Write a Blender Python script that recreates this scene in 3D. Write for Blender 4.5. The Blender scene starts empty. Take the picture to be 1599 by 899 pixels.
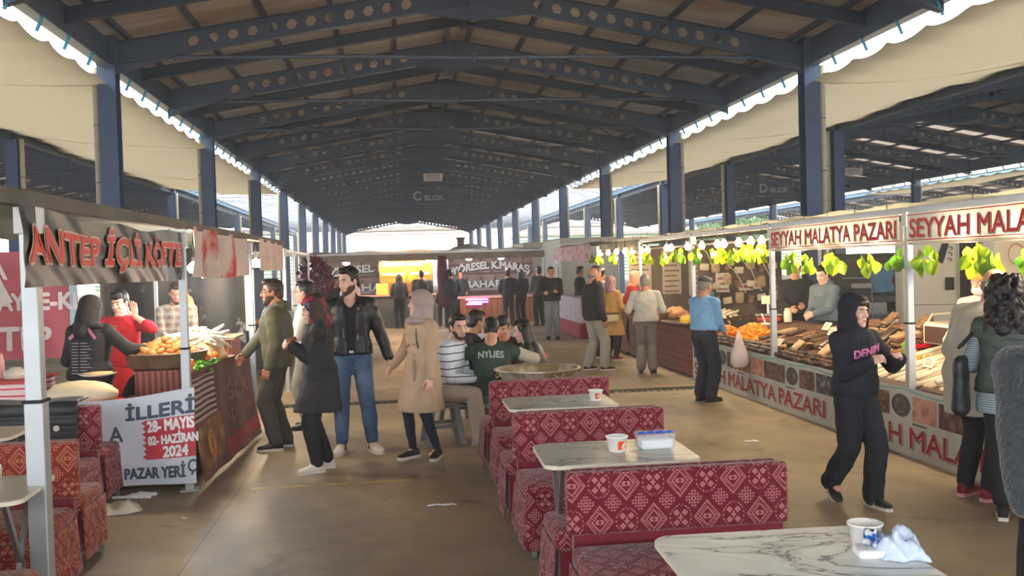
import bpy, bmesh, math, random
import numpy as np
from mathutils import Vector, Matrix, noise
PI = math.pi
R = math.radians
SC = bpy.context.scene
COL = SC.collection
rnd = random.Random(7)

# ------------------------------------------------------------------ camera
YAW, PITCH, ROLL, FPX = 0.12579774, 0.02376327, -0.02815305, 1456.165
cy_, sy_ = math.cos(YAW), math.sin(YAW)
cp_, sp_ = math.cos(PITCH), math.sin(PITCH)
F = Vector((sy_ * cp_, cy_ * cp_, -sp_))
Rt = Vector((cy_, -sy_, 0))
Up = Rt.cross(F)
R2 = Rt * math.cos(ROLL) + Up * math.sin(ROLL)
U2 = -Rt * math.sin(ROLL) + Up * math.cos(ROLL)
cd = bpy.data.cameras.new('camera')
cam = bpy.data.objects.new('camera', cd)
COL.objects.link(cam)
cam.matrix_world = Matrix(((R2.x, U2.x, -F.x, 0), (R2.y, U2.y, -F.y, 0), (R2.z, U2.z, -F.z, 1.75), (0, 0, 0, 1)))
cd.sensor_width = 36
cd.lens = FPX / 1599 * 36
cd.clip_end = 800
SC.camera = cam

# ------------------------------------------------------------------ sky, exposure
w = bpy.data.worlds.new('overcast_sky')
SC.world = w
w.use_nodes = True
bg = w.node_tree.nodes['Background']
bg.inputs['Color'].default_value = (0.90, 0.95, 1.0, 1)
bg.inputs['Strength'].default_value = 2.6
sd = bpy.data.lights.new('sun', 'SUN')
sun = bpy.data.objects.new('sun', sd)
COL.objects.link(sun)
sd.energy = 2.0
sd.angle = R(25)
sd.color = (1, .93, .82)
sun.rotation_euler = (R(12), R(-22), 0)
SC.view_settings.view_transform = 'Standard'
SC.view_settings.look = 'None'
SC.view_settings.gamma = 1
SC.view_settings.use_curve_mapping = False
SC.view_settings.exposure = 0.98
try:
    SC.cycles.max_bounces = 8
    SC.cycles.diffuse_bounces = 5
    SC.cycles.transmission_bounces = 4
    SC.cycles.transparent_max_bounces = 6
    SC.cycles.sample_clamp_indirect = 4
except Exception:
    pass

# ------------------------------------------------------------------ materials
def lin(c):
    return tuple(((x / 255) / 12.92 if x / 255 <= .04045 else ((x / 255 + .055) / 1.055) ** 2.4) for x in c) + (1,)

class N:
    """tiny expression wrapper round shader math nodes"""
    nt = None
    def __init__(s, sock): s.s = sock
    @staticmethod
    def op(o, *a):
        n = N.nt.nodes.new('ShaderNodeMath'); n.operation = o
        for i, x in enumerate(a):
            if isinstance(x, N): N.nt.links.new(x.s, n.inputs[i])
            else: n.inputs[i].default_value = x
        return N(n.outputs[0])
    def __add__(s, o): return N.op('ADD', s, o)
    def __radd__(s, o): return N.op('ADD', s, o)
    def __sub__(s, o): return N.op('SUBTRACT', s, o)
    def __rsub__(s, o): return N.op('SUBTRACT', o, s)
    def __mul__(s, o): return N.op('MULTIPLY', s, o)
    def __rmul__(s, o): return N.op('MULTIPLY', s, o)
    def __truediv__(s, o): return N.op('DIVIDE', s, o)
    def __lt__(s, o): return N.op('LESS_THAN', s, o)
    def __gt__(s, o): return N.op('GREATER_THAN', s, o)
    def abs(s): return N.op('ABSOLUTE', s)
    def frac(s): return N.op('FRACT', s)
    def max(s, o): return N.op('MAXIMUM', s, o)
    def min(s, o): return N.op('MINIMUM', s, o)
    def sin(s): return N.op('SINE', s)
    def sqrt(s): return N.op('SQRT', s)
    def cell(s, p, off=0.0): return ((s + (off + p / 2)) / p).frac() * p - p / 2

MATS = {}
def newmat(name):
    m = bpy.data.materials.new(name); m.use_nodes = True
    nt = m.node_tree
    return m, nt, nt.nodes['Principled BSDF']

def mat(name, c, rough=.7, metal=0, var=.12, vs=6, bump=0, bs=20, c2=None, cs=4, cthr=None, spec=.4, trans=0, coords='Object', stretch=None, emit=0, alpha=1, sheen=0):
    """principled surface: base colour with slow noise variation, optional second patchy colour and bump"""
    if name in MATS: return MATS[name]
    m, nt, b = newmat(name)
    MATS[name] = m
    L = nt.links.new
    tc = nt.nodes.new('ShaderNodeTexCoord'); src = tc.outputs[coords]
    if stretch:
        mp = nt.nodes.new('ShaderNodeMapping'); mp.inputs['Scale'].default_value = stretch
        L(src, mp.inputs[0]); src = mp.outputs[0]
    b.inputs['Roughness'].default_value = rough
    b.inputs['Metallic'].default_value = metal
    b.inputs['Specular IOR Level'].default_value = spec
    if sheen: b.inputs['Sheen Weight'].default_value = sheen
    col = lin(c)
    if var or c2:
        nz = nt.nodes.new('ShaderNodeTexNoise'); nz.inputs['Scale'].default_value = vs; nz.inputs['Detail'].default_value = 4
        L(src, nz.inputs[0])
        mr = nt.nodes.new('ShaderNodeMapRange'); mr.inputs[1].default_value = .3; mr.inputs[2].default_value = .7
        mr.inputs[3].default_value = 1 - var; mr.inputs[4].default_value = 1 + var
        L(nz.outputs[0], mr.inputs[0])
        mul = nt.nodes.new('ShaderNodeMix'); mul.data_type = 'RGBA'; mul.blend_type = 'MULTIPLY'; mul.inputs[0].default_value = 1
        mul.inputs[6].default_value = col
        cc = nt.nodes.new('ShaderNodeCombineColor')
        for i in range(3): L(mr.outputs[0], cc.inputs[i])
        L(cc.outputs[0], mul.inputs[7])
        if c2:
            n2 = nt.nodes.new('ShaderNodeTexNoise'); n2.inputs['Scale'].default_value = cs; n2.inputs['Detail'].default_value = 5
            L(src, n2.inputs[0])
            cr = nt.nodes.new('ShaderNodeMapRange'); a = cthr or .5
            cr.inputs[1].default_value = a - .06; cr.inputs[2].default_value = a + .06
            L(n2.outputs[0], cr.inputs[0])
            mx = nt.nodes.new('ShaderNodeMix'); mx.data_type = 'RGBA'
            mx.inputs[6].default_value = col; mx.inputs[7].default_value = lin(c2)
            L(cr.outputs[0], mx.inputs[0]); L(mx.outputs[2], mul.inputs[6])
        L(mul.outputs[2], b.inputs['Base Color'])
    else:
        b.inputs['Base Color'].default_value = col
    if bump:
        nb = nt.nodes.new('ShaderNodeTexNoise'); nb.inputs['Scale'].default_value = bs; nb.inputs['Detail'].default_value = 3
        L(src, nb.inputs[0])
        bp = nt.nodes.new('ShaderNodeBump'); bp.inputs['Strength'].default_value = bump; bp.inputs['Distance'].default_value = .02
        L(nb.outputs[0], bp.inputs['Height']); L(bp.outputs[0], b.inputs['Normal'])
    if emit:
        b.inputs['Emission Color'].default_value = col
        b.inputs['Emission Strength'].default_value = emit
    if alpha < 1: b.inputs['Alpha'].default_value = alpha
    if trans:
        out = nt.nodes['Material Output']
        tr = nt.nodes.new('ShaderNodeBsdfTranslucent'); tr.inputs[0].default_value = col
        ms = nt.nodes.new('ShaderNodeMixShader'); ms.inputs[0].default_value = trans
        L(b.outputs[0], ms.inputs[1]); L(tr.outputs[0], ms.inputs[2]); L(ms.outputs[0], out.inputs[0])
    return m

def uvnode(nt):
    u = nt.nodes.new('ShaderNodeUVMap'); u.uv_map = 'UVMap'
    s = nt.nodes.new('ShaderNodeSeparateXYZ'); nt.links.new(u.outputs[0], s.inputs[0])
    return N(s.outputs[0]), N(s.outputs[1])

def mixcol(nt, fac, a, b):
    mx = nt.nodes.new('ShaderNodeMix'); mx.data_type = 'RGBA'
    if isinstance(fac, N): nt.links.new(fac.s, mx.inputs[0])
    for i, c in ((6, a), (7, b)):
        if isinstance(c, tuple): mx.inputs[i].default_value = lin(c)
        else: nt.links.new(c, mx.inputs[i])
    return mx.outputs[2]

def noise_n(nt, src, scale, detail=4, dist=0):
    nz = nt.nodes.new('ShaderNodeTexNoise'); nz.inputs['Scale'].default_value = scale
    nz.inputs['Detail'].default_value = detail; nz.inputs['Distortion'].default_value = dist
    nt.links.new(src, nz.inputs[0]); return N(nz.outputs[0])

def kilim(name, dark, light):
    """woven lozenge and star pattern, in metres of cloth"""
    m, nt, b = newmat(name); N.nt = nt
    u, v = uvnode(nt)
    P, V = .262, .354
    mask = None
    for ou, ov in ((0, 0), (P / 2, V / 2)):
        a, c = u.cell(P, ou), v.cell(V, ov)
        d = a.abs() / .066 + c.abs() / .080
        saw = (((a + c) * 58).frac() - .5).abs()
        k = ((d - .96).abs() < .045).max(((d - .80).abs() < .09) * (saw > .30)).max((d - .56).abs() < .055).max(((d - .25).abs() < .12) * (((c.abs() - .006).abs()) < .005))
        a2, c2 = u.cell(P, ou + P / 2), v.cell(V, ov)
        r = (a2 * a2 + c2 * c2 * .75).sqrt()
        lob = (a2 * a2.abs() * 0 + (a2.abs() - .020).abs() + (c2.abs() - .024).abs())
        k2 = ((lob - .012).abs() < .0042).max((lob < .006)).max((a2.abs() < .004) * (c2.abs() < .016)).max((a2.abs() < .012) * (c2.abs() < .004))
        k2 = k2.max(((r - .052).abs() < .004) * (((a2 - c2) * 46).frac() > .4) * (((a2 + c2) * 46).frac() > .4))
        k = k.max(k2)
        mask = k if mask is None else mask.max(k)
    a, c = u.cell(P / 2, P / 4), v.cell(V / 2, V / 4)
    d = a.abs() + c.abs() * .92
    rows = (((c * 72).frac() - .5).abs() < .30) * (((a * 72).frac() - .5).abs() < .34)
    mask = mask.max((d < .046) * (d > .017) * rows).max((d - .011).abs() < .0035)
    tc = nt.nodes.new('ShaderNodeTexCoord')
    wob = noise_n(nt, tc.outputs['Object'], 90, 2)
    mask = mask * (wob * .5 + .62).min(.9)
    col = mixcol(nt, mask, dark, light)
    nt.links.new(col, b.inputs['Base Color'])
    b.inputs['Roughness'].default_value = .85; b.inputs['Sheen Weight'].default_value = .15
    b.inputs['Specular IOR Level'].default_value = .2
    bp = nt.nodes.new('ShaderNodeBump'); bp.inputs['Strength'].default_value = .25; bp.inputs['Distance'].default_value = .01
    nt.links.new((mask + noise_n(nt, tc.outputs['Object'], 14, 3) * 2).s, bp.inputs['Height']); nt.links.new(bp.outputs[0], b.inputs['Normal'])
    MATS[name] = m
    return m

def marble(name, base, vein):
    m, nt, b = newmat(name); N.nt = nt
    tc = nt.nodes.new('ShaderNodeTexCoord')
    mp = nt.nodes.new('ShaderNodeMapping'); mp.inputs['Rotation'].default_value = (0, 0, .5); mp.inputs['Scale'].default_value = (1, 2.2, 1)
    nt.links.new(tc.outputs['Object'], mp.inputs[0])
    a = noise_n(nt, mp.outputs[0], 1.5, 6, 1.0); c = noise_n(nt, mp.outputs[0], 1.1, 5, 1.6); e = noise_n(nt, mp.outputs[0], 4, 4, .5)
    v1 = ((a - .5).abs() < .0065 * 1.0).max(((c - .56).abs() < .004))
    soft = (1 - ((c - .5).abs() * 9).min(1)) * .22 + (1 - ((a - .5).abs() * 16).min(1)) * .3
    k = v1.max(soft * (e + .35)) * .9
    nt.links.new(mixcol(nt, k, base, vein), b.inputs['Base Color'])
    b.inputs['Roughness'].default_value = .3
    MATS[name] = m; return m

def stripes(name, a, b2, period, duty=.5, axis='v', rough=.85):
    m, nt, b = newmat(name); N.nt = nt
    tc = nt.nodes.new('ShaderNodeTexCoord'); s = nt.nodes.new('ShaderNodeSeparateXYZ'); nt.links.new(tc.outputs['Object'], s.inputs[0])
    x = N(s.outputs['XYZ'.index(axis.upper())]) if axis in 'xyz' else uvnode(nt)['uv'.index(axis)]
    wob = noise_n(nt, tc.outputs['Object'], 7, 2)
    k = ((x + wob * period * .25) / period).frac() < duty
    nt.links.new(mixcol(nt, k, a, b2), b.inputs['Base Color']); b.inputs['Roughness'].default_value = rough
    MATS[name] = m; return m

def plaid(name, a, b2, c3, p):
    m, nt, b = newmat(name); N.nt = nt
    tc = nt.nodes.new('ShaderNodeTexCoord'); s = nt.nodes.new('ShaderNodeSeparateXYZ'); nt.links.new(tc.outputs['Object'], s.inputs[0])
    x, z = N(s.outputs[0]) + N(s.outputs[1]), N(s.outputs[2])
    k = ((x / p).frac() < .3) * .5 + ((z / p).frac() < .3) * .5
    c = mixcol(nt, k, a, b2)
    k2 = (((x / p).frac() - .65).abs() < .04).max(((z / p).frac() - .65).abs() < .04)
    nt.links.new(mixcol(nt, k2, c, c3), b.inputs['Base Color']); b.inputs['Roughness'].default_value = .9
    MATS[name] = m; return m

def foodmat(name, c1, c2, c3, scale):
    """printed food picture: voronoi pieces of three colours"""
    m, nt, b = newmat(name); N.nt = nt
    tc = nt.nodes.new('ShaderNodeTexCoord')
    vo = nt.nodes.new('ShaderNodeTexVoronoi'); vo.inputs['Scale'].default_value = scale; nt.links.new(tc.outputs['Object'], vo.inputs[0])
    sp = nt.nodes.new('ShaderNodeSeparateColor'); nt.links.new(vo.outputs['Color'], sp.inputs[0])
    c = mixcol(nt, N(sp.outputs[0]) > .5, c1, c2)
    dd = N(vo.outputs['Distance'])
    nt.links.new(mixcol(nt, (dd * 1.3).min(.9), c, c3), b.inputs['Base Color']); b.inputs['Roughness'].default_value = .5
    MATS[name] = m; return m

# ------------------------------------------------------------------ mesh helpers
class MB:
    def __init__(s): s.v = []; s.f = []
    def add(s, vs, fs):
        o = len(s.v); s.v += [tuple(p) for p in vs]; s.f += [tuple(i + o for i in f) for f in fs]; return s
    def box(s, x0, x1, y0, y1, z0, z1):
        v = [(x, y, z) for x in (x0, x1) for y in (y0, y1) for z in (z0, z1)]
        return s.add(v, [(0, 1, 3, 2), (4, 6, 7, 5), (0, 4, 5, 1), (2, 3, 7, 6), (0, 2, 6, 4), (1, 5, 7, 3)])
    def bar(s, p0, p1, w, h=None, up=(0, 0, 1)):
        h = h or w; p0, p1 = Vector(p0), Vector(p1); d = (p1 - p0).normalized()
        u = Vector(up)
        if abs(d.dot(u)) > .98: u = Vector((0, 1, 0))
        a = d.cross(u).normalized(); b = a.cross(d)
        v = [p + a * sx * w / 2 + b * sy * h / 2 for p in (p0, p1) for sx, sy in ((-1, -1), (1, -1), (1, 1), (-1, 1))]
        return s.add(v, [(0, 3, 2, 1), (4, 5, 6, 7), (0, 1, 5, 4), (1, 2, 6, 5), (2, 3, 7, 6), (3, 0, 4, 7)])
    def tube(s, pts, r, n=8, caps=True):
        """pts list, r number or list"""
        pts = [Vector(p) for p in pts]; rs = r if isinstance(r, (list, tuple)) else [r] * len(pts)
        vs = []; a = None
        for i, p in enumerate(pts):
            d = (pts[min(i + 1, len(pts) - 1)] - pts[max(i - 1, 0)]).normalized()
            if a is None: a = d.orthogonal().normalized()
            a = (a - d * a.dot(d)).normalized(); b = d.cross(a)
            vs += [p + (a * math.cos(t) + b * math.sin(t)) * rs[i] for t in [2 * PI * k / n for k in range(n)]]
        fs = [(i * n + k, i * n + (k + 1) % n, (i + 1) * n + (k + 1) % n, (i + 1) * n + k) for i in range(len(pts) - 1) for k in range(n)]
        if caps: fs += [tuple(range(n))[::-1], tuple((len(pts) - 1) * n + k for k in range(n))]
        return s.add(vs, fs)
    def lathe(s, prof, n=20, c=(0, 0, 0), sx=1, sy=1):
        """prof: list of (r,z)"""
        vs = [(c[0] + r * sx * math.cos(2 * PI * k / n), c[1] + r * sy * math.sin(2 * PI * k / n), c[2] + z) for r, z in prof for k in range(n)]
        fs = [(i * n + k, i * n + (k + 1) % n, (i + 1) * n + (k + 1) % n, (i + 1) * n + k) for i in range(len(prof) - 1) for k in range(n)]
        fs += [tuple(range(n))[::-1], tuple((len(prof) - 1) * n + k for k in range(n))]
        return s.add(vs, fs)
    def ell(s, c, r, n=12, rot=None):
        """ellipsoid"""
        m = n // 2 + 1; vs = []
        M = rot or Matrix.Identity(3)
        for i in range(1, m):
            t = PI * i / m
            for k in range(n):
                q = Vector((r[0] * math.sin(t) * math.cos(2 * PI * k / n), r[1] * math.sin(t) * math.sin(2 * PI * k / n), r[2] * math.cos(t)))
                vs.append(Vector(c) + M @ q)
        vs += [Vector(c) + M @ Vector((0, 0, r[2])), Vector(c) - M @ Vector((0, 0, r[2]))]
        k0 = (m - 1) * n
        fs = [(i * n + k, (i + 1) * n + k, (i + 1) * n + (k + 1) % n, i * n + (k + 1) % n) for i in range(m - 2) for k in range(n)]
        fs += [(k0, k, (k + 1) % n) for k in range(n)] + [(k0 + 1, (m - 2) * n + (k + 1) % n, (m - 2) * n + k) for k in range(n)]
        return s.add(vs, fs)
    def cap(s, p0, p1, r0, r1, n=12):
        """capsule with tapering radius; r may be (side, depth) for an elliptical section"""
        p0, p1 = Vector(p0), Vector(p1); d = p1 - p0; L = d.length or 1e-6; d /= L
        u = Vector((1, 0, 0)) - d * d.x
        if u.length < .2: u = Vector((0, 1, 0)) - d * d.y
        u.normalize(); b = d.cross(u)
        ra = r0 if isinstance(r0, tuple) else (r0, r0); rb = r1 if isinstance(r1, tuple) else (r1, r1)
        rings = [(-.86, .5), (-.5, .86), (0, 1)]; vs = []
        for o, k in rings: vs.append((p0 + d * o * min(ra), ra[0] * k, ra[1] * k))
        for o, k in rings[::-1]: vs.append((p1 - d * o * min(rb), rb[0] * k, rb[1] * k))
        V = [c + u * x * math.cos(2 * PI * k / n) + b * y * math.sin(2 * PI * k / n) for c, x, y in vs for k in range(n)]
        m = len(vs)
        fs = [(i * n + k, i * n + (k + 1) % n, (i + 1) * n + (k + 1) % n, (i + 1) * n + k) for i in range(m - 1) for k in range(n)]
        fs += [tuple(range(n))[::-1], tuple((m - 1) * n + k for k in range(n))]
        return s.add(V, fs)
    def loft(s, st, n=20, p=2.0, caps=True):
        """stations (centre, side vector, front vector): superelliptic rings"""
        V = []
        for c, a, b in st:
            c, a, b = Vector(c), Vector(a), Vector(b)
            for k in range(n):
                t = 2 * PI * k / n; co, si = math.cos(t), math.sin(t)
                V.append(c + a * math.copysign(abs(co) ** (2 / p), co) + b * math.copysign(abs(si) ** (2 / p), si))
        m = len(st)
        fs = [(i * n + k, i * n + (k + 1) % n, (i + 1) * n + (k + 1) % n, (i + 1) * n + k) for i in range(m - 1) for k in range(n)]
        if caps: fs += [tuple(range(n))[::-1], tuple((m - 1) * n + k for k in range(n))]
        return s.add(V, fs)
    def prism(s, poly, axis, a0, a1):
        """poly of 2-D points extruded along axis 0/1/2"""
        n = len(poly)
        def mk(p, a):
            q = list(p); q.insert(axis, a); return q
        s.add([mk(p, a0) for p in poly] + [mk(p, a1) for p in poly], [tuple(range(n))[::-1], tuple(range(n, 2 * n))] + [(k, (k + 1) % n, n + (k + 1) % n, n + k) for k in range(n)])
        return s
    def sheet(s, fn, nu, nv, thick=0, nrm=None):
        vs = [fn(i / nu, j / nv) for i in range(nu + 1) for j in range(nv + 1)]
        fs = [(i * (nv + 1) + j, (i + 1) * (nv + 1) + j, (i + 1) * (nv + 1) + j + 1, i * (nv + 1) + j + 1) for i in range(nu) for j in range(nv)]
        return s.add(vs, fs)
    def xf(s, M): s.v = [tuple(M @ Vector(p)) for p in s.v]; return s
    def mesh(s, name, fixn=True):
        me = bpy.data.meshes.new(name); me.from_pydata(s.v, [], s.f)
        if fixn:
            bm = bmesh.new(); bm.from_mesh(me); bmesh.ops.recalc_face_normals(bm, faces=bm.faces); bm.to_mesh(me); bm.free()
        return me
    def build(s, name, m, parent=None, smooth=False, bevel=0, uv=False, solid=0, loc=None, rz=0, segs=2, seg_angle=35):
        me = s.mesh(name); me.materials.append(m)
        o = link(name, me, parent)
        if solid:
            md = o.modifiers.new('s', 'SOLIDIFY'); md.thickness = solid; md.offset = 0
        if bevel:
            md = o.modifiers.new('b', 'BEVEL'); md.width = bevel; md.segments = segs; md.limit_method = 'ANGLE'; md.angle_limit = R(seg_angle)
        if smooth:
            shade(me, True)
        if uv: boxuv(me)
        if loc: o.location = loc
        if rz: o.rotation_euler.z = rz
        return o

def shade(me, on):
    me.polygons.foreach_set('use_smooth', [on] * len(me.polygons))

def link(name, me, parent=None):
    o = bpy.data.objects.new(name, me); COL.objects.link(o)
    if parent: o.parent = parent
    return o

def boxuv(me):
    uv = me.uv_layers.new(name='UVMap')
    for p in me.polygons:
        n = p.normal; ax = max(range(3), key=lambda i: abs(n[i]))
        for li in p.loop_indices:
            c = me.vertices[me.loops[li].vertex_index].co
            uv.data[li].uv = (c.y, c.z) if ax == 0 else (c.x, c.z) if ax == 1 else (c.x, c.y)

def tag(o, label=None, cat=None, group=None, kind=None):
    if label: o['label'] = label
    if cat: o['category'] = cat
    if group: o['group'] = group
    if kind: o['kind'] = kind
    return o

def thing(name, label, cat, loc=(0, 0, 0), rz=0, group=None):
    o = bpy.data.objects.new(name, None); COL.objects.link(o); o.location = loc; o.rotation_euler = (0, 0, rz)
    o.empty_display_size = .1
    return tag(o, label, cat, group)

def kids(o): return [c for c in bpy.data.objects if c.parent == o]
_KID = {}
def dup(o, parent=None, **kw):
    c = o.copy(); COL.objects.link(c)
    if parent: c.parent = parent
    for ch in _KID.setdefault(o.name, kids(o)): dup(ch, c)
    for k, v in kw.items():
        if k == 'loc': c.location = v
        elif k == 'rz': c.rotation_euler.z = v
        elif k == 'rot': c.rotation_euler = v
        elif k == 'scale': c.scale = v
        elif k in ('label', 'group', 'category'): c[k] = v
    return c

def struct(o): o['kind'] = 'structure'; return o

def text_mb(body, size=1, bold=0.0, sx=1.0, align='LEFT', spacing=1.0, sub=0):
    """flat lettering as mesh data in x,y"""
    cu = bpy.data.curves.new('lettering', 'FONT'); cu.body = body; cu.size = size; cu.offset = bold
    cu.align_x = align; cu.space_character = spacing; cu.resolution_u = 3
    o = bpy.data.objects.new('lettering', cu); COL.objects.link(o)
    dg = bpy.context.evaluated_depsgraph_get()
    me = bpy.data.meshes.new_from_object(o.evaluated_get(dg))
    bm = bmesh.new(); bm.from_mesh(me)
    if sub:
        bmesh.ops.triangulate(bm, faces=bm.faces)
        for _ in range(3):
            es = [e for e in bm.edges if e.calc_length() > sub]
            if not es: break
            bmesh.ops.subdivide_edges(bm, edges=es, cuts=1)
            bmesh.ops.triangulate(bm, faces=bm.faces)
    mb = MB(); bm.verts.ensure_lookup_table()
    mb.add([(v.co.x * sx, v.co.y, 0) for v in bm.verts], [tuple(v.index for v in f.verts) for f in bm.faces])
    bm.free(); bpy.data.objects.remove(o); bpy.data.curves.remove(cu); bpy.data.meshes.remove(me)
    return mb

def fit_text(body, width, height, bold, align='LEFT', spacing=1.0, sub=0, box=None):
    """lettering scaled to width x height with origin at its lower-left corner; box reuses the extents of another lettering"""
    t = text_mb(body, 1, bold, 1, align, spacing, sub)
    if box is None:
        xs = [p[0] for p in t.v]; ys = [p[1] for p in t.v]; box = (min(xs), max(xs), min(ys), max(ys))
    x0, x1, y0, y1 = box
    kx, ky = width / (x1 - x0), height / (y1 - y0)
    t.v = [((p[0] - x0) * kx, (p[1] - y0) * ky, 0) for p in t.v]
    return t, box

def place_uv(t, fn, eps=0):
    """map (u,v) lettering onto a surface fn(u,v,eps)"""
    t.v = [tuple(fn(p[0], p[1], eps)) for p in t.v]; return t
# ------------------------------------------------------------------ the hall
XL, XR, Y1, S = -4.814, 7.986, 17.058, 8.742
XLL, XRR = -9.726, 12.896
XM = (XL + XR) / 2
EAVE, SLOPE = 5.40, .176
BLUE = mat('blue_steel', (62, 78, 108), .5, .1, var=.08, vs=3)
DARK = mat('dark_blue_steel', (72, 82, 100), .5, .1, var=.08, vs=2)
PIPE = mat('beige_drainpipe', (168, 160, 140), .55, var=.06)
LSTEEL = mat('light_blue_steel', (110, 150, 178), .5, .2, var=.08)
ROOF = mat('ribbed_roof_sheet', (188, 180, 172), .7, var=.2, vs=.8, stretch=(.35, 1.8, 1), c2=(168, 148, 126), cs=.7, cthr=.55, trans=.045)  # slight translucency added to lift the dark underside of the roof
_nt = ROOF.node_tree; N.nt = _nt
_ms = [n for n in _nt.nodes if n.type == 'MIX_SHADER'][0]
_g = _nt.nodes.new('ShaderNodeNewGeometry'); _s = _nt.nodes.new('ShaderNodeSeparateXYZ'); _nt.links.new(_g.outputs['Position'], _s.inputs[0])
_y = N(_s.outputs[1])
_f = ((_y - 17.058) / 4.371).frac()
_glint_band = (_f > .83) * (_f < .965) * (_y > 31.0)  # added translucent bands before far rafters imitate bright streaks of light, not real skylights
_nt.links.new((_glint_band * .7 + .06).s, _ms.inputs[0])
TARP = mat('beige_tarpaulin', (206, 190, 156), .85, var=.05, vs=.6, trans=.145, stretch=(1, .3, 1), bump=.15, bs=3)
CONC = None

def concrete():
    m, nt, b = newmat('worn_concrete'); N.nt = nt; L = nt.links.new
    tc = nt.nodes.new('ShaderNodeTexCoord'); o = tc.outputs['Object']
    a = noise_n(nt, o, .45, 6, .4); c = noise_n(nt, o, 3, 6, .6); d = noise_n(nt, o, 40, 3)
    k = a * .75 + c * .25
    col = mixcol(nt, ((k - .36) * 3.4).max(0).min(1), (112, 100, 84), (164, 144, 116))
    st = noise_n(nt, o, 1.7, 5, 1.0)
    col = mixcol(nt, ((st - .62) * 7).max(0).min(.6), col, (88, 78, 66))
    sp = noise_n(nt, o, 9, 3, 0)
    col = mixcol(nt, ((sp - .70) * 10).max(0).min(.35), col, (175, 160, 138))
    s = nt.nodes.new('ShaderNodeSeparateXYZ'); L(o, s.inputs[0])
    x, y = N(s.outputs[0]), N(s.outputs[1])
    joint = (x.cell(2.9, 2.05 - .75).abs() < .006).max((y.cell(5.9, 1.9).abs() < .007))
    col = mixcol(nt, joint * .55, col, (60, 54, 48))
    yel = ((y - 4.55 - x * .02).abs() < .035) * (x > 1.9) + ((y - 7.75).abs() < .03) * (x > -1.2) * (x < .1)
    fade = (noise_n(nt, o, 5, 4) - .34) * 5
    col = mixcol(nt, (yel * fade).max(0).min(.8), col, (186, 152, 62))
    L(col, b.inputs['Base Color'])
    L((.62 - (a - .4) * .5).max(.38).s, b.inputs['Roughness'])
    bp = nt.nodes.new('ShaderNodeBump'); bp.inputs['Strength'].default_value = .12; bp.inputs['Distance'].default_value = .01
    L((d + c).s, bp.inputs['Height']); L(bp.outputs[0], b.inputs['Normal'])
    return m
CONC = concrete()
struct(MB().box(-60, 70, -25, 12.25, -.2, 0).build('floor', CONC))
struct(MB().box(-60, 70, 12.43, 180, -.2, 0).build('floor', CONC))
struct(MB().box(-60, 70, 12.25, 12.43, -.2, -.012).build('floor', mat('drain_channel', (60, 56, 50), .8)))
gr = MB()
for i in range(130):
    gr.box(-6 + i * .09, -6 + i * .09 + .055, 12.26, 12.42, -.012, 0)
struct(gr.build('trim_1', mat('drain_grating', (84, 80, 72), .5, .6)))
struct(MB().box(-6, 5.8, 12.43, 12.47, -.02, .022).build('trim_2', mat('kerb_edge', (120, 110, 94), .8)))

def hole_web(x0, n, pitch, hr, depth, solid0, solid1, th=.014):
    """web plate along +x from x=0: solid, n hexagonal holes, solid; z 0..depth"""
    mb = MB(); h2 = depth / 2
    tot = solid0 + n * pitch + solid1
    mb.box(0, solid0, -th / 2, th / 2, 0, depth)
    mb.box(solid0 + n * pitch, tot, -th / 2, th / 2, 0, depth)
    hx = [(hr * math.cos(PI / 3 * k), hr * math.sin(PI / 3 * k)) for k in range(6)]
    for i in range(n):
        a = solid0 + i * pitch; b = a + pitch; c = (a + b) / 2
        P = [(c + x, h2 + z) for x, z in hx]
        up = [(a, h2), P[3], P[2], P[1], P[0], (b, h2), (b, depth), (a, depth)]
        lo = [(a, h2), (a, 0), (b, 0), (b, h2), P[0], P[5], P[4], P[3]]
        for y in (-th / 2, th / 2):
            for poly in (up, lo): mb.add([(x, y, z) for x, z in poly], [tuple(range(8))])
        mb.add([(x, y, z) for y in (-th / 2, th / 2) for x, z in P], [(k, (k + 1) % 6, 6 + (k + 1) % 6, 6 + k) for k in range(6)])
    mb.box(0, tot, -.07, .07, -.015, 0); mb.box(0, tot, -.07, .07, depth, depth + .015)
    return mb, tot

HALF = XM - XL
def shear(mb, sgn, x0, z0):
    mb.v = [(x0 + sgn * x, y, z0 + z + SLOPE * x) for x, y, z in mb.v]; return mb

def rafter_pair():
    parts = []
    for sgn, x0 in ((1, -HALF), (-1, HALF)):
        mb, tot = hole_web(0, 13, .34, .098, .37, 1.28, HALF - 1.28 - 13 * .34)
        shear(mb, sgn, x0, .02)
        k = MB().add([(0, -.01, -.15), (0, .01, -.15), (0, -.01, .05), (0, .01, .05), (1.15, -.01, .02), (1.15, .01, .02)], [(0, 2, 4), (1, 5, 3), (0, 4, 5, 1)])
        k.box(0, .02, -.07, .07, -.15, .05)
        k.add([(0, -.07, -.16), (0, .07, -.16), (1.2, .07, -.0), (1.2, -.07, -.0), (0, -.07, -.14), (0, .07, -.14), (1.2, .07, .02), (1.2, -.07, .02)], [(0, 1, 2, 3), (7, 6, 5, 4), (0, 3, 7, 4), (1, 5, 6, 2)])
        shear(k, sgn, x0, .0)
        parts.append((mb, k))
    return parts

def plain_half(sgn):
    mb = MB(); x0 = -sgn * HALF
    mb.box(0, HALF, -.006, .006, 0, .2); mb.box(0, HALF, -.06, .06, -.012, 0); mb.box(0, HALF, -.06, .06, .2, .212)
    return shear(mb, sgn, x0, .2)

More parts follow.
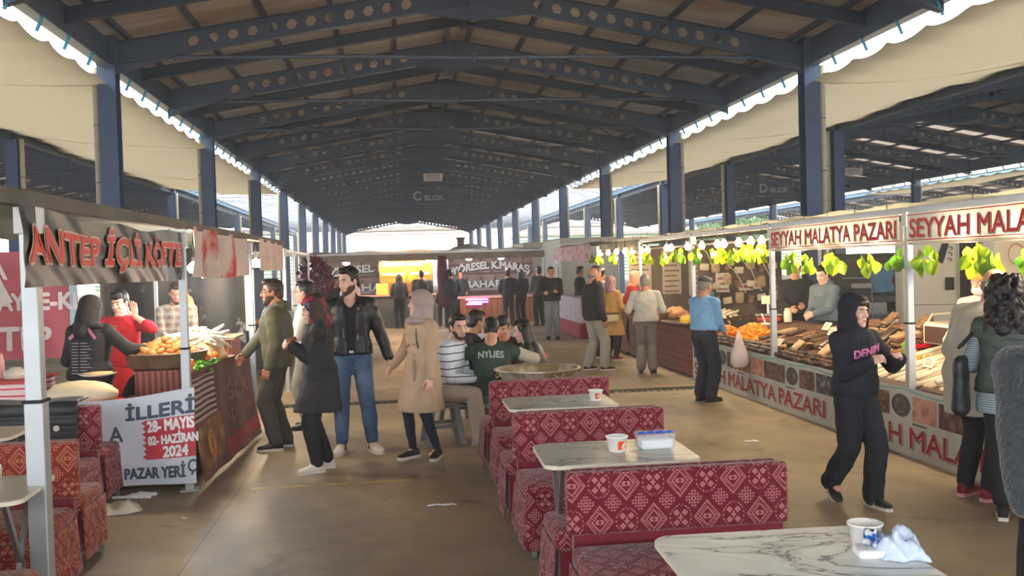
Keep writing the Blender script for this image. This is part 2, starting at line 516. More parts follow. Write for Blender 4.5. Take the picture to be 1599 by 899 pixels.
Y0 = Y1 - 3 * S; YE = Y1 + 9 * S
def make_protos():
    r = thing('roof_rafter', 'dark steel rafter pierced by hexagonal holes spanning the central hall', 'rafter', group='castellated rafters of the central hall')
    for a, k in rafter_pair():
        o = a.build('beam', DARK, r)
        k.build('haunch', DARK, o)
    ap = MB()
    zc = SLOPE * HALF
    ap.add([(-1.0, -.015, zc - .17), (0, -.015, zc - .30), (1.0, -.015, zc - .17), (1.0, -.015, zc + .2), (0, -.015, zc + .42), (-1.0, -.015, zc + .2)] , [tuple(range(6))])
    ap.add([(-1.0, .015, zc - .17), (0, .015, zc - .30), (1.0, .015, zc - .17), (1.0, .015, zc + .2), (0, .015, zc + .42), (-1.0, .015, zc + .2)], [tuple(range(6))])
    ap.box(-.05, .05, -.06, .06, zc - .30, zc + .4)
    ap.build('apex_plate', DARK, r)
    p = thing('solid_rafter', 'plain dark steel rafter between the pierced rafters of the central hall', 'rafter', group='plain rafters of the central hall')
    for s in (1, -1): plain_half(s).build('beam', DARK, p)
    MB().bar((-.04, 0, zc + .2), (.04, 0, zc + .2), .3, .22).build('ridge_joint', DARK, p)
    t = thing('tie_rod', 'thin horizontal steel tie rod between the rafter ends of the central hall', 'rod', group='tie rods of the central hall')
    MB().tube([(-HALF + 1.1, 0, .17), (-2, 0, .19), (0, 0, .17), (2, 0, .19), (HALF - 1.1, 0, .17)], .035, 6).build('rod', DARK, t)
    MB().bar((-.02, 0, .17), (.02, 0, .17), .12, .12).build('turnbuckle', DARK, t)
    c = thing('steel_column', 'column', 'column')
    cm = MB().box(-.15, .15, -.15, -.132, 0, EAVE).box(-.15, .15, .132, .15, 0, EAVE).box(-.008, .008, -.132, .132, 0, EAVE)
    cm.build('shaft', BLUE, c)
    MB().box(-.2, .2, -.2, .2, 0, .025).build('base_plate', BLUE, c)
    MB().box(-.16, .16, -.17, .17, EAVE, EAVE + .55).build('head_plate', DARK, c)
    dp = MB().tube([(0, 0, .1), (0, 0, EAVE - .3), (.0, 0, EAVE - .15), (.0, .0, EAVE)], .065, 10)
    dpo = dp.build('drainpipe', PIPE, c, smooth=True)
    dpo.location = (.23, -.06, 0)
    for z in (2.2, 3.4, 4.4): MB().lathe([(.07, -.01), (.072, 0), (.07, .01)], 10, (0, 0, z)).build('pipe_clip', DARK, dpo)
    return r, p, t, c
RAF, PLN, TIE, COLM = make_protos()
used = set()
def put(proto, loc, **kw):
    if proto.name not in used:
        used.add(proto.name); _KID.setdefault(proto.name, kids(proto))
        for c in _KID[proto.name]: _KID.setdefault(c.name, kids(c))
        proto.location = loc
        for k, v in kw.items():
            if k in ('label', 'group', 'category'): proto[k] = v
            elif k == 'rz': proto.rotation_euler.z = v
        return proto
    return dup(proto, loc=loc, **kw)

ORD = ['nearest', 'second', 'third', 'fourth', 'fifth']
for k in range(-6, 19):
    y = Y1 + k * S / 2
    put(RAF, (XM, y, EAVE))
    if k % 2 == 0 or k < 4: put(TIE, (XM, y, EAVE))
    if k < 18: put(PLN, (XM, y + S / 4, EAVE))

def columns(x, side, ks, flip):
    nm = {'in_l': 'beside the stalls under the wide banners', 'in_r': 'behind the dried fruit stalls'}
    for k in ks:
        y = Y1 + k * S
        i = k
        if side in nm and 0 <= i < 5:
            lab = f'{["blue steel column", "blue steel column"][0]} with beige drainpipe {nm[side]}, {ORD[i]} visible in its row'; g = 'columns of the central hall'
        elif side in nm:
            lab = f'slim distant blue steel column far down the hall {nm[side]}'; g = 'far columns ' + nm[side]
        else:
            lab = f'blue steel column with pale drainpipe carrying the neighbouring roof {side}'; g = 'columns ' + side
        c = put(COLM, (x, y, 0), label=lab, group=g, rz=PI if flip else 0)
columns(XL, 'in_l', range(0, 10), True)
columns(XR, 'in_r', range(0, 10), False)
columns(XLL, 'across the gap behind the meat dumpling stall', range(1, 10), False)
columns(XRR, 'across the gap behind the fruit stalls', range(1, 10), True)
columns(XRR + 12.8, 'at the far edge of the second hall', range(2, 9), False)
columns(XLL - 12.8, 'at the far edge of the hall beyond the dumpling stall', range(4, 9), True)

def roof(x0, name, holes):
    """gable roof of a hall whose first column row stands at x0"""
    xm = x0 + HALF
    zc = EAVE + .42
    c = MB()
    for sgn in (1, -1):
        n = 26
        for i in range(n):
            a, b = i / n * (HALF + .25), (i + 1) / n * (HALF + .25)
            xa, xb = xm - sgn * (HALF + .25) + sgn * a, xm - sgn * (HALF + .25) + sgn * b
            za, zb = zc + SLOPE * (a - .25), zc + SLOPE * (b - .25)
            c.add([(xa, Y0, za + .09), (xb, Y0, zb + .09), (xb, YE, zb + .09), (xa, YE, za + .09)], [(0, 1, 2, 3)])
    ce = struct(c.build('ceiling', ROOF, solid=.03))
    for sgn in (1, -1):
        for i in range(6):
            d = .35 + i * 1.16
            x = xm - sgn * (HALF - d)
            z = zc + SLOPE * d
            MB().box(x - .045, x + .045, Y0, YE, z + .0, z + .085).build('purlin', DARK, ce)
        MB().box(xm - sgn * HALF - .02, xm - sgn * HALF + .02, Y0, YE, EAVE, EAVE + .5).box(xm - sgn * HALF - .1, xm - sgn * HALF + .1, Y0, YE, EAVE - .012, EAVE + .01).build('eave_beam', DARK, ce)
        xg = xm - sgn * (HALF + .22)
        MB().add([(xg - .09, Y0, EAVE + .40), (xg + .09, Y0, EAVE + .40), (xg - .07, Y0, EAVE + .22), (xg + .07, Y0, EAVE + .22), (xg - .09, YE, EAVE + .40), (xg + .09, YE, EAVE + .40), (xg - .07, YE, EAVE + .22), (xg + .07, YE, EAVE + .22)], [(0, 4, 6, 2), (2, 6, 7, 3), (3, 7, 5, 1)]).build('gutter', LSTEEL, ce)
    return ce
roof(XL, 'central', True)
rD = roof(XRR, 'right', False)
rB = roof(XLL - 12.8, 'left', False)
# bracing in the central roof
for k, (ya, yb) in enumerate(((Y1 + S, Y1 + 1.5 * S), (Y1 + 2 * S, Y1 + 2.5 * S), (Y1 + S * 1.5, Y1 + 2 * S))):
    for sgn in (1, -1):
        for a, b in ((.5, 3.2), (3.2, 6.2)):
            for q in (0, 1):
                y_a, y_b = (ya, yb) if q == 0 else (yb, ya)
                z = lambda d: EAVE + .3 + SLOPE * d
                tag(MB().tube([(XM - sgn * (HALF - a), y_a, z(a)), (XM - sgn * (HALF - b), y_b, z(b))], .022, 6).build('roof_brace', DARK),
                    'thin diagonal steel brace crossing between rafters of the central roof', 'brace', 'diagonal roof braces')
# rafters of the two neighbouring halls: same pieces, shared meshes
for x, nm, ks in ((XRR + HALF, 'hall beyond the dried fruit stalls', range(-2, 19)), (XLL - HALF, 'hall beyond the dumpling stall', range(2, 19))):
    for k in ks:
        y = Y1 + k * S / 2
        put(RAF, (x, y, EAVE), label=f'dark steel rafter pierced by hexagonal holes in the {nm}', group='castellated rafters of the ' + nm)
        if k < 18: put(PLN, (x, y + S / 4, EAVE), label=f'plain dark steel rafter in the {nm}', group='plain rafters of the ' + nm)
        if k % 2 == 0: put(TIE, (x, y, EAVE), label=f'thin horizontal tie rod in the {nm}', group='tie rods of the ' + nm)
# roofs still further out
for x0 in (XRR + 12.8 + 4.9, XLL - 12.8 - 4.9 - 12.8):
    roof(x0, 'outer', False)
    for k in range(4, 19, 1):
        put(RAF, (x0 + HALF, Y1 + k * S / 2, EAVE), label='dark steel rafter pierced by hexagonal holes in an outermost hall', group='castellated rafters of the outermost halls')

# tarpaulins bridging the gaps between roofs
def tarp(xa, xb, k0, k1, label, za=5.2, zb=5.58, seed=0, cover=0):
    ya, yb = Y1 + k0 * S, Y1 + k1 * S
    nb = max(1, round((k1 - k0)))
    nu, nv = int((yb - ya) / .16), 14
    def fn(i, j):
        y = ya + (yb - ya) * i
        t = j
        ph = y / (S / 8)
        sc = abs(math.sin(ph * PI + seed)) ** .6
        z = za + (zb - za) * t
        z -= (1 - t) ** 4 * (.10 * sc + .02)
        z -= .22 * math.sin(PI * t) * (1 + .25 * math.sin(y * .9 + seed)) + .03 * math.sin(y * 2.3 + t * 5) * math.sin(PI * t)
        z -= t ** 6 * (.05 * math.sin(y * 1.1 + seed) + .04 * math.sin(y * 3.7))
        return (xa + (xb - xa) * t, y, z)
    o = MB().sheet(fn, nu, nv).build('tarpaulin', TARP, smooth=True)
    tag(o, label, 'tarpaulin', 'beige tarpaulins stretched between the roofs')
    n = int((yb - ya) / (S / 8))
    CL = mat('teal_strap', (40, 120, 150), .5)
    for i in range(n + 1):
        y = ya + i * S / 8 - (seed / PI) * S / 8 % (S / 8)
        sg = 1 if xb > xa else -1
        MB().bar((xa - sg * .1, y, za + .22), (xa, y, za - .01), .05, .012, up=(0, 1, 0)).build('strap', CL, o)
    return o
for k in range(-2, 3):
    w_ = ['over the camera end', 'next after it', 'by the second column', 'by the third column', 'by the farthest covered bay']
    tarp(XL, XLL, k - .004, k + 1.004 if k < 2 else k + .8, f'cream tarpaulin bay bridging the gap above the dumpling stall, {w_[k + 2]}', seed=.0)
    tarp(XR, XRR, k - .004, k + 1.004 if k < 2 else k + .8, f'cream tarpaulin bay bridging the gap above the dried fruit stalls, {w_[k + 2]}', seed=.0)
tarp(XRR + 12.8, XRR + 12.8 + 4.9, -1, 3.6, 'long cream tarpaulin at the far edge of the second hall', seed=.6)
# open gaps: bare slats between roofs further down
SL = mat('gap_slats', (66, 74, 88), .6)
for x0, x1, nm in ((XL, XLL, 'dumpling'), (XR, XRR, 'dried fruit')):
    for i in range(50):
        y = Y1 + 2.9 * S + i * S / 8
        if y > YE: break
        tag(MB().bar((x0, y, 5.66), (x1, y, 5.72), .06, .045).build('roof_slat', SL), f'bare slat crossing the open gap far behind the {nm} stalls', 'slat', f'bare slats of the open gap behind the {nm} stalls')

# hanging signs and hall names
WHITE = mat('white_board', (205, 195, 182), .6)
sg = thing('hanging_sign', 'small white board with lines of writing hanging under a rafter of the central hall', 'sign', (1.35, Y1 + S * 1.5 - .1, 4.66))
MB().box(-.3, .3, -.012, .012, -.12, .12).build('board', mat('notice_board', (190, 178, 170), .6), sg)
ln = MB()
for z in (-.06, -.01, .04, .08): ln.box(-.24, .24, -.016, -.013, z - .01, z + .01)
ln.build('writing', mat('grey_print', (120, 108, 104), .7), sg)
MB().bar((-.25, 0, .12), (-.25, 0, 1.95), .01).bar((.25, 0, .12), (.25, 0, 1.95), .01).build('wire', DARK, sg)
sg2 = dup(sg, loc=(15.6, 30.0, 4.62), label='small pale board hanging under the roof of the second hall')
LET = mat('pale_lettering', (176, 180, 184), .6)
def hall_name(x, y, z, a, b, lab):
    o = thing('block_name', lab, 'sign', (x, y, z))
    t, _ = fit_text(a, .3, .34, .02); t.xf(Matrix.Rotation(PI / 2, 4, 'X')); t.build('letter', LET, o)
    t, _ = fit_text(b, .72, .19, .02); t.xf(Matrix.Translation((.42, 0, 0)) @ Matrix.Rotation(PI / 2, 4, 'X')); t.build('word', LET, o)
    MB().box(-.3, 1.3, .01, .03, -.1, .42).build('backing', DARK, o)
    for x_ in (-.2, 1.2): MB().bar((x_, .02, .4), (x_, .02, .9), .02).build('hanger', DARK, o)
    return o
hall_name(1.20, 51.9, 5.5, 'C', 'BLOK', 'dark board reading C BLOK in pale letters across the central hall').scale = (1.5, 1.5, 1.5)
hall_name(19.4, 47.5, 5.25, 'D', 'BLOK', 'dark board reading D BLOK in pale letters in the second hall').scale = (1.4, 1.4, 1.4)

# what closes the view: pale buildings and a green slatted front outside
PALE = mat('pale_render', (232, 230, 224), .8, var=.04)
def block(x0, x1, y, h, label, m=PALE, rows=0):
    b = thing('building', label, 'building', ((x0 + x1) / 2, y, 0))
    W_ = (x1 - x0) / 2
    MB().box(-W_, W_, 0, 8, 0, h).build('wall', m, b)
    MB().box(-W_ - .3, W_ + .3, -.3, 8.3, h, h + .3).build('roof', mat('flat_roof', (170, 150, 140), .8), b)
    for r in range(rows):
        MB().box(-W_ * .95, W_ * .95, -.05, .0, 1.2 + r * 2.6, 1.3 + r * 2.6).build('ledge', mat('ledge', (190, 130, 122), .8), b)
    return b
block(-18, 34, 128, 7.0, 'long pale building outside beyond the open end of the hall', rows=3)
GR = stripes('green_louvres', (96, 140, 96), (215, 225, 205), .42, .5, 'z')
block(-34, -12, 112, 6.5, 'green and white striped slatted front outside beyond the dumpling stall', m=GR)
block(16, 60, 118, 5.5, 'green and white striped slatted front outside beyond the fruit stalls', m=GR)
# ------------------------------------------------------------------ benches and tables
KIL = kilim('crimson_kilim_cloth', (104, 24, 38), (184, 118, 116))
KIL2 = kilim('rust_kilim_cloth', (124, 42, 32), (188, 122, 94))
CRIM = mat('plain_crimson_cloth', (112, 16, 34), .9, var=.15, vs=5, bump=.3, bs=10, sheen=.3)
STEEL = mat('dull_steel', (150, 150, 148), .4, .8, var=.08)
GALV = mat('galvanised_post', (178, 182, 184), .42, .55, var=.1, vs=4)
BLK = mat('black_rubber', (28, 28, 30), .7, var=.05)
MARB = marble('white_marble_laminate', (232, 236, 232), (70, 78, 88))
MARB2 = marble('grey_marble_laminate', (190, 186, 172), (88, 86, 76))
EDGE = mat('cream_table_edge', (222, 214, 190), .4, var=.03)

def cushion(mb, x0, x1, y0, y1, z0, z1, r=.035, sag=.0):
    """rounded box with soft edges"""
    nx, ny = 14, 8
    def ring(z, ins):
        return [(x, y, z) for x, y in rr(x0 + ins, x1 - ins, y0 + ins, y1 - ins, max(r - ins, .008))]
    zs = [(z0, r * .6), (z0 + r * .3, r * .15), (z0 + r, 0), (z1 - r, 0), (z1 - r * .3, r * .15), (z1, r * .6)]
    rings = [ring(z, i) for z, i in zs]
    n = len(rings[0]); V = [p for q in rings for p in q]
    fs = [(i * n + k, i * n + (k + 1) % n, (i + 1) * n + (k + 1) % n, (i + 1) * n + k) for i in range(len(rings) - 1) for k in range(n)]
    fs += [tuple(range(n))[::-1], tuple((len(rings) - 1) * n + k for k in range(n))]
    mb.add(V, fs); return mb

def rr(x0, x1, y0, y1, r, n=4):
    """rounded rectangle outline"""
    P = []
    for cx, cy, a in ((x1 - r, y1 - r, 0), (x0 + r, y1 - r, 90), (x0 + r, y0 + r, 180), (x1 - r, y0 + r, 270)):
        P += [(cx + r * math.cos(R(a + 90 * i / n)), cy + r * math.sin(R(a + 90 * i / n))) for i in range(n + 1)]
    return P

def drape(mb, pts, z0, z1, amp=.012, fold=.11, flare=.03, seed=0, nz=7):
    """hanging cloth following an outline (list of xy), from z1 down to z0"""
    P = []; L = 0
    for (a, b) in zip(pts[:-1], pts[1:]):
        d = math.dist(a, b); n = max(2, int(d / .03))
        for i in range(n): P.append((a[0] + (b[0] - a[0]) * i / n, a[1] + (b[1] - a[1]) * i / n, L + d * i / n, (b[1] - a[1]) / d, -(b[0] - a[0]) / d))
        L += d
    P.append((pts[-1][0], pts[-1][1], L, P[-1][3], P[-1][4]))
    V = []
    for j in range(nz + 1):
        t = j / nz
        for x, y, l, nx_, ny_ in P:
            o = flare * t + amp * t ** .6 * (math.sin(l / fold * 2 * PI + seed) + .5 * math.sin(l / fold * 3.7 + seed * 2))
            zz = z1 + (z0 - z1) * t + (.012 * math.sin(l * 7 + seed) if j == nz else 0)
            V.append((x + nx_ * o, y + ny_ * o, zz))
    n = len(P)
    mb.add(V, [(j * n + k, j * n + k + 1, (j + 1) * n + k + 1, (j + 1) * n + k) for j in range(nz) for k in range(n - 1)])
    return mb

def bench(label, x0, x1, yb, km=None, single=False, rz=0, seed=0, group=None, backh=.80):
    """cloth covered double bench: shared backrest at yb, one seat on each side, local origin at its middle"""
    km = km or KIL
    W_ = (x1 - x0) / 2
    t = thing('bench', label, 'bench', ((x0 + x1) / 2, yb, 0), rz, group)
    b = MB(); cushion(b, -W_, W_, -.0, .085, .47, backh, .03)
    b.build('backrest', km, t, smooth=True, uv=True)
    if not single:
        b = MB(); cushion(b, -W_ + .03, W_ - .02, .09, .15, .47, backh - .002, .025)
        b.build('backrest', km, t, smooth=True, uv=True)
    MB().box(-W_ + .03, W_ - .03, .02, .08, .28, .50).build('back_apron', CRIM, t)
    for sg in ((-1,) if single else (-1, 1)):
        ya, yb_ = (-.54, -.03) if sg < 0 else (.17, .62)
        o = .0 if sg < 0 else -.03
        s_ = MB(); cushion(s_, -W_ + o, W_ + o, ya, yb_, .34, .44, .045)
        so = s_.build('seat', km, t, smooth=True, uv=True)
        dr = MB()
        if sg < 0: pts = [(-W_ + o, yb_), (-W_ + o, ya), (W_ + o, ya), (W_ + o, yb_)]
        else: pts = [(W_ + o, ya), (W_ + o, yb_), (-W_ + o, yb_), (-W_ + o, ya)]
        drape(dr, pts, .07, .36, seed=seed + sg, flare=.02, amp=.008).build('valance', km, t, smooth=True, uv=True, solid=.006)
        MB().box(-W_ + o + .02, W_ + o - .02, ya + .02, yb_ - .02, .10, .345).build('seat_box', CRIM, t)
    for x in (-W_ + .05, W_ - .05):
        for y in ((-.48, .04) if single else (-.48, .04, .56)):
            MB().box(x - .015, x + .015, y - .015, y + .015, 0, .40 if y != .04 else .5).build('leg', STEEL, t)
    return t

BG = 'kilim covered double benches in a row'
bench('red kilim covered bench directly behind the big white marble table', .775, 1.865, 4.28, seed=1, group=BG, backh=.765)
bench('red kilim covered bench behind the grey marble table holding a white bucket and napkin tub', .737, 1.756, 5.99, seed=2, group=BG, backh=.785)
bench('red kilim covered bench just in front of the wide metal pan, last of its row', .75, 1.761, 7.60, seed=3, group=BG)
bench('rust red kilim bench beside the metal post, behind the table with the napkin pack', -3.0, -1.86, 5.66, km=KIL2, seed=4, group='kilim benches by the dumpling stall')
bench('red kilim bench next to the white date banner with a black quilted coat over it', -3.2, -2.19, 7.20, seed=5, group='kilim benches by the dumpling stall')
bench('orange red cushioned bench end at the lower corner by the metal post', -2.95, -1.60, 3.85, km=KIL2, seed=6, group='kilim benches by the dumpling stall')

def table(label, cx, cy, w_, d, m, rz=0, z=.75, group='marble topped tables between the benches', legs=True):
    t = thing('table', label, 'table', (cx, cy, 0), rz, group)
    o = MB(); poly = rr(-w_ / 2, w_ / 2, -d / 2, d / 2, .075, 6)
    o.prism(poly, 2, z - .020, z).build('tabletop', m, t, bevel=.002)
    MB().prism(rr(-w_ / 2 - .003, w_ / 2 + .003, -d / 2 - .003, d / 2 + .003, .078, 6), 2, z - .022, z - .003).build('edge_band', EDGE, t)
    if legs:
        for sx in (-1, 1):
            x = sx * (w_ / 2 - .1)
            MB().bar((x, -d / 2 + .07, 0), (x, d / 2 - .1, z - .02), .03, .022, up=(1, 0, 0)).build('leg', STEEL, t)
            MB().bar((x, d / 2 - .07, 0), (x, -d / 2 + .1, z - .02), .03, .022, up=(1, 0, 0)).build('leg', STEEL, t)
        MB().bar((-w_ / 2 + .1, -d / 2 + .1, z - .04), (w_ / 2 - .1, -d / 2 + .1, z - .04), .025).bar((-w_ / 2 + .1, d / 2 - .1, z - .04), (w_ / 2 - .1, d / 2 - .1, z - .04), .025).build('rail', STEEL, t)
    return t
table('large white marble topped table in front, bearing a bucket and a napkin packet', 1.29, 2.96, .80, .64, MARB, rz=R(-2))
table('grey veined marble table with a white bucket and clear napkin tub, second in the row', 1.13, 4.84, .80, .60, MARB2, rz=R(-2))
table('grey veined marble table with only one small bucket, farthest in the row', 1.17, 6.72, .78, .62, MARB2, rz=R(-1))
table('pale round edged table by the metal post carrying a blue and white napkin pack', -2.12, 4.72, .78, .60, mat('pale_laminate', (196, 190, 172), .35, var=.05, c2=(176, 168, 150), cs=3), rz=R(4), group='tables by the dumpling stall')
table('small pale table between the two kilim benches by the dumpling stall', -2.82, 6.50, .72, .5, mat('pale_laminate', (196, 190, 172)), group='tables by the dumpling stall')

# tubs, napkins
TUB = mat('white_tub', (235, 232, 225), .35, var=.02)
def bucket(label, loc, rz=0, k=1.0, cols=((226, 84, 44), (196, 40, 44))):
    t = thing('bucket', label, 'bucket', loc, rz)
    pr = [(.050, 0), (.052, .004), (.066, .088), (.071, .09), (.072, .098), (.066, .099), (.062, .096), (.049, .008), (.0, .006)]
    MB().lathe([(r * k, z * k) for r, z in pr], 28).build('tub', TUB, t, smooth=True)
    for i, (a, c) in enumerate(zip((-95, -20), cols)):
        mb = MB()
        def fn(u, v):
            an = R(a + (u - .5) * 52); z = (.018 + v * .055) * k; r = (.0525 + (z / k) * .155 + .0006) * k
            return (r * math.cos(an), r * math.sin(an), z)
        mb.sheet(fn, 8, 3).build('printed_label', mat(f'label_print_{c[0]}', c, .5, var=.3, vs=60, c2=(240, 235, 225), cs=45, cthr=.56), t)
    return t
bucket('small white bucket with red orange print beside the crumpled napkins on the nearest table', (1.585, 3.02, .75), R(5), .84, ((235, 110, 60), (50, 110, 190)))
bucket('small white bucket printed orange and red on the second marble table', (1.15, 4.83, .75), R(20), .84)
bucket('small white bucket standing alone on the farthest marble table', (1.44, 6.68, .75), R(10), .78, ((210, 90, 40), (210, 90, 40)))

NAP = mat('white_napkins', (238, 238, 240), .9, var=.03)
t = thing('napkin_tub', 'clear tub of white napkins with blue film on the second marble table', 'napkin tub', (1.365, 4.86, .75))
mb = MB(); cushion(mb, -.085, .085, -.055, .055, .004, .055, .012); mb.build('napkin_stack', NAP, t, smooth=True)
mb = MB(); P0 = rr(-.092, .092, -.06, .06, .02); P1 = rr(-.10, .10, -.068, .068, .02)
n = len(P0); mb.add([(x, y, .0) for x, y in P0] + [(x, y, .085) for x, y in P1], [(k, (k + 1) % n, n + (k + 1) % n, n + k) for k in range(n)])
clear = mat('clear_plastic', (225, 232, 240), .12, var=0, alpha=.28)
mb.build('tub', clear, t, smooth=True)
mb = MB()
rn = random.Random(3)
for i in range(4):
    mb.tube([(-.09 + .05 * i, .01 + .02 * rn.random(), .078), (-.06 + .05 * i, .03, .080), (-.03 + .05 * i, .045, .076)], [.004, .010, .004], 6)
mb.build('blue_film', mat('blue_film', (40, 92, 190), .3), t, smooth=True)

def crumple(mb, sx, sy, sz, seed, nu=12):
    rn = random.Random(seed); ph = [rn.random() * 6 for _ in range(6)]
    def fn(u, v):
        x, y = (u - .5) * sx, (v - .5) * sy
        z = sz * (.5 + .25 * math.sin(u * 9 + ph[0]) * math.cos(v * 7 + ph[1]) + .25 * math.sin((u + v) * 13 + ph[2]))
        e = min(u, v, 1 - u, 1 - v) * 5
        return (x + .012 * math.sin(v * 12 + ph[3]), y + .012 * math.sin(u * 11 + ph[4]), .002 + z * min(1, e))
    return mb.sheet(fn, nu, nu)
t = thing('napkin_packet', 'torn packet of white and bluish napkins lying against the bucket on the nearest table', 'napkin packet', (1.60, 2.905, .75), R(-12))
mb = MB(); cushion(mb, -.10, .035, -.04, .05, .0, .028, .01); mb.build('napkin_stack', NAP, t, smooth=True)
crumple(MB(), .15, .13, .10, 4, 16).xf(Matrix.Translation((.035, .0, .0))).build('wrapper', mat('bluish_film', (206, 220, 240), .25, var=.1, vs=30), t, smooth=True, solid=.002)
crumple(MB(), .05, .10, .06, 5, 8).xf(Matrix.Translation((-.035, .045, .03))).build('printed_flap', mat('blue_print_film', (40, 110, 190), .3, c2=(235, 236, 240), cs=40), t, smooth=True, solid=.002)

t = thing('napkin_pack', 'blue and white wrapped napkin pack on the pale table by the metal post', 'napkin pack', (-2.10, 4.93, .75), R(8))
mb = MB(); cushion(mb, -.11, .11, -.07, .07, 0, .075, .025); mb.build('wrapper', mat('pack_film', (224, 228, 232), .3, c2=(160, 190, 225), cs=12, cthr=.6), t, smooth=True)
mb = MB(); mb.prism([(x, z) for x, z in [(-.105, .004), (-.04, .004), (-.045, .02), (-.055, .012), (-.06, .03), (-.075, .018), (-.08, .045), (-.095, .03), (-.105, .06)]], 1, -.0715, -.0705)
mb.build('printed_band', mat('pack_blue', (24, 96, 190), .35), t)

# wide metal pan on its stand behind the last bench
BRASS = mat('tinned_copper', (214, 208, 192), .45, .15, var=.12, vs=8, c2=(150, 130, 98), cs=3)
t = thing('serving_pan', 'wide shallow metal pan with ring handles on a low table behind the last red bench', 'pan', (1.28, 8.47, .70))
pr = [(.0, .0), (.28, .0), (.33, .02), (.375, .095), (.40, .10), (.40, .108), (.368, .108), (.325, .035), (.27, .014), (.0, .012)]
MB().lathe(pr, 40).build('bowl', BRASS, t, smooth=True)
for a in (200, 250, 290, 10):
    c = (.385 * math.cos(R(a)), .385 * math.sin(R(a)))
    pts = [(c[0] + .05 * math.cos(R(a + 90)) * s + .03 * math.cos(R(a)) * (1 - s * s), c[1] + .05 * math.sin(R(a + 90)) * s + .03 * math.sin(R(a)) * (1 - s * s), .095 - .05 * (1 - s * s)) for s in (-1, -.6, -.2, .2, .6, 1)]
    MB().tube(pts, .006, 6).build('handle', mat('brass_handle', (196, 160, 84), .3, .9), t, smooth=True)
t = thing('low_table', 'small dark stand carrying the wide metal pan', 'stand', (1.28, 8.47, 0))
MB().lathe([(.30, .655), (.31, .66), (.31, .695), (.30, .70)], 24).build('top', mat('dark_wood', (82, 52, 38), .6, var=.2), t)
for a in (45, 135, 225, 315):
    MB().bar((.2 * math.cos(R(a)), .2 * math.sin(R(a)), 0), (.18 * math.cos(R(a)), .18 * math.sin(R(a)), .66), .035).build('leg', mat('dark_wood', (82, 52, 38)), t)

# grey plastic stools
GPL = mat('grey_plastic', (118, 120, 120), .45, var=.04)
def stool(loc, rz, label):
    t = thing('stool', label, 'stool', loc, rz, 'grey plastic stools')
    top = MB(); cushion(top, -.14, .14, -.14, .14, .405, .44, .02); top.build('seat', GPL, t, smooth=True)
    for sx, sy in ((-1, -1), (1, -1), (1, 1), (-1, 1)):
        MB().add([(sx * a + dx, sy * a + dy, z) for a, z in ((.175, 0), (.115, .41)) for dx, dy in ((-.028, -.028), (.028, -.028), (.028, .028), (-.028, .028))],
                 [(0, 1, 2, 3), (7, 6, 5, 4), (0, 4, 5, 1), (1, 5, 6, 2), (2, 6, 7, 3), (3, 7, 4, 0)]).build('leg', GPL, t)
    br = MB()
    for a in range(4):
        q = Matrix.Rotation(a * PI / 2, 4, 'Z'); b = MB().box(-.13, .13, -.155, -.14, .16, .20).box(-.12, .12, -.135, -.12, .36, .41); b.xf(q); br.v, br.f = br.v, br.f; br.add(b.v, b.f)
    br.build('stretcher', GPL, t)
    return t
stool((.44, 9.35, 0), R(8), 'grey plastic stool under the young man in the striped white shirt')
stool((.93, 9.22, 0), R(-6), 'grey plastic stool under the youth in the green varsity jacket')
stool((.70, 10.55, 0), R(20), 'grey plastic stool under the seated figure in black turned sideways')
stool((1.28, 10.62, 0), R(0), 'grey plastic stool at the back of the seated group')
stool((1.50, 9.66, 0), R(30), 'grey plastic stool under the long haired woman in a black jacket')
t = thing('low_table', 'low grey plastic table in the middle of the seated group', 'table', (1.10, 9.95, 0))
top = MB(); cushion(top, -.22, .22, -.22, .22, .46, .49, .01); top.build('top', GPL, t)
for sx in (-1, 1):
    for sy in (-1, 1): MB().bar((sx * .19, sy * .19, 0), (sx * .17, sy * .17, .47), .035).build('leg', GPL, t)

# litter on the floor
def litter(nm, label, x, y, sx, sy, sz, m, seed, rz=0, cat='litter'):
    o = crumple(MB(), sx, sy, sz, seed, 10).build(nm, m, smooth=True, solid=.002)
    o.location = (x, y, .0025); o.rotation_euler.z = rz; return tag(o, label, cat)
litter('plastic_bag', 'flattened cream plastic bag on the floor under the date banner', -2.1, 7.22, .34, .22, .10, mat('cream_bag', (206, 198, 178), .5), 3, .4, 'bag')
litter('paper_scrap', 'small paper scrap lying on the open floor before the skirted fruit counter', 3.35, 8.55, .13, .05, .012, NAP, 8, -.1)
litter('paper_scrap', 'thin white paper strip on the floor near the foot of the metal post', -1.62, 5.15, .10, .02, .01, NAP, 9, .2)
litter('paper_scrap', 'curved white paper strip on the floor left of the red benches', .30, 6.85, .20, .025, .01, NAP, 10, -.1)
litter('paper_scrap', 'dark leaf like scrap on the floor beside the nearest bench', .55, 4.9, .05, .03, .01, BLK, 11, .6)
litter('paper_scrap', 'tiny white crumb of paper on the floor between the date banner and the table', -1.55, 6.9, .03, .02, .008, NAP, 12)
litter('paper_scrap', 'torn white packaging beneath the date banner', -2.05, 7.72, .22, .1, .03, NAP, 13, .2)
# two floor tubes under the banner
tag(MB().tube([(-2.25, 7.65, .015), (-1.95, 7.6, .015)], .012, 6).build('plastic_pipe', NAP), 'short white pipe lying beneath the date banner', 'pipe')

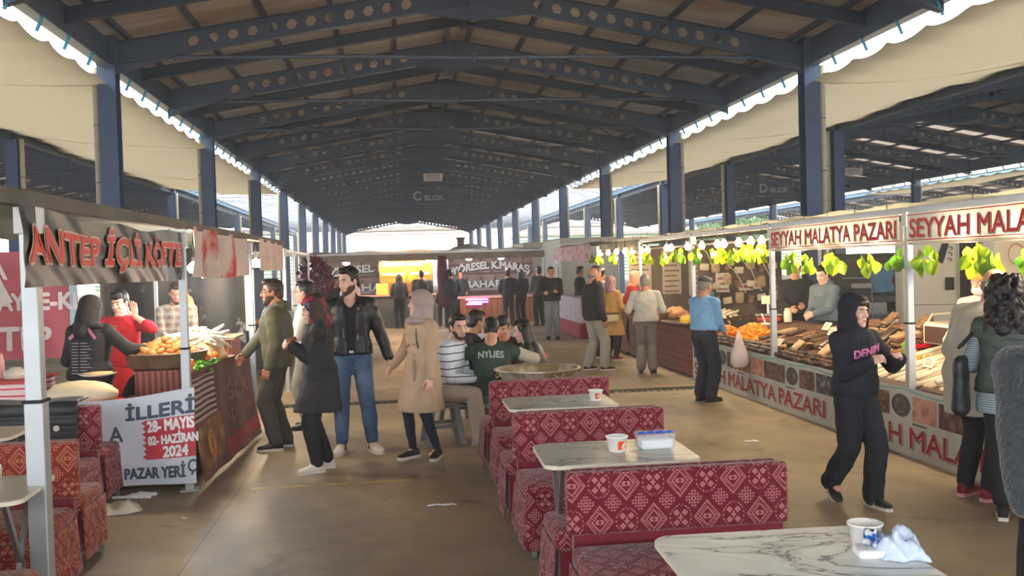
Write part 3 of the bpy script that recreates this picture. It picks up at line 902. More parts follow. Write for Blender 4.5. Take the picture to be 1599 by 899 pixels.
# black quilted coat over the farther bench
QUILT = mat('black_quilted_nylon', (30, 31, 33), .5, var=.15, bump=.5, bs=9, sheen=.2)
def quilt(u, v):
    x = -3.15 + u * .82
    q = .012 * abs(math.sin(v * 8 * PI)) + .01 * math.sin(u * 9)
    if v < .5: return (x, 7.20 - .025 - q - .05 * (1 - v * 2) ** 2, .50 + v * 2 * .325)
    return (x, 7.20 - .02 + (v - .5) * 2 * .24 + q * .2, .835 + q * .8 - .0 * v)
t = thing('coat', 'black quilted coat with a small round white badge laid over the farther kilim bench', 'coat')
MB().sheet(quilt, 30, 48).build('body', QUILT, t, smooth=True, solid=.012)
MB().lathe([(.0, 0), (.022, 0), (.022, .004), (0, .004)], 16).xf(Matrix.Translation((-2.47, 7.135, .66)) @ Matrix.Rotation(PI / 2, 4, 'X')).build('badge', WHITE, t)
# ------------------------------------------------------------------ stall frames, banners, skirts
def post(label, x, y, h=2.12, w_=.065, group=None, foot=True):
    t = thing('tent_post', label, 'post', (x, y, 0), 0, group)
    mb = MB(); g = w_ / 2
    mb.box(-g, g, -g, g, .0, 1.15).build('outer_tube', GALV, t, bevel=.006)
    mb = MB(); g = w_ / 2 * .86
    mb.box(-g, g, -g, g, 1.15, h).build('inner_tube', GALV, t, bevel=.005)
    MB().box(-w_ * .62, w_ * .62, -w_ * .62, w_ * .62, h - .13, h).build('corner_bracket', mat('white_bracket', (214, 214, 210), .5), t, bevel=.006)
    MB().box(-w_ * .56, w_ * .56, -w_ * .56, w_ * .56, 1.15, 1.165).build('collar', BLK, t)
    if foot: MB().box(-w_, w_, -w_, w_, 0, .012).build('foot', GALV, t)
    return t
def beam(label, p0, p1, w_=.04, h=.06, m=None, cat='beam', name='tent_beam', group=None):
    return tag(MB().bar(p0, p1, w_, h).build(name, m or GALV, bevel=.004), label, cat, group)

XS = 4.42
post('silver tent post between the two red lettered headers, boy standing beside it', XS, 7.57)
post('silver tent post at the far end of the second red lettered header', XS, 10.5)
post('silver tent post where the lettered skirt ends and the wooden counter begins', XS, 13.42)
post('thin tent post with a hook in front of the far fruit stalls', XS, 16.4, w_=.05)
post('silver post at the back corner seen under the second header near the parked car', 7.25, 15.2, w_=.055)
FABG = mat('grey_canvas', (138, 134, 122), .8, var=.2, vs=3, bump=.2, bs=6, trans=.35)
ROOFC = mat('stall_canvas', (124, 128, 120), .85, var=.15, vs=2, trans=.4)
def canopy(label, x0, x1, y0, y1, z0, z1, m=None, peak=.0):
    def fn(u, v):
        s_ = math.sin(PI * u) * math.sin(PI * v)
        return (x0 + (x1 - x0) * u, y0 + (y1 - y0) * v, z0 + (z1 - z0) * u - .05 * s_ + peak * (1 - max(abs(u - .5), abs(v - .5)) * 2) + .012 * math.sin(v * 17))
    return tag(MB().sheet(fn, 14, 14).build('canopy', m or ROOFC, smooth=True), label, 'canopy')
canopy('greyish canvas roof of the nearest fruit stall above its red lettered header', XS + .03, XS + 2.9, 4.65, 7.5, 2.20, 2.24)
canopy('greyish canvas roof above the second fruit stall section', XS + .03, XS + 2.9, 7.64, 10.45, 2.20, 2.24)
canopy('greyish canvas roof above the garlanded third fruit stall section', XS + .03, XS + 2.9, 10.56, 13.35, 2.20, 2.24)
canopy('greyish canvas roof above the wooden counter stall', XS + .03, XS + 2.9, 13.5, 16.3, 2.20, 2.24)
for ya, yb, nm in ((4.64, 7.54, 'nearest fruit stall'), (7.60, 10.47, 'second fruit stall section'), (10.53, 13.39, 'garlanded section'), (13.45, 16.37, 'wooden counter stall')):
    beam(f'galvanised header tube along the {nm}', (XS, ya, 2.13), (XS, yb, 2.13))
    beam(f'thin lower header rail under the lettering of the {nm}' if ya < 10 else f'thin lower wire rail over the {nm}', (XS, ya, 1.845 if ya < 10 else 1.98), (XS, yb, 1.845 if ya < 10 else 1.98), .025, .025, WHITE, 'rail', 'header_rail')

RED = mat('banner_red', (205, 44, 40), .6, var=.05)
REDD = mat('dark_red_print', (150, 28, 40), .6, var=.1)
BANW = mat('white_banner_vinyl', (206, 206, 198), .55, var=.05, vs=3, trans=.32)
SHADOWP = mat('black_print', (34, 26, 30), .6)
CREAM = mat('cream_print', (224, 204, 190), .6)

def banner_x(name, label, x, ya, yb, z0, z1, face, m, wave=.008, cat='banner', sag=0, top=None):
    """cloth hanging in the plane X=x from ya to yb as read by a viewer on side `face` (-1: seen from -X). returns fn(u,v,eps) in metres"""
    L = abs(yb - ya); sg = 1 if yb > ya else -1
    def fn(u, v, e=0):
        y = ya + sg * u; k = v / (z1 - z0)
        d = wave * (math.sin(u * 4.1) + .6 * math.sin(u * 9.7 + 1) * (1 - k) + .5 * math.sin(u * 2.3 + k * 3))
        return Vector((x + face * (e + d + .012), y, z0 + v - sag * math.sin(PI * min(max(u / L, 0), 1)) * k))
    t = thing(name, label, cat)
    mb = MB().sheet(lambda a, b: fn(a * L, b * (z1 - z0), 0), int(L / .07) + 1, 8)
    mb.build('cloth', m, t, smooth=True)
    return t, fn, L, z1 - z0

def letters(t, fn, body, u0, v0, width, height, layers, align='LEFT', sub=.0, name='lettering'):
    """layers: list of (stroke widening in metres, material, eps, du, dv); the stroke is widened by stacked shifted copies"""
    tt, box = fit_text(body, width, height, .0, align, sub=sub)
    for bold, m, e, du, dv in layers:
        mb = MB()
        n = 8 if bold > .004 else (4 if bold > 0 else 1)
        for i in range(n):
            ox, oy = (bold * math.cos(2 * PI * i / n), bold * math.sin(2 * PI * i / n)) if bold > 0 else (0, 0)
            mb.add([tuple(fn(u0 + p[0] + du + ox, v0 + p[1] + dv + oy, e + i * .00012)) for p in tt.v], tt.f)
        mb.build(name, m, t)

# red lettered headers
for ya, yb, which in ((10.44, 7.63, 'second'), (7.50, 4.60, 'nearest')):
    t, fn, L, Hh = banner_x('header_banner', f'white header banner with red capitals SEYYAH MALATYA PAZARI on the {which} fruit stall section', XS - .035, ya, yb, 1.86, 2.10, -1, BANW, .004)
    letters(t, fn, 'SEYYAH MALATYA PAZARI', .05, .035, L - .1, .155, [(.007, SHADOWP, .003, .006, -.005), (.009, CREAM, .005, 0, 0), (.003, RED, .008, 0, 0)], sub=.12)
    for v0 in (.008, .222):
        MB().sheet(lambda a, b: fn(a * L, v0 + b * .008, .004), 40, 1).build('red_border', RED, t)

# skirts with food pictures
t, fn, L, Hh = banner_x('counter_skirt', 'white vinyl counter skirt with food pictures and big red capitals along the fruit stall', XS - .04, 13.36, 4.6, .015, .60, -1, BANW, .006)
SKF = fn
FOODS = [foodmat('picture_nuts', (120, 70, 44), (176, 120, 82), (52, 30, 24), 26), foodmat('picture_sausage', (108, 34, 32), (150, 70, 60), (206, 150, 130), 14),
         foodmat('picture_apricots', (186, 112, 66), (214, 150, 96), (84, 44, 30), 18), foodmat('picture_grey', (160, 150, 140), (96, 92, 84), (40, 36, 34), 16),
         foodmat('picture_leather', (94, 58, 48), (140, 96, 78), (50, 30, 28), 10)]
DGREY = mat('dark_grey_print', (70, 66, 64), .6)
k = 0; u = .06
rn = random.Random(11)
while u < L - .3:
    wd = (.34, .62, .30, .36, .44)[k % 5]
    if u + wd > L: break
    kind = k % 5
    mb = MB()
    if kind == 2:
        n = 20; mb.add([tuple(fn(u + wd / 2 + wd / 2 * math.cos(2 * PI * i / n), .42 + .10 * math.sin(2 * PI * i / n), .004)) for i in range(n)], [tuple(range(n))])
        mb.build('bowl_picture', DGREY, t)
        m2 = MB().add([tuple(fn(u + wd / 2 + wd * .36 * math.cos(2 * PI * i / n), .42 + .068 * math.sin(2 * PI * i / n), .007)) for i in range(n)], [tuple(range(n))]); m2.build('food_picture', FOODS[3], t)
    else:
        MB().sheet(lambda a, b: fn(u + a * wd, .315 + b * .205, .004), 6, 1).build('food_picture', FOODS[(kind * 3 + k // 5) % 5], t)
    if k % 3 == 1: MB().sheet(lambda a, b: fn(u + a * .22, .278 + b * .014, .004), 4, 1).build('caption_line', DGREY, t)
    u += wd + .035; k += 1
MB().sheet(lambda a, b: fn(a * L, .545 + b * .018 + .012 * math.sin(a * 60) , .004), 120, 1).build('teal_border', mat('pale_teal_print', (128, 178, 168), .6), t)
for u0, wd, body in ((.12, 4.12, 'SEYYAH MALATYA PAZARI'), (4.52, 4.1, 'SEYYAH MALATYA PAZARI')):
    letters(t, fn, body, u0, .075, wd, .175, [(.010, SHADOWP, .003, .009, -.008), (.013, CREAM, .005, 0, 0), (.005, REDD, .008, 0, 0)], sub=.15)
MB().box(XS - .035, XS + .0, 4.6, 13.38, .0, .03).build('ground_rail', GALV, t)

# counters (trestle boxes) behind the skirt
WOODR = mat('reddish_plank', (112, 54, 36), .6, var=.25, vs=2, stretch=(1, .25, 8), bump=.2, bs=4)
WOODD = mat('dark_board', (66, 42, 30), .6, var=.2, vs=4)
BROWNCL = mat('brown_cloth', (92, 62, 48), .9, var=.3, vs=7, bump=.4, bs=12)
for ya, yb, nm in ((4.7, 7.5, 'nearest'), (7.64, 10.44, 'second'), (10.56, 13.34, 'third')):
    t = thing('counter', f'long brown covered display counter of the {nm} fruit stall section', 'counter', (0, 0, 0))
    MB().prism([(XS + .0, .05), (XS + 1.35, .05), (XS + 1.35, .84), (XS + 1.15, .84), (XS + .12, .59), (XS + .0, .55)], 1, ya, yb).build('body', BROWNCL, t)
    MB().prism([(XS - .005, .55), (XS - .005, .59), (XS + .12, .63), (XS + .12, .59), (XS + .02, .55)], 1, ya, yb).build('front_lip', WOODD, t)
def slope(x): return .59 + (x - XS - .12) * (.25 / 1.03)

# wooden counter stall
t = thing('wooden_counter', 'reddish plank counter with a curved top edge beside the man in the blue shirt', 'counter')
mb = MB()
for i in range(7):
    mb.box(XS - .02, XS + .02, 13.5, 15.75, .02 + i * .1, .115 + i * .1)
mb.build('plank_front', WOODR, t)
def ct(u, v):
    return (XS - .06 + v * 1.1, 13.5 + u * 2.25, .74 + .05 * abs(u - .5) * 2 + v * .12)
MB().sheet(ct, 16, 8).build('top', WOODD, t, solid=.03)
MB().box(XS + .02, XS + .9, 13.5, 13.54, .02, .74).build('side_panel', WOODR, t)
t = thing('wooden_counter', 'far plank counter continuing beyond the wooden one with wares on top', 'counter')
MB().box(XS - .02, XS + .9, 16.45, 19.3, .02, .78).build('body', WOODR, t); MB().box(XS - .06, XS + .95, 16.4, 19.35, .78, .81).build('top', WOODD, t)

# goods ---------------------------------------------------------------
def lump(rn, s, n=8):
    mb = MB(); mb.ell((0, 0, 0), s, n)
    mb.v = [tuple(Vector(p) * (1 + .18 * noise.noise(Vector(p) * 30 + Vector((rn.random() * 9, 0, 0))))) for p in mb.v]; return mb
def scatter(name, cat, group, label, protos, spots):
    """spots: (x,y,z,rx,ry,rz,scale)"""
    for i, (x, y, z, a, b, c, s) in enumerate(spots):
        p = protos[i % len(protos)]
        if i < len(protos): o = p
        else: o = dup(p)
        o.location = (x, y, z); o.rotation_euler = (a, b, c); o.scale = (s, s, s) if not isinstance(s, tuple) else s
        tag(o, label, cat, group)
SLA = math.atan(.25 / 1.03)
rn = random.Random(21)
PK = [mat('brown_fruit_leather', (92, 64, 48), .35, var=.3, vs=20), mat('tan_packet', (168, 140, 106), .4, var=.25, vs=15), mat('dark_packet', (60, 46, 38), .35, var=.3, vs=20), mat('nut_packet', (148, 116, 84), .5, var=.3, c2=(92, 56, 36), cs=40)]
def packet(w_, l, h, m, seed):
    mb = MB(); cushion(mb, -w_ / 2, w_ / 2, -l / 2, l / 2, 0, h, h * .22)
    r_ = random.Random(seed); mb.v = [(x + .006 * math.sin(y * 40 + seed), y + .005 * math.sin(x * 50), z + .005 * math.sin(x * 60 + y * 30 + seed) * (z > h * .3)) for x, y, z in mb.v]
    return mb.build('fruit_packet', m, smooth=True)
# second section: stacked packets in rows, price cards
prot = [packet(.19, .13, .035, PK[i % 4], i) for i in range(8)]
sp = []
for i in range(7):
    y = 9.02 + i * .225
    for j in range(4):
        x = XS + .25 + j * .25
        for kz in range(1 + j + (j > 1) + ((i * 7 + j * 3) % 3 == 0)):
            sp.append((x + rn.uniform(-.02, .02), y + rn.uniform(-.02, .02), slope(x) + .014 + kz * .037 + (.035 if (i + j) % 3 == 0 else 0), 0, -SLA - (.45 if (i + j) % 3 == 0 else 0), rn.uniform(-.12, .12), 1))
scatter('fruit_packet', 'packet', 'brown packets of fruit leather on the second section', 'brown packet of dried fruit leather stacked on the second fruit stall section', prot, sp)
# low dark rolls at the front edge
rollp = []
for i in range(3):
    mb = MB().tube([(0, -.14, 0), (.004, -.05, .004), (-.004, .05, -.003), (0, .14, 0)], .022, 8)
    rollp.append(mb.build('fruit_roll', PK[(0, 2, 0)[i]], smooth=True))
sp = []
for i in range(12):
    y = 8.9 + i * .13
    for j in range(2 if i % 2 else 3):
        sp.append((XS + .03 + j * .05, y + rn.uniform(-.02, .02), .61 + j * .03 + .01, rn.uniform(-.1, .1), 0, rn.uniform(-.3, .3), 1))
scatter('fruit_roll', 'roll', 'dark rolls along the front edge of the second section', 'dark brown dried fruit roll along the front edge of the second fruit section', rollp, sp)
# third section: sheets, apricots in a heap, boxes
sp = []
prot = [packet(.22, .16, .03, PK[(i * 3) % 4], i + 20) for i in range(5)]
for i in range(9):
    y = 10.68 + i * .15
    for j in range(3):
        sp.append((XS + .18 + j * .26, y, slope(XS + .18 + j * .26) + .015 + .03 * (i % 2), 0, -SLA, rn.uniform(-.5, .5), 1))
scatter('fruit_packet', 'packet', 'brown packets on the third section', 'brown packet of dried fruit lying on the garlanded third fruit section', prot, sp)
sp = []
roll2 = [dup(rollp[0]), dup(rollp[1])]
for i in range(20):
    for j in range(3):
        if i > 16 and j: continue
        sp.append((XS + .03 + j * .045, 10.68 + i * .135, .61 + j * .032 + .01, 0, 0, rn.uniform(-.35, .35), 1))
scatter('fruit_roll', 'roll', 'dark rolls along the front edge of the third section', 'dark brown dried fruit roll along the front edge of the garlanded section', roll2, sp)
ORA = mat('dried_apricot', (238, 138, 30), .45, var=.2, vs=9)
YEL = mat('yellow_fruit', (226, 178, 42), .45, var=.2, vs=9)
TANF = mat('tan_roots', (206, 168, 118), .6, var=.25, vs=9)
GRNP = mat('green_pepper', (84, 140, 36), .35, var=.2, vs=9)
TOMR = mat('tomato_red', (196, 50, 36), .35, var=.1)
def heap(protos, label, cat, group, cx, cy, cz, rx, ry, h, n, seed, size, layers=4, flat=False):
    r_ = random.Random(seed); sp = []
    for i in range(n):
        t = (i + .5) / n; rr_ = math.sqrt(t); a = i * 2.39996
        z = cz + h * (1 - rr_ ** 1.6) + size * .5
        sp.append((cx + rx * rr_ * math.cos(a), cy + ry * rr_ * math.sin(a), z, r_.uniform(-.6, .6), r_.uniform(-.6, .6), r_.uniform(0, 6), r_.uniform(.85, 1.2)))
    scatter('x', cat, group, label, protos, sp)
def mound(x, y, z, rx, ry, h, m, label, name='mound'):
    mb = MB().lathe([(1, 0), (.93, .25), (.75, .6), (.45, .88), (.15, 1.0)], 16); mb.v = [(a * rx, b * ry, c * h) for a, b, c in mb.v]
    o = mb.build(name, m, smooth=True); o.location = (x, y, z); tag(o, label, name, kind='stuff'); return o
def lumps(name, m, size, n=2):
    return [lump(random.Random(i), size, 8).build(name, m, smooth=True) for i in range(n)]
ap = lumps('dried_apricot', ORA, (.045, .022, .016))
heap(ap, 'bright orange dried apricot in the heap behind the white scoop', 'apricot', 'heap of dried apricots', XS + .42, 12.15, .745, .20, .36, .12, 90, 5, .01)
mound(XS + .42, 12.15, .66, .23, .40, .17, ORA, 'dense core of the orange dried apricot heap', 'apricot_heap')
ap2 = [dup(ap[0]), dup(ap[1])]
heap(ap2, 'orange dried apricot in the small heap near the second tray', 'apricot', 'second heap of dried apricots', XS + .34, 12.95, .71, .14, .28, .08, 50, 6, .01)
mound(XS + .34, 12.95, .64, .16, .31, .13, ORA, 'core of the second orange apricot heap', 'apricot_heap')
# scoop and cards
t = thing('scoop', 'white plastic scoop standing on the orange apricots', 'scoop', (XS + .5, 11.95, .88), .4)
MB().tube([(0, 0, .0), (-.05, .02, .14)], .012, 8).build('handle', WHITE, t); MB().lathe([(.0, 0), (.05, 0), (.065, .03), (.06, .03), (.045, .006), (0, .006)], 14, (0, 0, -.02)).build('cup', WHITE, t, smooth=True)
def card(x, y, z, label, w_=.16, h=.1, tilt=-35, tone=(226, 214, 184), nm='price_card'):
    t = thing(nm, label, 'price card', (x, y, z), R(-90))
    c = MB().box(-w_ / 2, w_ / 2, -.003, .003, 0, h); M = Matrix.Rotation(R(tilt), 4, 'X'); c.xf(M).build('card', mat('cream_card', tone, .6, var=.03), t)
    l = MB()
    for i in range(3): l.box(-w_ * .38, w_ * .3 * (1 - .2 * i), -.0045, -.0032, h * (.25 + .22 * i), h * (.25 + .22 * i) + .008)
    l.xf(M).build('writing', mat('grey_print', (120, 108, 104)), t)
for i, (x, y, z_, d) in enumerate(((4.98, 10.35, .90, 'highest of three'), (4.90, 10.05, .86, 'tilted, middle of three'), (4.84, 9.72, .83, 'largest, just behind the hooded child'), (4.55, 10.72, .70, 'beside the far post of the header'), (5.3, 10.6, .95, 'small, at the back of the pile'))):
    card(x, y, z_, f'cream price card on the brown packets, {d}')
card(XS + .38, 7.95, .72, 'cream price card standing on the pale rolls just past the tent post')

# nearest section: long pale rolls on sloping boards, orange heap, red tray, pepper
PAL = mat('pale_roll', (206, 186, 156), .5, var=.15, vs=8)
lr = [MB().tube([(-.40, 0, 0), (-.13, .004, .003), (.13, -.004, 0), (.40, 0, 0)], .027, 10).build('pale_roll', PAL, smooth=True),
      MB().tube([(-.40, 0, 0), (-.1, -.004, .002), (.15, .004, 0), (.40, 0, 0)], .024, 10).build('pale_roll', mat('cream_roll', (222, 208, 182), .5, var=.15, vs=8), smooth=True)]
sp = []
for i in range(33):
    y = 4.9 + i * .117
    x = XS + .45
    sp.append((x, y, slope(x) + .035, 0, -SLA, rn.uniform(-.12, .12), 1))
    if i % 3 == 0: sp.append((x + .05, y + .05, slope(x) + .085, 0, -SLA, rn.uniform(-.2, .2), 1))
scatter('pale_roll', 'roll', 'long pale rolls on the nearest section', 'long pale roll lying up the slope of the fruit counter by the hooded child', lr, sp)
ap3 = [dup(ap[0]), dup(ap[1])]
heap(ap3, 'orange dried fruit piece beyond the pale rolls beside the red tray', 'apricot', 'orange pieces beyond the pale rolls', XS + .66, 8.62, .725, .15, .42, .06, 50, 8, .01)
t = thing('tray', 'red plastic tray near the hooded boy on the nearest fruit section', 'tray', (XS + .86, 8.95, .80), .1)
MB().prism(rr(-.12, .12, -.09, .09, .02), 2, 0, .01).build('base', mat('red_plastic', (226, 40, 56), .35), t)
b = MB()
for a, c in (((-.12, -.09), (.12, -.09)), ((.12, -.09), (.12, .09)), ((.12, .09), (-.12, .09)), ((-.12, .09), (-.12, -.09))): b.bar((*a, .02), (*c, .02), .012, .04)
b.build('rim', mat('red_plastic', (226, 40, 56)), t)
o = MB().tube([(0, 0, .0), (.01, 0, .06), (.0, .01, .12), (.015, 0, .17)], [.028, .03, .024, .006], 10).build('green_pepper', GRNP, smooth=True); o.location = (XS + .55, 8.62, .74); tag(o, 'long green pepper standing up among the orange pieces', 'pepper')
t = thing('display_box', 'white and brown display cooler standing behind the pale rolls', 'box', (XS + 1.12, 8.55, .845))
MB().box(-.20, .20, -.35, .35, 0, .20).build('cabinet', mat('cooler_white', (214, 208, 196), .4), t, bevel=.01)
MB().box(-.215, -.202, -.3, .3, .02, .18).build('side_panel', WOODD, t)
mb = MB().box(-.19, .19, -.33, .33, .20, .22)
mb.build('lid', mat('cooler_lid', (190, 180, 160), .4), t)
for s in (-1, 1): MB().tube([(-.18, s * .3, .21), (-.13, s * .3, .29), (.13, s * .3, .30), (.18, s * .3, .21)], .012, 8).build('lid_rail', mat('cooler_lid', (190, 180, 160)), t)
# wooden counter goods
ye = lumps('yellow_fruit', YEL, (.03, .028, .025))
heap(ye, 'small yellow green fruit heaped on the wooden counter', 'fruit', 'yellow fruit on the wooden counter', XS + .28, 14.15, .80, .22, .42, .10, 80, 9, .01)
mound(XS + .28, 14.15, .77, .24, .44, .09, YEL, 'core of the yellow fruit heap on the wooden counter', 'fruit_heap')
tn = lumps('tan_sack', mat('tan_paper', (178, 132, 92), .7, var=.2, vs=8), (.14, .11, .05))
heap(tn, 'tan paper sack piled at the far end of the wooden counter', 'sack', 'tan sacks on the wooden counter', XS + .25, 15.2, .80, .18, .35, .14, 12, 10, .02)
st = [MB().tube([(-.16, 0, 0), (0, .01, .01), (.16, 0, 0)], [.014, .02, .01], 7).build('pale_stick', PAL, smooth=True) for _ in range(2)]
heap(st, 'pale stick shaped sweet lying behind the yellow fruit', 'stick', 'pale sticks on the wooden counter', XS + .62, 13.95, .86, .2, .3, .08, 30, 12, .01)
# goods on third section's back and far counter
t = thing('weighing_scale', 'weighing scale with red base behind the apricot heap', 'scale', (XS + .98, 13.0, .845), R(-20))
MB().box(-.16, .16, -.14, .14, 0, .07).build('base', mat('red_base', (170, 44, 36), .5), t, bevel=.01); MB().box(-.19, .19, -.16, .16, .085, .10).build('pan', STEEL, t); MB().bar((.0, .12, .05), (0, .14, .3), .03).build('stem', STEEL, t); MB().box(-.09, .09, .12, .15, .24, .36).build('display', mat('cream_card', (226, 214, 184)), t)
t = thing('jar', 'cream plastic jar beside the weighing scale', 'jar', (XS + 1.1, 12.6, .845)); MB().lathe([(.05, 0), (.055, .01), (.055, .15), (.04, .17)], 14).build('body', mat('cream_card', (226, 214, 184)), t, smooth=True); MB().lathe([(.043, .17), (.043, .195), (0, .2)], 14).build('lid', WHITE, t)
far_m = lumps('brown_sack', mat('brown_sack', (128, 92, 64), .8, var=.3, vs=8), (.16, .13, .07))
heap(far_m, 'brown bundle on the far plank counter beyond the wooden one', 'bundle', 'bundles on the far counter', XS + .45, 17.9, .83, .3, 1.1, .1, 26, 14, .02)

# garlands of yellow-green leaves and warm bulbs
LEAF = mat('vine_leaf', (170, 190, 30), .5, var=.25, vs=5, c2=(92, 140, 30), cs=3, trans=.4)
LEAFD = mat('green_vine_leaf', (70, 130, 40), .5, var=.25, vs=5, c2=(150, 180, 40), cs=4, trans=.35)
def leafy(seed, n=9, h=.26, spread=.13):
    r_ = random.Random(seed); mb = MB()
    for i in range(n):
        a = r_.uniform(0, 2 * PI); L = r_.uniform(.09, .15); wd = L * .42
        c = Vector((r_.uniform(-.04, .04), r_.uniform(-spread, spread), -r_.uniform(0, h - .1)))
        tilt = Matrix.Rotation(a, 3, 'Z') @ Matrix.Rotation(r_.uniform(-.5, .5), 3, 'Y')
        pts = []
        for s, t_ in ((0, 0), (.6, .2), (1, .45), (.7, .75), (0, 1), (-.7, .75), (-1, .45), (-.6, .2)):
            pts.append(c + tilt @ Vector((s * wd, .018 * abs(s) + .02 * math.sin(t_ * 3), -t_ * L)))
        mid = c + tilt @ Vector((0, -.008, -L * .5))
        mb.add(pts + [mid], [(k, (k + 1) % 8, 8) for k in range(8)])
    return mb.mesh('leaf_cluster', False)
leafm = [leafy(i) for i in range(6)]
LY = [9.95, 9.55, 8.95, 8.3, 7.75, 7.25, 6.62, 6.45, 5.95, 5.45, 5.0]
for i, y in enumerate(LY):
    me = leafm[i % 6].copy(); me.materials.append(LEAFD if i in (4, 8) else LEAF)
    o = link('leaf_garland', me); o.location = (XS - .0, y, 1.83); o.scale = (1, 1, 1.0)
    tag(o, f'cluster of yellow green vine leaves hanging under the {"second" if y > 7.6 else "nearest"} red lettered header', 'leaves', f'leaf clusters under the {"second" if y > 7.6 else "nearest"} header')
LY2 = [10.75, 11.1, 11.4, 11.75, 12.05, 12.45, 13.2, 13.9, 14.3, 14.9, 15.8, 16.9, 18.3, 19.6, 20.4]
for i, y in enumerate(LY2):
    me = leafm[(i * 5) % 6].copy(); me.materials.append(LEAFD if i in (6, 7) else LEAF)
    o = link('leaf_garland', me); o.location = (XS - .02, y, 1.96 if y < 16 else 1.98)
    tag(o, 'cluster of yellow green vine leaves strung along the bulbs over the far fruit stalls', 'leaves', 'leaf clusters over the far fruit stalls')

WARM = mat('warm_bulb', (255, 214, 140), .3, var=0, emit=38)
COOL = mat('cool_bulb', (225, 240, 255), .3, var=0, emit=34)
ORANGE = mat('orange_bulb', (255, 150, 40), .3, var=0, emit=30)
SOCK = mat('bulb_socket', (70, 66, 60), .6)
BULB_ME = {}
def bulb(loc, label, group, warm=True, power=14, rad=.045, light=True, m=None):
    t = thing('light_bulb', label, 'bulb', loc, 0, group)
    key = (warm, rad, m)
    if key not in BULB_ME:
        a = MB().lathe([(.012, .0), (rad * .55, -.02), (rad, -.05), (rad, -.075), (rad * .7, -.105), (.008, -.118)], 14).mesh('glass'); a.materials.append(m or (WARM if warm else COOL)); shade(a, True)
        b = MB().lathe([(.018, 0), (.018, .045), (.006, .055), (.004, .16)], 10).mesh('socket'); b.materials.append(SOCK)
        BULB_ME[key] = (a, b)
    a, b = BULB_ME[key]
    link('glass', a, t); link('socket', b, t)
    MB().tube([(0, 0, .12), (0, 0, .24)], .004, 4).build('cord', SOCK, t)
    if light:
        ld = bpy.data.lights.new('bulb_glow', 'POINT'); ld.energy = power; ld.shadow_soft_size = rad * 1.2
        ld.color = (1, .80, .56) if warm else (.85, .93, 1)
        lo = bpy.data.objects.new('bulb_glow', ld); COL.objects.link(lo); lo.parent = t; lo.location = (0, 0, -.19)
    return t
for y in (9.75, 9.2, 8.62, 8.02): bulb((XS + .06, y, 1.99), 'glowing warm bulb behind the second red lettered header', 'warm bulbs behind the second header', power=16)
for y in (6.75, 6.1, 5.4): bulb((XS + .06, y, 1.99), 'glowing warm bulb behind the nearest red lettered header', 'warm bulbs behind the nearest header', power=20)
for y in (10.8, 11.15, 11.55, 12.1, 12.35, 13.0, 13.65, 14.5, 14.75, 15.9, 16.3, 16.9, 17.5, 18.2, 18.9, 19.6): bulb((XS + .0, y, 2.03), 'glowing warm bulb on the string over the far fruit stalls', 'warm bulbs over the far fruit stalls', power=13)
tag(MB().tube([(XS, 4.7 + i * .3, 1.838) for i in range(20)], .004, 4).build('garland_wire', SOCK), 'thin wire carrying the leaf clusters under the red lettered headers', 'wire')
tag(MB().tube([(XS - .01, 10.6 + i * .5, 1.975) for i in range(21)], .004, 4).build('garland_wire', SOCK), 'thin wire carrying the leaf clusters of the far fruit stalls', 'wire')
tag(MB().tube([(XS, 10.6 + i * .5, 2.17 - .03 * abs(math.sin(i))) for i in range(19)], .006, 5).build('light_cable', BLK), 'black cable carrying the bulbs and leaves over the far fruit stalls', 'cable')

# things behind the fruit stalls
DTARP = mat('dark_backdrop', (66, 54, 46), .8, var=.4, vs=2.5, c2=(104, 84, 70), cs=2.2, bump=.3, bs=4)
tag(MB().sheet(lambda u, v: (XS + .9 + u * 1.55, 15.9 + .01 * math.sin(u * 14), .0 + v * 2.1), 24, 6).build('backdrop', DTARP, solid=.006, smooth=True), 'dark brown cloth partition behind the apricot section', 'partition')
tag(MB().sheet(lambda u, v: (XS + .6 + u * 2.2, 19.56 + .02 * math.sin(u * 14), .0 + v * 2.1), 24, 6).build('backdrop', mat('dim_tan_cloth', (112, 96, 80), .8, var=.3, vs=2), solid=.006, smooth=True), 'dim tan cloth partition carrying the tall posters behind the long haired seller', 'partition')
PNTP = mat('pale_posters', (186, 172, 152), .7, var=.1, c2=(150, 96, 84), cs=9, cthr=.62)
for i, (x, y, z, w_, h, d) in enumerate(((5.25, 19.53, 1.10, .50, .92, 'behind the long haired seller'), (5.95, 19.53, 1.05, .42, .95, 'next to the pale ladder like rack'), (6.5, 19.53, 1.0, .34, 1.0, 'narrow, near the thin post'), (5.75, 15.86, 1.18, .24, .34, 'small, on the dark partition'), (6.18, 15.86, 1.2, .26, .12, 'small and low, on the dark partition'), (6.35, 15.86, 1.22, .2, .14, 'at the edge of the dark partition'))):
    t = thing('poster', f'pale poster with reddish lines {d}', 'poster', (x, y, z))
    MB().box(-w_ / 2, w_ / 2, -.006, .006, 0, h).build('sheet', mat('poster_paper', (190, 176, 156), .7), t)
    l = MB()
    n = max(2, int(h / .11))
    for j in range(n): l.box(-w_ * .38, w_ * (.38 - .1 * (j % 2)), -.0085, -.0065, .04 + j * (h - .06) / n, .04 + j * (h - .06) / n + .03)
    l.build('writing', mat('rust_print', (132, 76, 66), .7), t)
t = thing('van_partition', 'tall cream cloth partition with faint drawings behind the nearest fruit section', 'partition', (0, 0, 0))
MB().sheet(lambda u, v: (8.0 + u * 1.9, 11.6 + .02 * math.sin(u * 20), .1 + v * 2.2), 20, 6).build('cloth', mat('cream_cloth', (214, 196, 160), .8, var=.08), t, smooth=True)
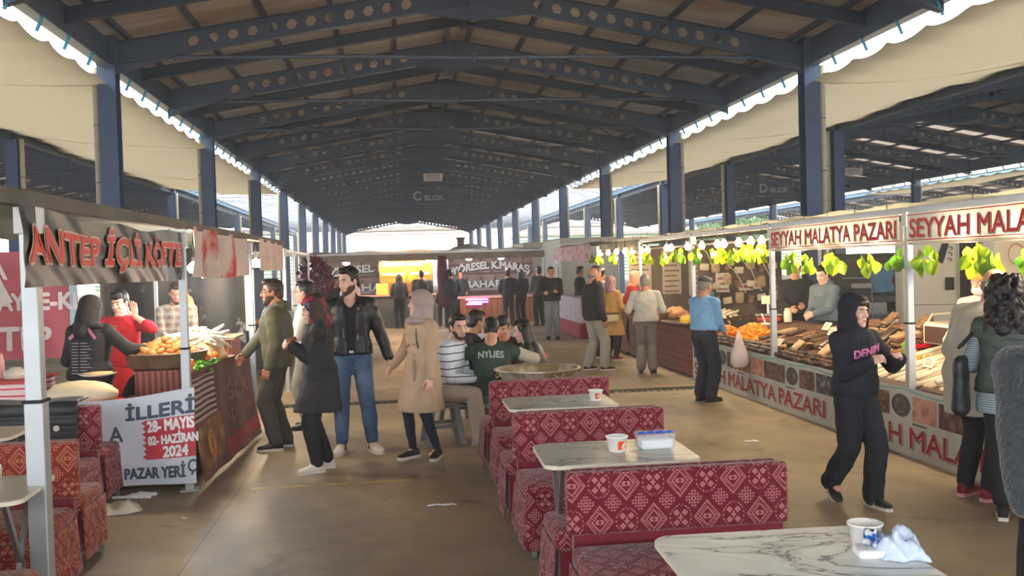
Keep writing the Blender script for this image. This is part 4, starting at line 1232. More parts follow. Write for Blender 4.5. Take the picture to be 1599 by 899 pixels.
for i in range(4):
    cx = 8.3 + i * .45
    MB().tube([(cx + .12 * math.cos(a / 6 * PI), 11.57, 1.72 + .14 * math.sin(a / 6 * PI)) for a in range(10)], .008, 5).build('drawing', mat('tan_print', (180, 130, 92), .7), t)
rn = random.Random(31)
hp = [packet(.15, .03, .20, PK[1], 51), packet(.12, .03, .16, PK[3], 52), packet(.16, .03, .12, mat('pale_packet', (196, 178, 150), .5, var=.2), 53)]
scatter('hanging_packet', 'packet', 'packets hung on the dark partition', 'small packet hung on the dark partition behind the apricot section', hp,
        [(XS + 1.0 + .21 * (i % 7), 15.86, 1.0 + .27 * (i // 7) + rn.uniform(-.04, .04), 0, rn.uniform(-.15, .15), 0, 1) for i in range(21)])
for i in range(4):
    tag(MB().tube([(XS + .95 + .3 * i + .1 * k, 15.83, 2.0 - .16 * k + .05 * math.sin(k * 2 + i)) for k in range(6)], .010, 5).build('cord', mat('pale_cord', (186, 176, 158), .7)), 'loose pale cord slung across the dark partition behind the apricots', 'cord', 'cords on the dark partition')
# pinkish far stall header
PINKB = mat('faded_pink_banner', (190, 150, 150), .7, var=.2, vs=8, c2=(170, 80, 92), cs=6, cthr=.56)
t = thing('header_banner', 'faded pinkish header banner far down the fruit stall row', 'banner')
MB().sheet(lambda u, v: (XS - .1 + .02 * math.sin(u * 20) + v * .0, 24.9 - u * 4.6 + 0, 1.83 + v * .36), 30, 4).build('cloth', PINKB, t, smooth=True)
t = thing('header_banner', 'pale grey ruffled header cloth between the pinkish banner and the bulbs', 'banner')
MB().sheet(lambda u, v: (XS + .03 * math.sin(u * 26), 20.0 - u * 3.4, 1.92 + v * .24 + .05 * abs(math.sin(u * 12)) * (1 - v)), 40, 4).build('cloth', FABG, t, smooth=True)
for y in (19.9, 24.9): post('distant tent post of the far fruit stalls', XS, y, w_=.05, group='distant posts of the far fruit stalls')
canopy('distant pale canvas roof over the far fruit stalls', XS, XS + 2.8, 16.5, 24.9, 2.22, 2.26)
t = thing('table_with_cloth', 'far stall table with pale cloth and crimson front near the man in jeans', 'table')
MB().box(4.3, 5.3, 21.4, 24.6, .35, .95).build('pale_cloth', mat('lilac_cloth', (186, 178, 190), .8, var=.15, vs=6), t, bevel=.02); MB().box(4.28, 5.3, 21.4, 24.6, .02, .35).build('crimson_front', mat('crimson_front', (150, 40, 64), .8), t)

# ------------------------------------------------------------------ dumpling stall (meat kofte) side
XD = -1.75
post('wide silver tent post standing nearest, in front of the kilim benches', XD + .0, 4.80, h=2.10, w_=.088)
post('silver tent post at the end of the black lettered banner', -1.695, 7.83, h=2.10, w_=.068)
post('thin silver tent post behind the serving man in the red shirt', -2.9, 11.9, h=2.1, w_=.05)
post('pale tent post at the outer back of the dumpling stall', -4.25, 9.9, h=2.1, w_=.055)
post('silver tent post beside the small white banners further along', -1.62, 10.9, h=2.10, w_=.06)
post('distant tent post past the second dumpling banners', -1.58, 13.9, h=2.10, w_=.055)
GBEAM = mat('grey_beam_cloth', (104, 96, 86), .8, var=.25, vs=3)
beam('grey canvas edged beam over the black lettered banner', (XD - .03, 3.2, 2.128), (XD + .05, 7.95, 2.158), .07, .075, GBEAM)
beam('grey beam above the crumpled white and red banners', (XD + .05, 8.0, 2.16), (-1.58, 13.9, 2.17), .06, .06, GBEAM)
canopy('canvas roof of the dumpling stall behind the black banner', XD - 2.8, XD - .05, 4.9, 7.9, 2.24, 2.20)
canopy('canvas roof of the section with hanging lamps', XD - 2.8, XD - .03, 8.0, 10.9, 2.24, 2.20)
canopy('canvas roof of the far section by the small banners', XD - 2.8, XD + .1, 11.0, 13.9, 2.24, 2.20)
BANB = mat('black_banner_vinyl', (28, 25, 27), .34, var=.25, vs=3, c2=(54, 47, 42), cs=1.5, cthr=.6)
def antep(u, v, e=0):
    L, Hh = 3.33, .385
    k = v / Hh; s_ = u / L
    d = .016 * math.sin(u * 3.1 + 1.2 + k * 2) + .008 * math.sin(u * 7.9 + k * 3.1) + .006 * math.sin((u + v * 2) * 15) * (1 - k * .4)
    lift = .012 * math.sin(u * 5) * k - .030 * max(0, math.sin(PI * s_)) * k + (.0 if s_ < .85 else 0)
    return Vector((XD + .06 + e + d * .7, 4.52 + u, 1.712 + v + lift))
t = thing('banner', 'black banner with red cream edged capitals ANTEP İÇLİ KÖFTE over the dumpling stall', 'banner')
MB().sheet(lambda a, b: antep(a * 3.33, b * .385), 90, 16).build('cloth', BANB, t, smooth=True)
letters(t, antep, 'ANTEP İÇLİ KÖFTE', .05, .080, 3.16, .262, [(.019, mat('cream_outline', (206, 170, 150), .6), .010, 0, 0), (.006, mat('kofte_red', (214, 52, 44), .5, var=.1), .014, 0, 0)], sub=.10)
# crumpled white/red banners behind
WRB = mat('white_red_banner', (196, 176, 168), .6, var=.12, vs=4, c2=(176, 44, 42), cs=2.2, cthr=.58)
def crb(u, v):
    q = .045 * math.sin(u * 20 + v * 2) * (1 - v * .3) + .02 * math.sin(u * 41)
    return (XD + .09 + q, 8.0 + u * 2.85, 1.73 + v * .42 - .07 * math.sin(u * PI) * (1 - v) * .3)
t = thing('banner', 'crumpled white banner with red stripes hanging above the hanging lamps', 'banner')
MB().sheet(crb, 70, 10).build('cloth', WRB, t, smooth=True)
t = thing('banner', 'small creased pinkish white banner beyond the brightest lamps', 'banner')
MB().sheet(lambda u, v: (XD + .16 + .03 * math.sin(u * 22), 11.5 + u * 2.3, 1.78 + v * .38), 40, 6).build('cloth', mat('pinkish_white_banner', (206, 176, 164), .6, c2=(186, 80, 66), cs=3, cthr=.66), t, smooth=True)
for (x, y, z, wm, pw, rd) in ((-1.95, 8.55, 1.83, True, 26, .06), (-1.95, 9.5, 1.80, False, 22, .06), (-2.0, 10.3, 1.76, False, 22, .06), (-1.75, 11.4, 1.88, True, 30, .06), (-1.75, 12.3, 1.86, True, 34, .07), (-1.8, 13.1, 1.86, True, 26, .06)):
    b = bulb((x, y, z + .08), f'large glowing {"warm" if wm else "cool white"} lamp hanging under the banners beyond the dumpling pan', 'large lamps of the dumpling stall', warm=wm, power=pw, rad=rd)
    MB().tube([(0, 0, .15), (0, 0, 2.2 - z - .02)], .004, 4).build('cord', BLK, b)
# skirt of the dumpling counter: dark red with pictures, bulging at the foot
MAR = mat('maroon_vinyl', (92, 40, 38), .45, var=.2, vs=4, c2=(120, 74, 62), cs=5, cthr=.6)
def skl(u, v, e=0):
    """u metres along, v metres up"""
    k = v / .92
    return Vector((-1.69 + .055 * u + .10 * (1 - k) ** 2 + e + .008 * math.sin(u * 9), 7.90 + u, .04 + v))
t = thing('counter_skirt', 'dark maroon picture skirt on the dumpling counter beside the date banner', 'skirt')
MB().sheet(lambda a, b: skl(a * 2.35, b * .90), 40, 12).build('cloth', MAR, t, smooth=True)
MB().sheet(lambda a, b: skl(.02 + a * .85, .06 + b * .36 + a * .05, .004), 14, 6).build('food_picture', foodmat('picture_pastry', (190, 140, 84), (150, 96, 56), (84, 44, 30), 7), t)
MB().sheet(lambda a, b: skl(.9 + a * 1.45, .02 + b * .16 + a * .04, .004), 14, 3).build('red_band', REDD, t)
ring = MB()
for r0 in (.11, .07): ring.tube([skl(.42 + r0 * math.cos(q * PI / 8), .25 + r0 * math.sin(q * PI / 8), .012) for q in range(17)], .012, 6)
ring.build('pastry_ring', mat('pastry_print', (176, 120, 66), .6), t)
letters(t, skl, 'IĞDIR', 1.15, .50, .95, .20, [(.005, mat('faded_print', (150, 100, 90), .6), .004, 0, 0)], sub=.15)
letters(t, skl, 'TADINDA', .95, .32, 1.2, .09, [(.005, mat('faded_print', (150, 100, 90)), .004, 0, 0)], sub=.15)
MB().sheet(lambda a, b: skl(.02 + a * .75, .48 + b * .36, .004), 10, 4).build('striped_picture', stripes('striped_print', (176, 160, 150), (88, 44, 42), .05, .5, 'z'), t)
# counter under it
t = thing('counter', 'dumpling stall counter with a dark top behind the maroon skirt', 'counter')
MB().box(-2.5, -1.74, 7.95, 9.28, .02, .60).build('body', WOODD, t); MB().box(-2.52, -1.72, 7.93, 9.3, .60, .62).build('top', WOODD, t)
MB().box(-2.5, -1.72, 9.3, 10.2, .02, .86).build('body', WOODD, t); MB().box(-2.52, -1.70, 9.3, 10.25, .86, .885).build('top', WOODD, t)
STR = stripes('red_wood_strips', (104, 34, 26), (158, 78, 58), .05, .5, 'x', .5)
t = thing('wooden_box', 'red striped wooden box under the wide copper pan', 'box', (-2.08, 8.85, .62), R(6))
MB().box(-.24, .24, -.26, .26, .0, .27).build('body', STR, t); MB().box(-.26, .26, -.28, .28, .27, .29).build('lid', STR, t)
COP = mat('worn_copper', (150, 126, 102), .4, .6, var=.25, vs=6)
t = thing('copper_pan', 'wide copper pan heaped with golden fried dumplings', 'pan', (-2.09, 8.9, .912))
MB().lathe([(.0, 0), (.31, 0), (.34, .02), (.355, .13), (.37, .135), (.37, .145), (.345, .145), (.33, .03), (0, .02)], 36).build('bowl', COP, t, smooth=True)
DUM = mat('fried_dumpling', (188, 124, 64), .45, var=.25, vs=9)
du = [MB().ell((0, 0, 0), (.075, .034, .032), 10).build('dumpling', DUM, smooth=True) for _ in range(2)]
heap(du[:1] + du[1:], 'golden fried dumpling heaped in the copper pan', 'dumpling', 'heap of fried dumplings in the copper pan', -2.09, 8.9, 1.02, .27, .27, .13, 60, 15, .02)
mound(-2.09, 8.9, .94, .29, .29, .19, DUM, 'dense core of the golden dumpling heap', 'dumpling_heap')
ch = [MB().tube([(-.17, 0, 0), (0, .02, .02), (.17, 0, 0)], [.016, .026, .012], 7).build('white_radish', mat('white_root', (232, 222, 208), .5, var=.08), smooth=True) for _ in range(2)]
heap(ch, 'long whitish roll piled beyond the dumplings', 'roll', 'whitish rolls beyond the dumplings', -2.0, 9.65, 1.02, .28, .35, .17, 30, 16, .02)
mound(-2.0, 9.65, .885, .33, .40, .26, TANF, 'pale core of the whitish roll heap', 'roll_heap')
pp = [MB().tube([(-.07, 0, 0), (-.02, .006, .01), (.03, .0, .008), (.08, -.01, 0)], [.015, .018, .013, .003], 8).build('green_pepper', GRNP, smooth=True) for _ in range(2)]
heap(pp, 'long green pepper heaped at the counter edge above the maroon skirt', 'pepper', 'green peppers above the maroon skirt', -1.78, 8.85, .90, .10, .45, .05, 46, 17, .01)
tt_ = lumps('orange_tomato', mat('orange_tomato', (222, 116, 48), .35), (.04, .04, .036))
for i, (y, z) in enumerate(((8.05, .92), (8.14, .95), (8.02, .86), (8.22, 1.0), (8.9, .98), (9.3, .97))):
    o = tt_[i] if i < 2 else dup(tt_[0]); o.location = (-1.74, y, z); tag(o, 'orange tomato at the edge of the green peppers', 'tomato', 'orange tomatoes by the peppers')
t = thing('glass_case', 'red and dark cupboard behind the whitish rolls', 'cabinet', (-2.1, 10.9, 0)); MB().box(-.3, .3, -.3, .3, 0, 1.02).build('body', STR, t); MB().box(-.34, .34, -.34, .34, 1.02, 1.05).build('top', COP, t)
# work table with the red cloth
t = thing('work_table', 'side table under a red and white patterned cloth behind the benches', 'table')
MB().box(-4.6, -3.1, 8.35, 9.0, .0, .87).build('cloth', stripes('red_white_cloth', (196, 36, 42), (226, 200, 196), .06, .78, 'z', .6), t, bevel=.03)
MB().box(-4.62, -3.08, 8.33, 9.02, .87, .885).build('top', mat('red_top', (186, 48, 50), .5), t)
t = thing('work_table', 'front work table with flour bags behind the date banner', 'table')
MB().box(-3.1, -2.35, 7.95, 8.5, .0, .70).build('body', mat('red_top', (186, 48, 50)), t, bevel=.02)
sk = lump(random.Random(4), (.30, .2, .10), 16).build('flour_sack', mat('cream_sack', (224, 206, 172), .8, var=.06), smooth=True); sk.location = (-2.62, 8.15, .79); tag(sk, 'soft cream flour sack on the work table behind the date banner', 'sack')
t = thing('plate', 'pale plate with flat bread beside the copper pan', 'plate', (-2.62, 8.62, .885)); MB().lathe([(0, 0), (.12, 0), (.16, .02), (.155, .024), (.11, .008), (0, .008)], 20).build('dish', WHITE, t, smooth=True); MB().lathe([(0, .01), (.12, .012), (.125, .03), (0, .038)], 16).build('bread', mat('flat_bread', (214, 180, 126), .8, var=.2, vs=12), t, smooth=True)
rn = random.Random(9)
for i, (x, y, h, r_, c, d) in enumerate(((-3.95, 8.6, .20, .04, (206, 206, 206), 'grey white bottle by the greens'), (-3.8, 8.6, .16, .06, (70, 66, 64), 'dark pot beside the bottle'), (-3.45, 8.7, .22, .025, (210, 150, 140), 'pinkish handled tool standing in a pot'), (-3.3, 8.62, .10, .10, (186, 180, 168), 'pale dish of dough'), (-4.35, 8.6, .18, .09, (74, 70, 66), 'dark basin under the greens'))):
    o = MB().lathe([(r_ * .8, 0), (r_, .01), (r_, h * .7), (r_ * .55, h * .85), (r_ * .5, h)], 14).build('kitchen_pot' if i != 0 else 'bottle', mat(f'pot_{c[0]}', c, .4), smooth=True); o.location = (x, y, .886); tag(o, d + ' on the red clothed side table', 'bottle' if i == 0 else 'pot')
gl = [MB().ell((0, 0, 0), (.06, .045, .02), 8).build('lettuce_leaf', GRNP, smooth=True) for _ in range(2)]
heap(gl, 'green salad leaf heaped on the red clothed side table', 'leaf', 'greens on the side table', -4.25, 8.55, 1.03, .42, .22, .08, 46, 18, .01)
lm = lumps('lemon', YEL, (.04, .032, .032)); 
for i, (x, z) in enumerate(((-4.12, 1.07), (-3.62, .92), (-3.7, .925))):
    o = lm[i] if i < 2 else dup(lm[0]); o.location = (x, 8.42, z); tag(o, 'yellow lemon beside the greens on the side table', 'lemon', 'lemons on the side table')

# back banners of the dumpling stall
PKB = mat('pink_red_vinyl', (206, 110, 124), .5, var=.1, vs=3, trans=.3)
t = thing('banner', 'pink and white banner with white capitals hung behind the dumpling stall', 'banner')
bx0, bx1, by = -5.6, -3.98, 12.4
def bb(u, v, e=0): return Vector((bx0 + u, by - e + .03 * math.sin(u * 8 + v * 3), .75 + v))
MB().sheet(lambda a, b: bb(a * 1.62, b * 1.35), 24, 12).build('cloth', PKB, t, smooth=True)
MB().add([tuple(bb(u, v, .012)) for u, v in ((0, .55), (.45, .60), (.85, .72), (.55, 1.35), (0, 1.35))], [(0, 1, 2, 3, 4)]).add([tuple(bb(u, v, .012)) for u, v in ((.75, 1.0), (1.25, 1.05), (1.35, 1.35), (.6, 1.35))], [(0, 1, 2, 3)]).build('white_patch', mat('white_print', (226, 220, 224), .5), t)
letters(t, bb, 'LAYTE-KI', .55, .62, 1.05, .20, [(.012, mat('white_print', (226, 220, 224)), .018, 0, 0)])
letters(t, bb, 'ANTEP', .1, .12, 1.2, .28, [(.012, mat('white_print', (226, 220, 224)), .018, 0, 0)])
MB().sheet(lambda a, b: bb(1.52 + a * .1, b * 1.35, .014), 2, 8).build('blue_edge', mat('pale_blue_print', (170, 206, 222), .5), t)
t = thing('banner', 'rust red picture banner at the outer end of the dumpling stall', 'banner')
MB().box(-5.75, -4.55, 11.0, 11.02, .7, 2.05).build('cloth', mat('rust_vinyl', (150, 54, 36), .5, var=.1), t)
MB().box(-5.7, -4.85, 10.985, 10.998, 1.30, 1.95).build('food_picture', foodmat('picture_bread', (176, 140, 100), (140, 100, 66), (90, 50, 36), 9), t); MB().box(-5.7, -4.9, 10.985, 10.998, .8, 1.25).build('food_picture', FOODS[2], t)
tag(MB().sheet(lambda u, v: (-4.0 + u * 1.9, 13.6 + .05 * math.sin(u * 16), .02 + v * 2.1), 30, 6).build('backdrop', mat('black_backdrop', (44, 46, 50), .5, var=.3, vs=2, c2=(150, 155, 158), cs=4, cthr=.71), smooth=True), 'glossy dark curtain with pale streaks behind the man in the red shirt', 'curtain')
t = thing('light_board', 'tall pale lit board standing past the lamps', 'board', (-2.2, 14.2, .9), R(8)); MB().box(-.14, .14, -.02, .02, 0, .9).build('panel', mat('pale_board', (200, 225, 232), .5), t); MB().box(-.17, -.14, -.03, .03, -.9, .92).build('frame', STEEL, t)
# date banner
def db(u, v, e=0): return Vector((-2.96 + u, 7.775 - e + .014 * math.sin(u * 9 + v * 2) + .008 * math.sin(v * 14 + u * 3), .07 + v + .075 * (u - 1.3) * (v / .74) + .012 * math.sin(u * 6) * (v / .74)))
t = thing('banner', 'white banner with dates 28- MAYIS 02- HAZİRAN 2024 tied to the tent post', 'banner')
VW = mat('white_cloth_banner', (205, 210, 218), .6, var=.05, vs=4, bump=.15, bs=5)
MB().sheet(lambda a, b: db(a * 1.33, b * .755), 40, 24).build('cloth', VW, t, smooth=True)
GP = mat('grey_blue_print', (72, 82, 98), .6)
letters(t, db, 'İLLERİ', .80, .565, .53, .14, [(.006, GP, .006, 0, 0)], sub=.08)
letters(t, db, 'A', .665, .385, .10, .13, [(.0035, GP, .006, 0, 0)], sub=.08)
letters(t, db, 'PAZAR YERİ', .775, .06, .47, .12, [(.005, GP, .006, 0, 0)], sub=.08)
letters(t, db, 'Ç', 1.27, .07, .06, .12, [(.0035, GP, .006, 0, 0)], sub=.08)
rp = mat('rose_red_print', (196, 62, 74), .6)
mb = MB(); prs = [(.93, .52), (.955, .545), (1.33, .545), (1.33, .215), (.97, .215), (.945, .235), (.96, .26), (.93, .28), (.95, .33), (.92, .36), (.945, .42), (.92, .45), (.94, .49)]
mb.sheet(lambda a, b: db(.945 + .385 * a, .215 + .33 * b, .005), 14, 10)
for i in range(7): 
    zc = .235 + i * .048
    mb.add([tuple(db(.945, zc - .02, .005)), tuple(db(.945, zc + .02, .005)), tuple(db(.915 + .01 * (i % 2), zc + .005, .005))], [(0, 1, 2)])
mb.build('red_panel', rp, t)
WP = mat('white_letter_print', (236, 232, 232), .6)
letters(t, db, '28- MAYIS', .965, .445, .36, .09, [(.005, WP, .009, 0, 0)], sub=.08)
letters(t, db, '02- HAZİRAN', .965, .335, .385, .095, [(.0045, WP, .009, 0, 0)], sub=.08)
letters(t, db, '2024', 1.08, .228, .19, .085, [(.005, WP, .009, 0, 0)], sub=.08)
# ------------------------------------------------------------------ people
SKIN = mat('skin_light', (198, 142, 114), .5, var=.06, vs=12)
SKIN2 = mat('skin_tan', (168, 112, 84), .5, var=.06, vs=12)
SKIN3 = mat('skin_pale', (214, 168, 146), .5, var=.05, vs=12)
LIPS = mat('lips', (164, 84, 78), .45, var=0)
EYEW = mat('eye_white', (220, 214, 206), .3, var=0)
IRIS = mat('dark_iris', (34, 24, 20), .2, var=0)
HAIRB = mat('black_hair', (26, 22, 22), .45, var=.3, vs=30, bump=.6, bs=60, stretch=(1, 1, .25))
STUB = mat('short_beard', (66, 48, 40), .7, var=.2, vs=60)
HAIRG = mat('grey_hair', (120, 114, 110), .6, var=.3, vs=30, bump=.6, bs=60)
HAIRBR = mat('brown_hair', (60, 42, 32), .5, var=.3, vs=30, bump=.6, bs=60, stretch=(1, 1, .25))
def cloth(n, c, rough=.85, bump=.35, bs=7, **k): return mat(n, c, rough, var=k.pop('var', .12), vs=5, bump=bump, bs=bs, **k)

def remesh(name, mb, vox, m, parent, smooth=2, disp=0, dseed=0, cut=None, solid=0, keep=None):
    me = mb.mesh(name, False)
    o = bpy.data.objects.new(name, me); COL.objects.link(o)
    md = o.modifiers.new('r', 'REMESH'); md.mode = 'VOXEL'; md.voxel_size = vox; md.use_smooth_shade = True
    if smooth:
        sm = o.modifiers.new('s', 'SMOOTH'); sm.factor = .5; sm.iterations = smooth
    dg = bpy.context.evaluated_depsgraph_get()
    out = bpy.data.meshes.new_from_object(o.evaluated_get(dg))
    bpy.data.objects.remove(o); bpy.data.meshes.remove(me)
    out.name = name
    n = len(out.vertices)
    co = np.empty(n * 3, 'f'); out.vertices.foreach_get('co', co); co = co.reshape(-1, 3)
    if disp and n:
        no = np.empty(n * 3, 'f'); out.vertices.foreach_get('normal', no); no = no.reshape(-1, 3)
        x, y, z = (co + dseed * 1.7).T
        d = np.sin(x * 17 + 3 * np.sin(z * 9)) * np.sin(z * 23 + 2 * np.sin(y * 11 + x * 7)) + .6 * np.sin(y * 29 + z * 13 + 2 * np.sin(x * 15))
        co = co + no * (d * disp)[:, None]
        out.vertices.foreach_set('co', co.astype('f').ravel())
    if cut is not None and n:
        bm = bmesh.new(); bm.from_mesh(out)
        dead = [v for v in bm.verts if cut(v.co)]
        bmesh.ops.delete(bm, geom=dead, context='VERTS')
        bm.to_mesh(out); bm.free()
    out.materials.clear(); out.materials.append(m)
    shade(out, True)
    ob = link(name, out, parent)
    if solid:
        q = ob.modifiers.new('t', 'SOLIDIFY'); q.thickness = solid; q.offset = -1
    return ob

def ik(a, b, l1, l2, pole):
    a, b = Vector(a), Vector(b); d = b - a; L = min(max(d.length, .05), (l1 + l2) * .999); dn = d.normalized()
    b = a + dn * L
    x = (l1 * l1 - l2 * l2 + L * L) / (2 * L); h = math.sqrt(max(l1 * l1 - x * x, 0))
    p = Vector(pole); p = (p - dn * p.dot(dn)).normalized()
    return a + dn * x + p * h, b

def frame(o, f, u):
    """matrix with local +Y along f and +Z near u"""
    f = Vector(f).normalized(); u = Vector(u); x = f.cross(u).normalized(); z = x.cross(f)
    return Matrix(((x.x, f.x, z.x, o[0]), (x.y, f.y, z.y, o[1]), (x.z, f.z, z.z, o[2]), (0, 0, 0, 1)))

def hand_mb(side, curl=.5, spread=1.0, point=False):
    """hand pointing along +Y from the wrist at the origin, palm facing -Z, thumb towards -side*X"""
    mb = MB(); s = side
    mb.loft([((0, -.03, 0), (.024, 0, 0), (0, 0, .019)), ((0, .0, 0), (.026, 0, 0), (0, 0, .018)), ((0, .035, -.001), (.037, 0, 0), (0, 0, .016)), ((0, .075, -.002), (.041, 0, 0), (0, 0, .013)), ((0, .092, -.003), (.036, 0, 0), (0, 0, .010))], 12, 2.4)
    for i, (x, L) in enumerate(((-.031, .068), (-.0105, .078), (.0105, .072), (.031, .056))):
        x *= s * spread; p = Vector((x, .085, -.003)); a = .15
        seg = (L * .45, L * .3, L * .25); rr_ = (.0092, .0085, .0078, .0068)
        for j in range(3):
            a += curl * (.75, .9, .6)[j]
            q = p + Vector((x * .12 * (1 - curl), math.cos(a), -math.sin(a))).normalized() * seg[j]
            mb.cap(p, q, rr_[j], rr_[j + 1], 8); p = q
    a = curl * .5
    p = Vector((-s * .028, .02, -.006)); q = p + Vector((-s * .026, .028, -.012 - .01 * curl)); r_ = q + Vector((-s * .006 * (1 - 2 * curl), .028, -.012 * curl - .004)); t = r_ + Vector((s * .012 * curl, .022, -.01 * curl))
    mb.cap(p, q, .014, .0115, 8); mb.cap(q, r_, .0112, .0098, 8); mb.cap(r_, t, .0098, .0078, 8)
    return mb

def head_mb(female=False, lod=0):
    mb = MB()
    mb.ell((0, -.012, .035), (.074, .092, .092), 16)
    mb.ell((0, .012, -.02), (.064, .076, .085), 14)
    mb.ell((0, .035, -.06), (.048 if female else .053, .05, .05), 12)
    mb.ell((0, .066, -.092), (.022 if female else .027, .022, .02), 10)
    mb.cap((0, -.03, -.04), (0, -.035, -.16), .052 if female else .058, .052 if female else .062, 12)
    if lod < 2:
        mb.cap((0, .082, .022), (0, .100, -.018), .009, .013, 8)
        mb.ell((.013, .090, -.024), (.009, .011, .008), 8); mb.ell((-.013, .090, -.024), (.009, .011, .008), 8)
        mb.ell((0, .074, .036), (.046, .016, .011), 10)
        mb.ell((0, .080, -.055), (.022, .013, .012), 8)
        for s in (-1, 1):
            mb.ell((s * .074, -.005, -.002), (.010, .018, .030), 8, Matrix.Rotation(-s * .3, 3, 'Z'))
            mb.ell((s * .034, .062, -.022), (.022, .018, .024), 8)
    return mb

def person(label, x, y, h, face, pose=None, look=(0, 0), skin=None, female=False, lod=1, top=None, under=None, pants=None, shoes=None, hair='short', hairm=None, extras=None, z=0, seated=False, group=None, beard=None, hands=True, cat='person', build=1.0):
    """face: heading in degrees, 0 looks along +Y. pose in units of a 1.73 m figure"""
    P = dict(pz=.94, lean=0, side=0, twist=0, lh=None, rh=None, lf=(-.10, .0), rf=(.10, .0), lfy=8, rfy=-8, lfz=0, rfz=0, lhd=None, rhd=None, lhu=None, rhu=None, curl=.45, lk=(0, 1, 0), rk=(0, 1, 0), le=None, re=None)
    P.update(pose or {})
    skin = skin or SKIN
    k = h / 1.73
    root = thing('person', label, cat, (x, y, z), R(face), group)
    root.scale = (k, k, k)
    vox = (.0062, .0085, .014)[lod] ; cvox = (.010, .013, .020)[lod]
    B = build
    up = Vector((P['side'], math.sin(R(P['lean'])), math.cos(R(P['lean'])))).normalized()
    pel = Vector((0, 0, P['pz']))
    Rz = Matrix.Rotation(R(P['twist']), 3, 'Z')
    sd = Rz @ Vector((1, 0, 0)); sd = (sd - up * sd.dot(up)).normalized(); fr = up.cross(sd)
    def T(t, dx=0, dy=0):
        a = min(max((t + .05) / .4, 0), 1)
        s_ = (Vector((1, 0, 0)) * (1 - a) + sd * a).normalized(); f_ = (Vector((0, 1, 0)) * (1 - a) + fr * a).normalized()
        return pel + up * t + s_ * dx + f_ * dy, s_, f_
    neck = pel + up * .51
    head = neck + (up * .6 + Vector((0, 0, 1)) * .4).normalized() * .128 + fr * .018
    hy, hp = look
    hf = Matrix.Rotation(R(hy), 3, 'Z') @ fr
    hf = Vector((hf.x, hf.y, 0)).normalized() * math.cos(R(hp)) + Vector((0, 0, math.sin(R(hp))))
    HM = frame(head, hf, (0, 0, 1)) @ Matrix.Scale(1.07, 4)
    # arms
    arms = {}
    for s, key, ek, in ((-1, 'lh', 'le'), (1, 'rh', 're')):
        sh = pel + up * .420 + sd * s * (.150 if female else .172) * B
        tgt = P[key] or (s * (.255 if female else .285), .05, P['pz'] - .12)
        tgt = Vector(tgt)
        el, wr = ik(sh, tgt, .285, .245, P[ek] or (s * .45, -1, -.25))
        arms[s] = (sh, el, wr)
    legs = {}
    for s, fk, zk, kk in ((-1, 'lf', 'lfz', 'lk'), (1, 'rf', 'rfz', 'rk')):
        hip = pel + Vector((s * .088, 0, -.03)); f = P[fk]
        an = Vector((f[0], f[1], .085 + P[zk]))
        kn, an = ik(hip, an, .435, .42, P[kk])
        legs[s] = (hip, kn, an)
    # body ------------------------------------------------------------
    bt = .92 if female else 1.0
    def torso(mb, e, lo=-.10, hi=.50, w=1.0, hip=1.0, belly=0):
        prof = [(-.10, .135, .085), (-.03, .160, .105), (.05, .158, .108), (.14, .142, .100 + belly), (.26, .155, .112 + belly * .6), (.36, .160, .110), (.42, .145, .092), (.465, .100, .074), (.50, .064, .060)]
        st = []
        for t, a, b in prof:
            if t < lo or t > hi: continue
            q = (hip if t < .1 else 1) * (bt if t > .1 else 1) * B
            c, s_, f_ = T(t)
            st.append((c, s_ * (a * q * w + e), f_ * (b * q * w + e)))
        mb.loft(st, 20, 2.3)
        for s in (-1, 1):
            sh = arms[s][0]; mb.ell(sh, (.052 * B * w + e * .75,) * 3, 12)
            mb.cap(pel + up * .445 + sd * s * .04, sh + up * .008, .058 + e * .6, .046 * B + e * .7, 12)
        if female and hi > .3:
            for s in (-1, 1): mb.ell(T(.29, s * .07, .085)[0], (.062, .05, .062), 12)
    def arm(mb, s, e, k0=0.0, k1=1.0, w=1.0, flare=0):
        sh, el, wr = arms[s]
        def at(t): return sh.lerp(el, t * 2) if t < .5 else el.lerp(wr, t * 2 - 1)
        r = lambda t: ((.050 + (.041 - .050) * t * 2) if t < .5 else (.041 + (.028 - .041) * (t * 2 - 1))) * B * w * (bt if female else 1) + e * .8
        if k1 <= .5: mb.cap(at(k0), at(k1), r(k0), r(k1), 12)
        else:
            mb.cap(at(k0), el, r(k0), r(.5), 12); mb.cap(el, at(k1), r(.5), r(k1) + flare, 12)
    def leg(mb, s, e, k1=1.0, w=1.0, wide=0):
        hip, kn, an = legs[s]
        mb.cap(hip, kn, (.088 * w + e, .086 * w + e), .056 * w + e + wide * .5, 14)
        end = kn.lerp(an, k1)
        mid = kn.lerp(an, .35) 
        mb.cap(kn, mid, .056 * w + e + wide * .5, .052 * w + e + wide * .7, 12)
        mb.cap(mid, end, .052 * w + e + wide * .7, .034 + e + wide, 12)
    b = MB()
    torso(b, -.004)
    for s in (-1, 1):
        arm(b, s, -.003); leg(b, s, -.006)
        sh, el, wr = arms[s]
        if hands:
            d = P['lhd' if s < 0 else 'rhd'] or (wr - el)
            u = P['lhu' if s < 0 else 'rhu'] or (-s * 1.0, 0, .15) if P['lhu' if s < 0 else 'rhu'] is None else P['lhu' if s < 0 else 'rhu']
            u = Vector(u)
            if P['lhu' if s < 0 else 'rhu'] is None: u = Vector((s * 1.0, .2, .3))
            hm = hand_mb(s, P['curl'] if not isinstance(P['curl'], tuple) else P['curl'][0 if s < 0 else 1])
            hm.xf(frame(wr, Vector(d), u)); b.add(hm.v, hm.f)
        an = legs[s][2]; b.cap(an, an + Vector((0, .09, -.045)), .034, .028, 8)
    hm = head_mb(female, lod); hm.xf(HM); b.add(hm.v, hm.f)
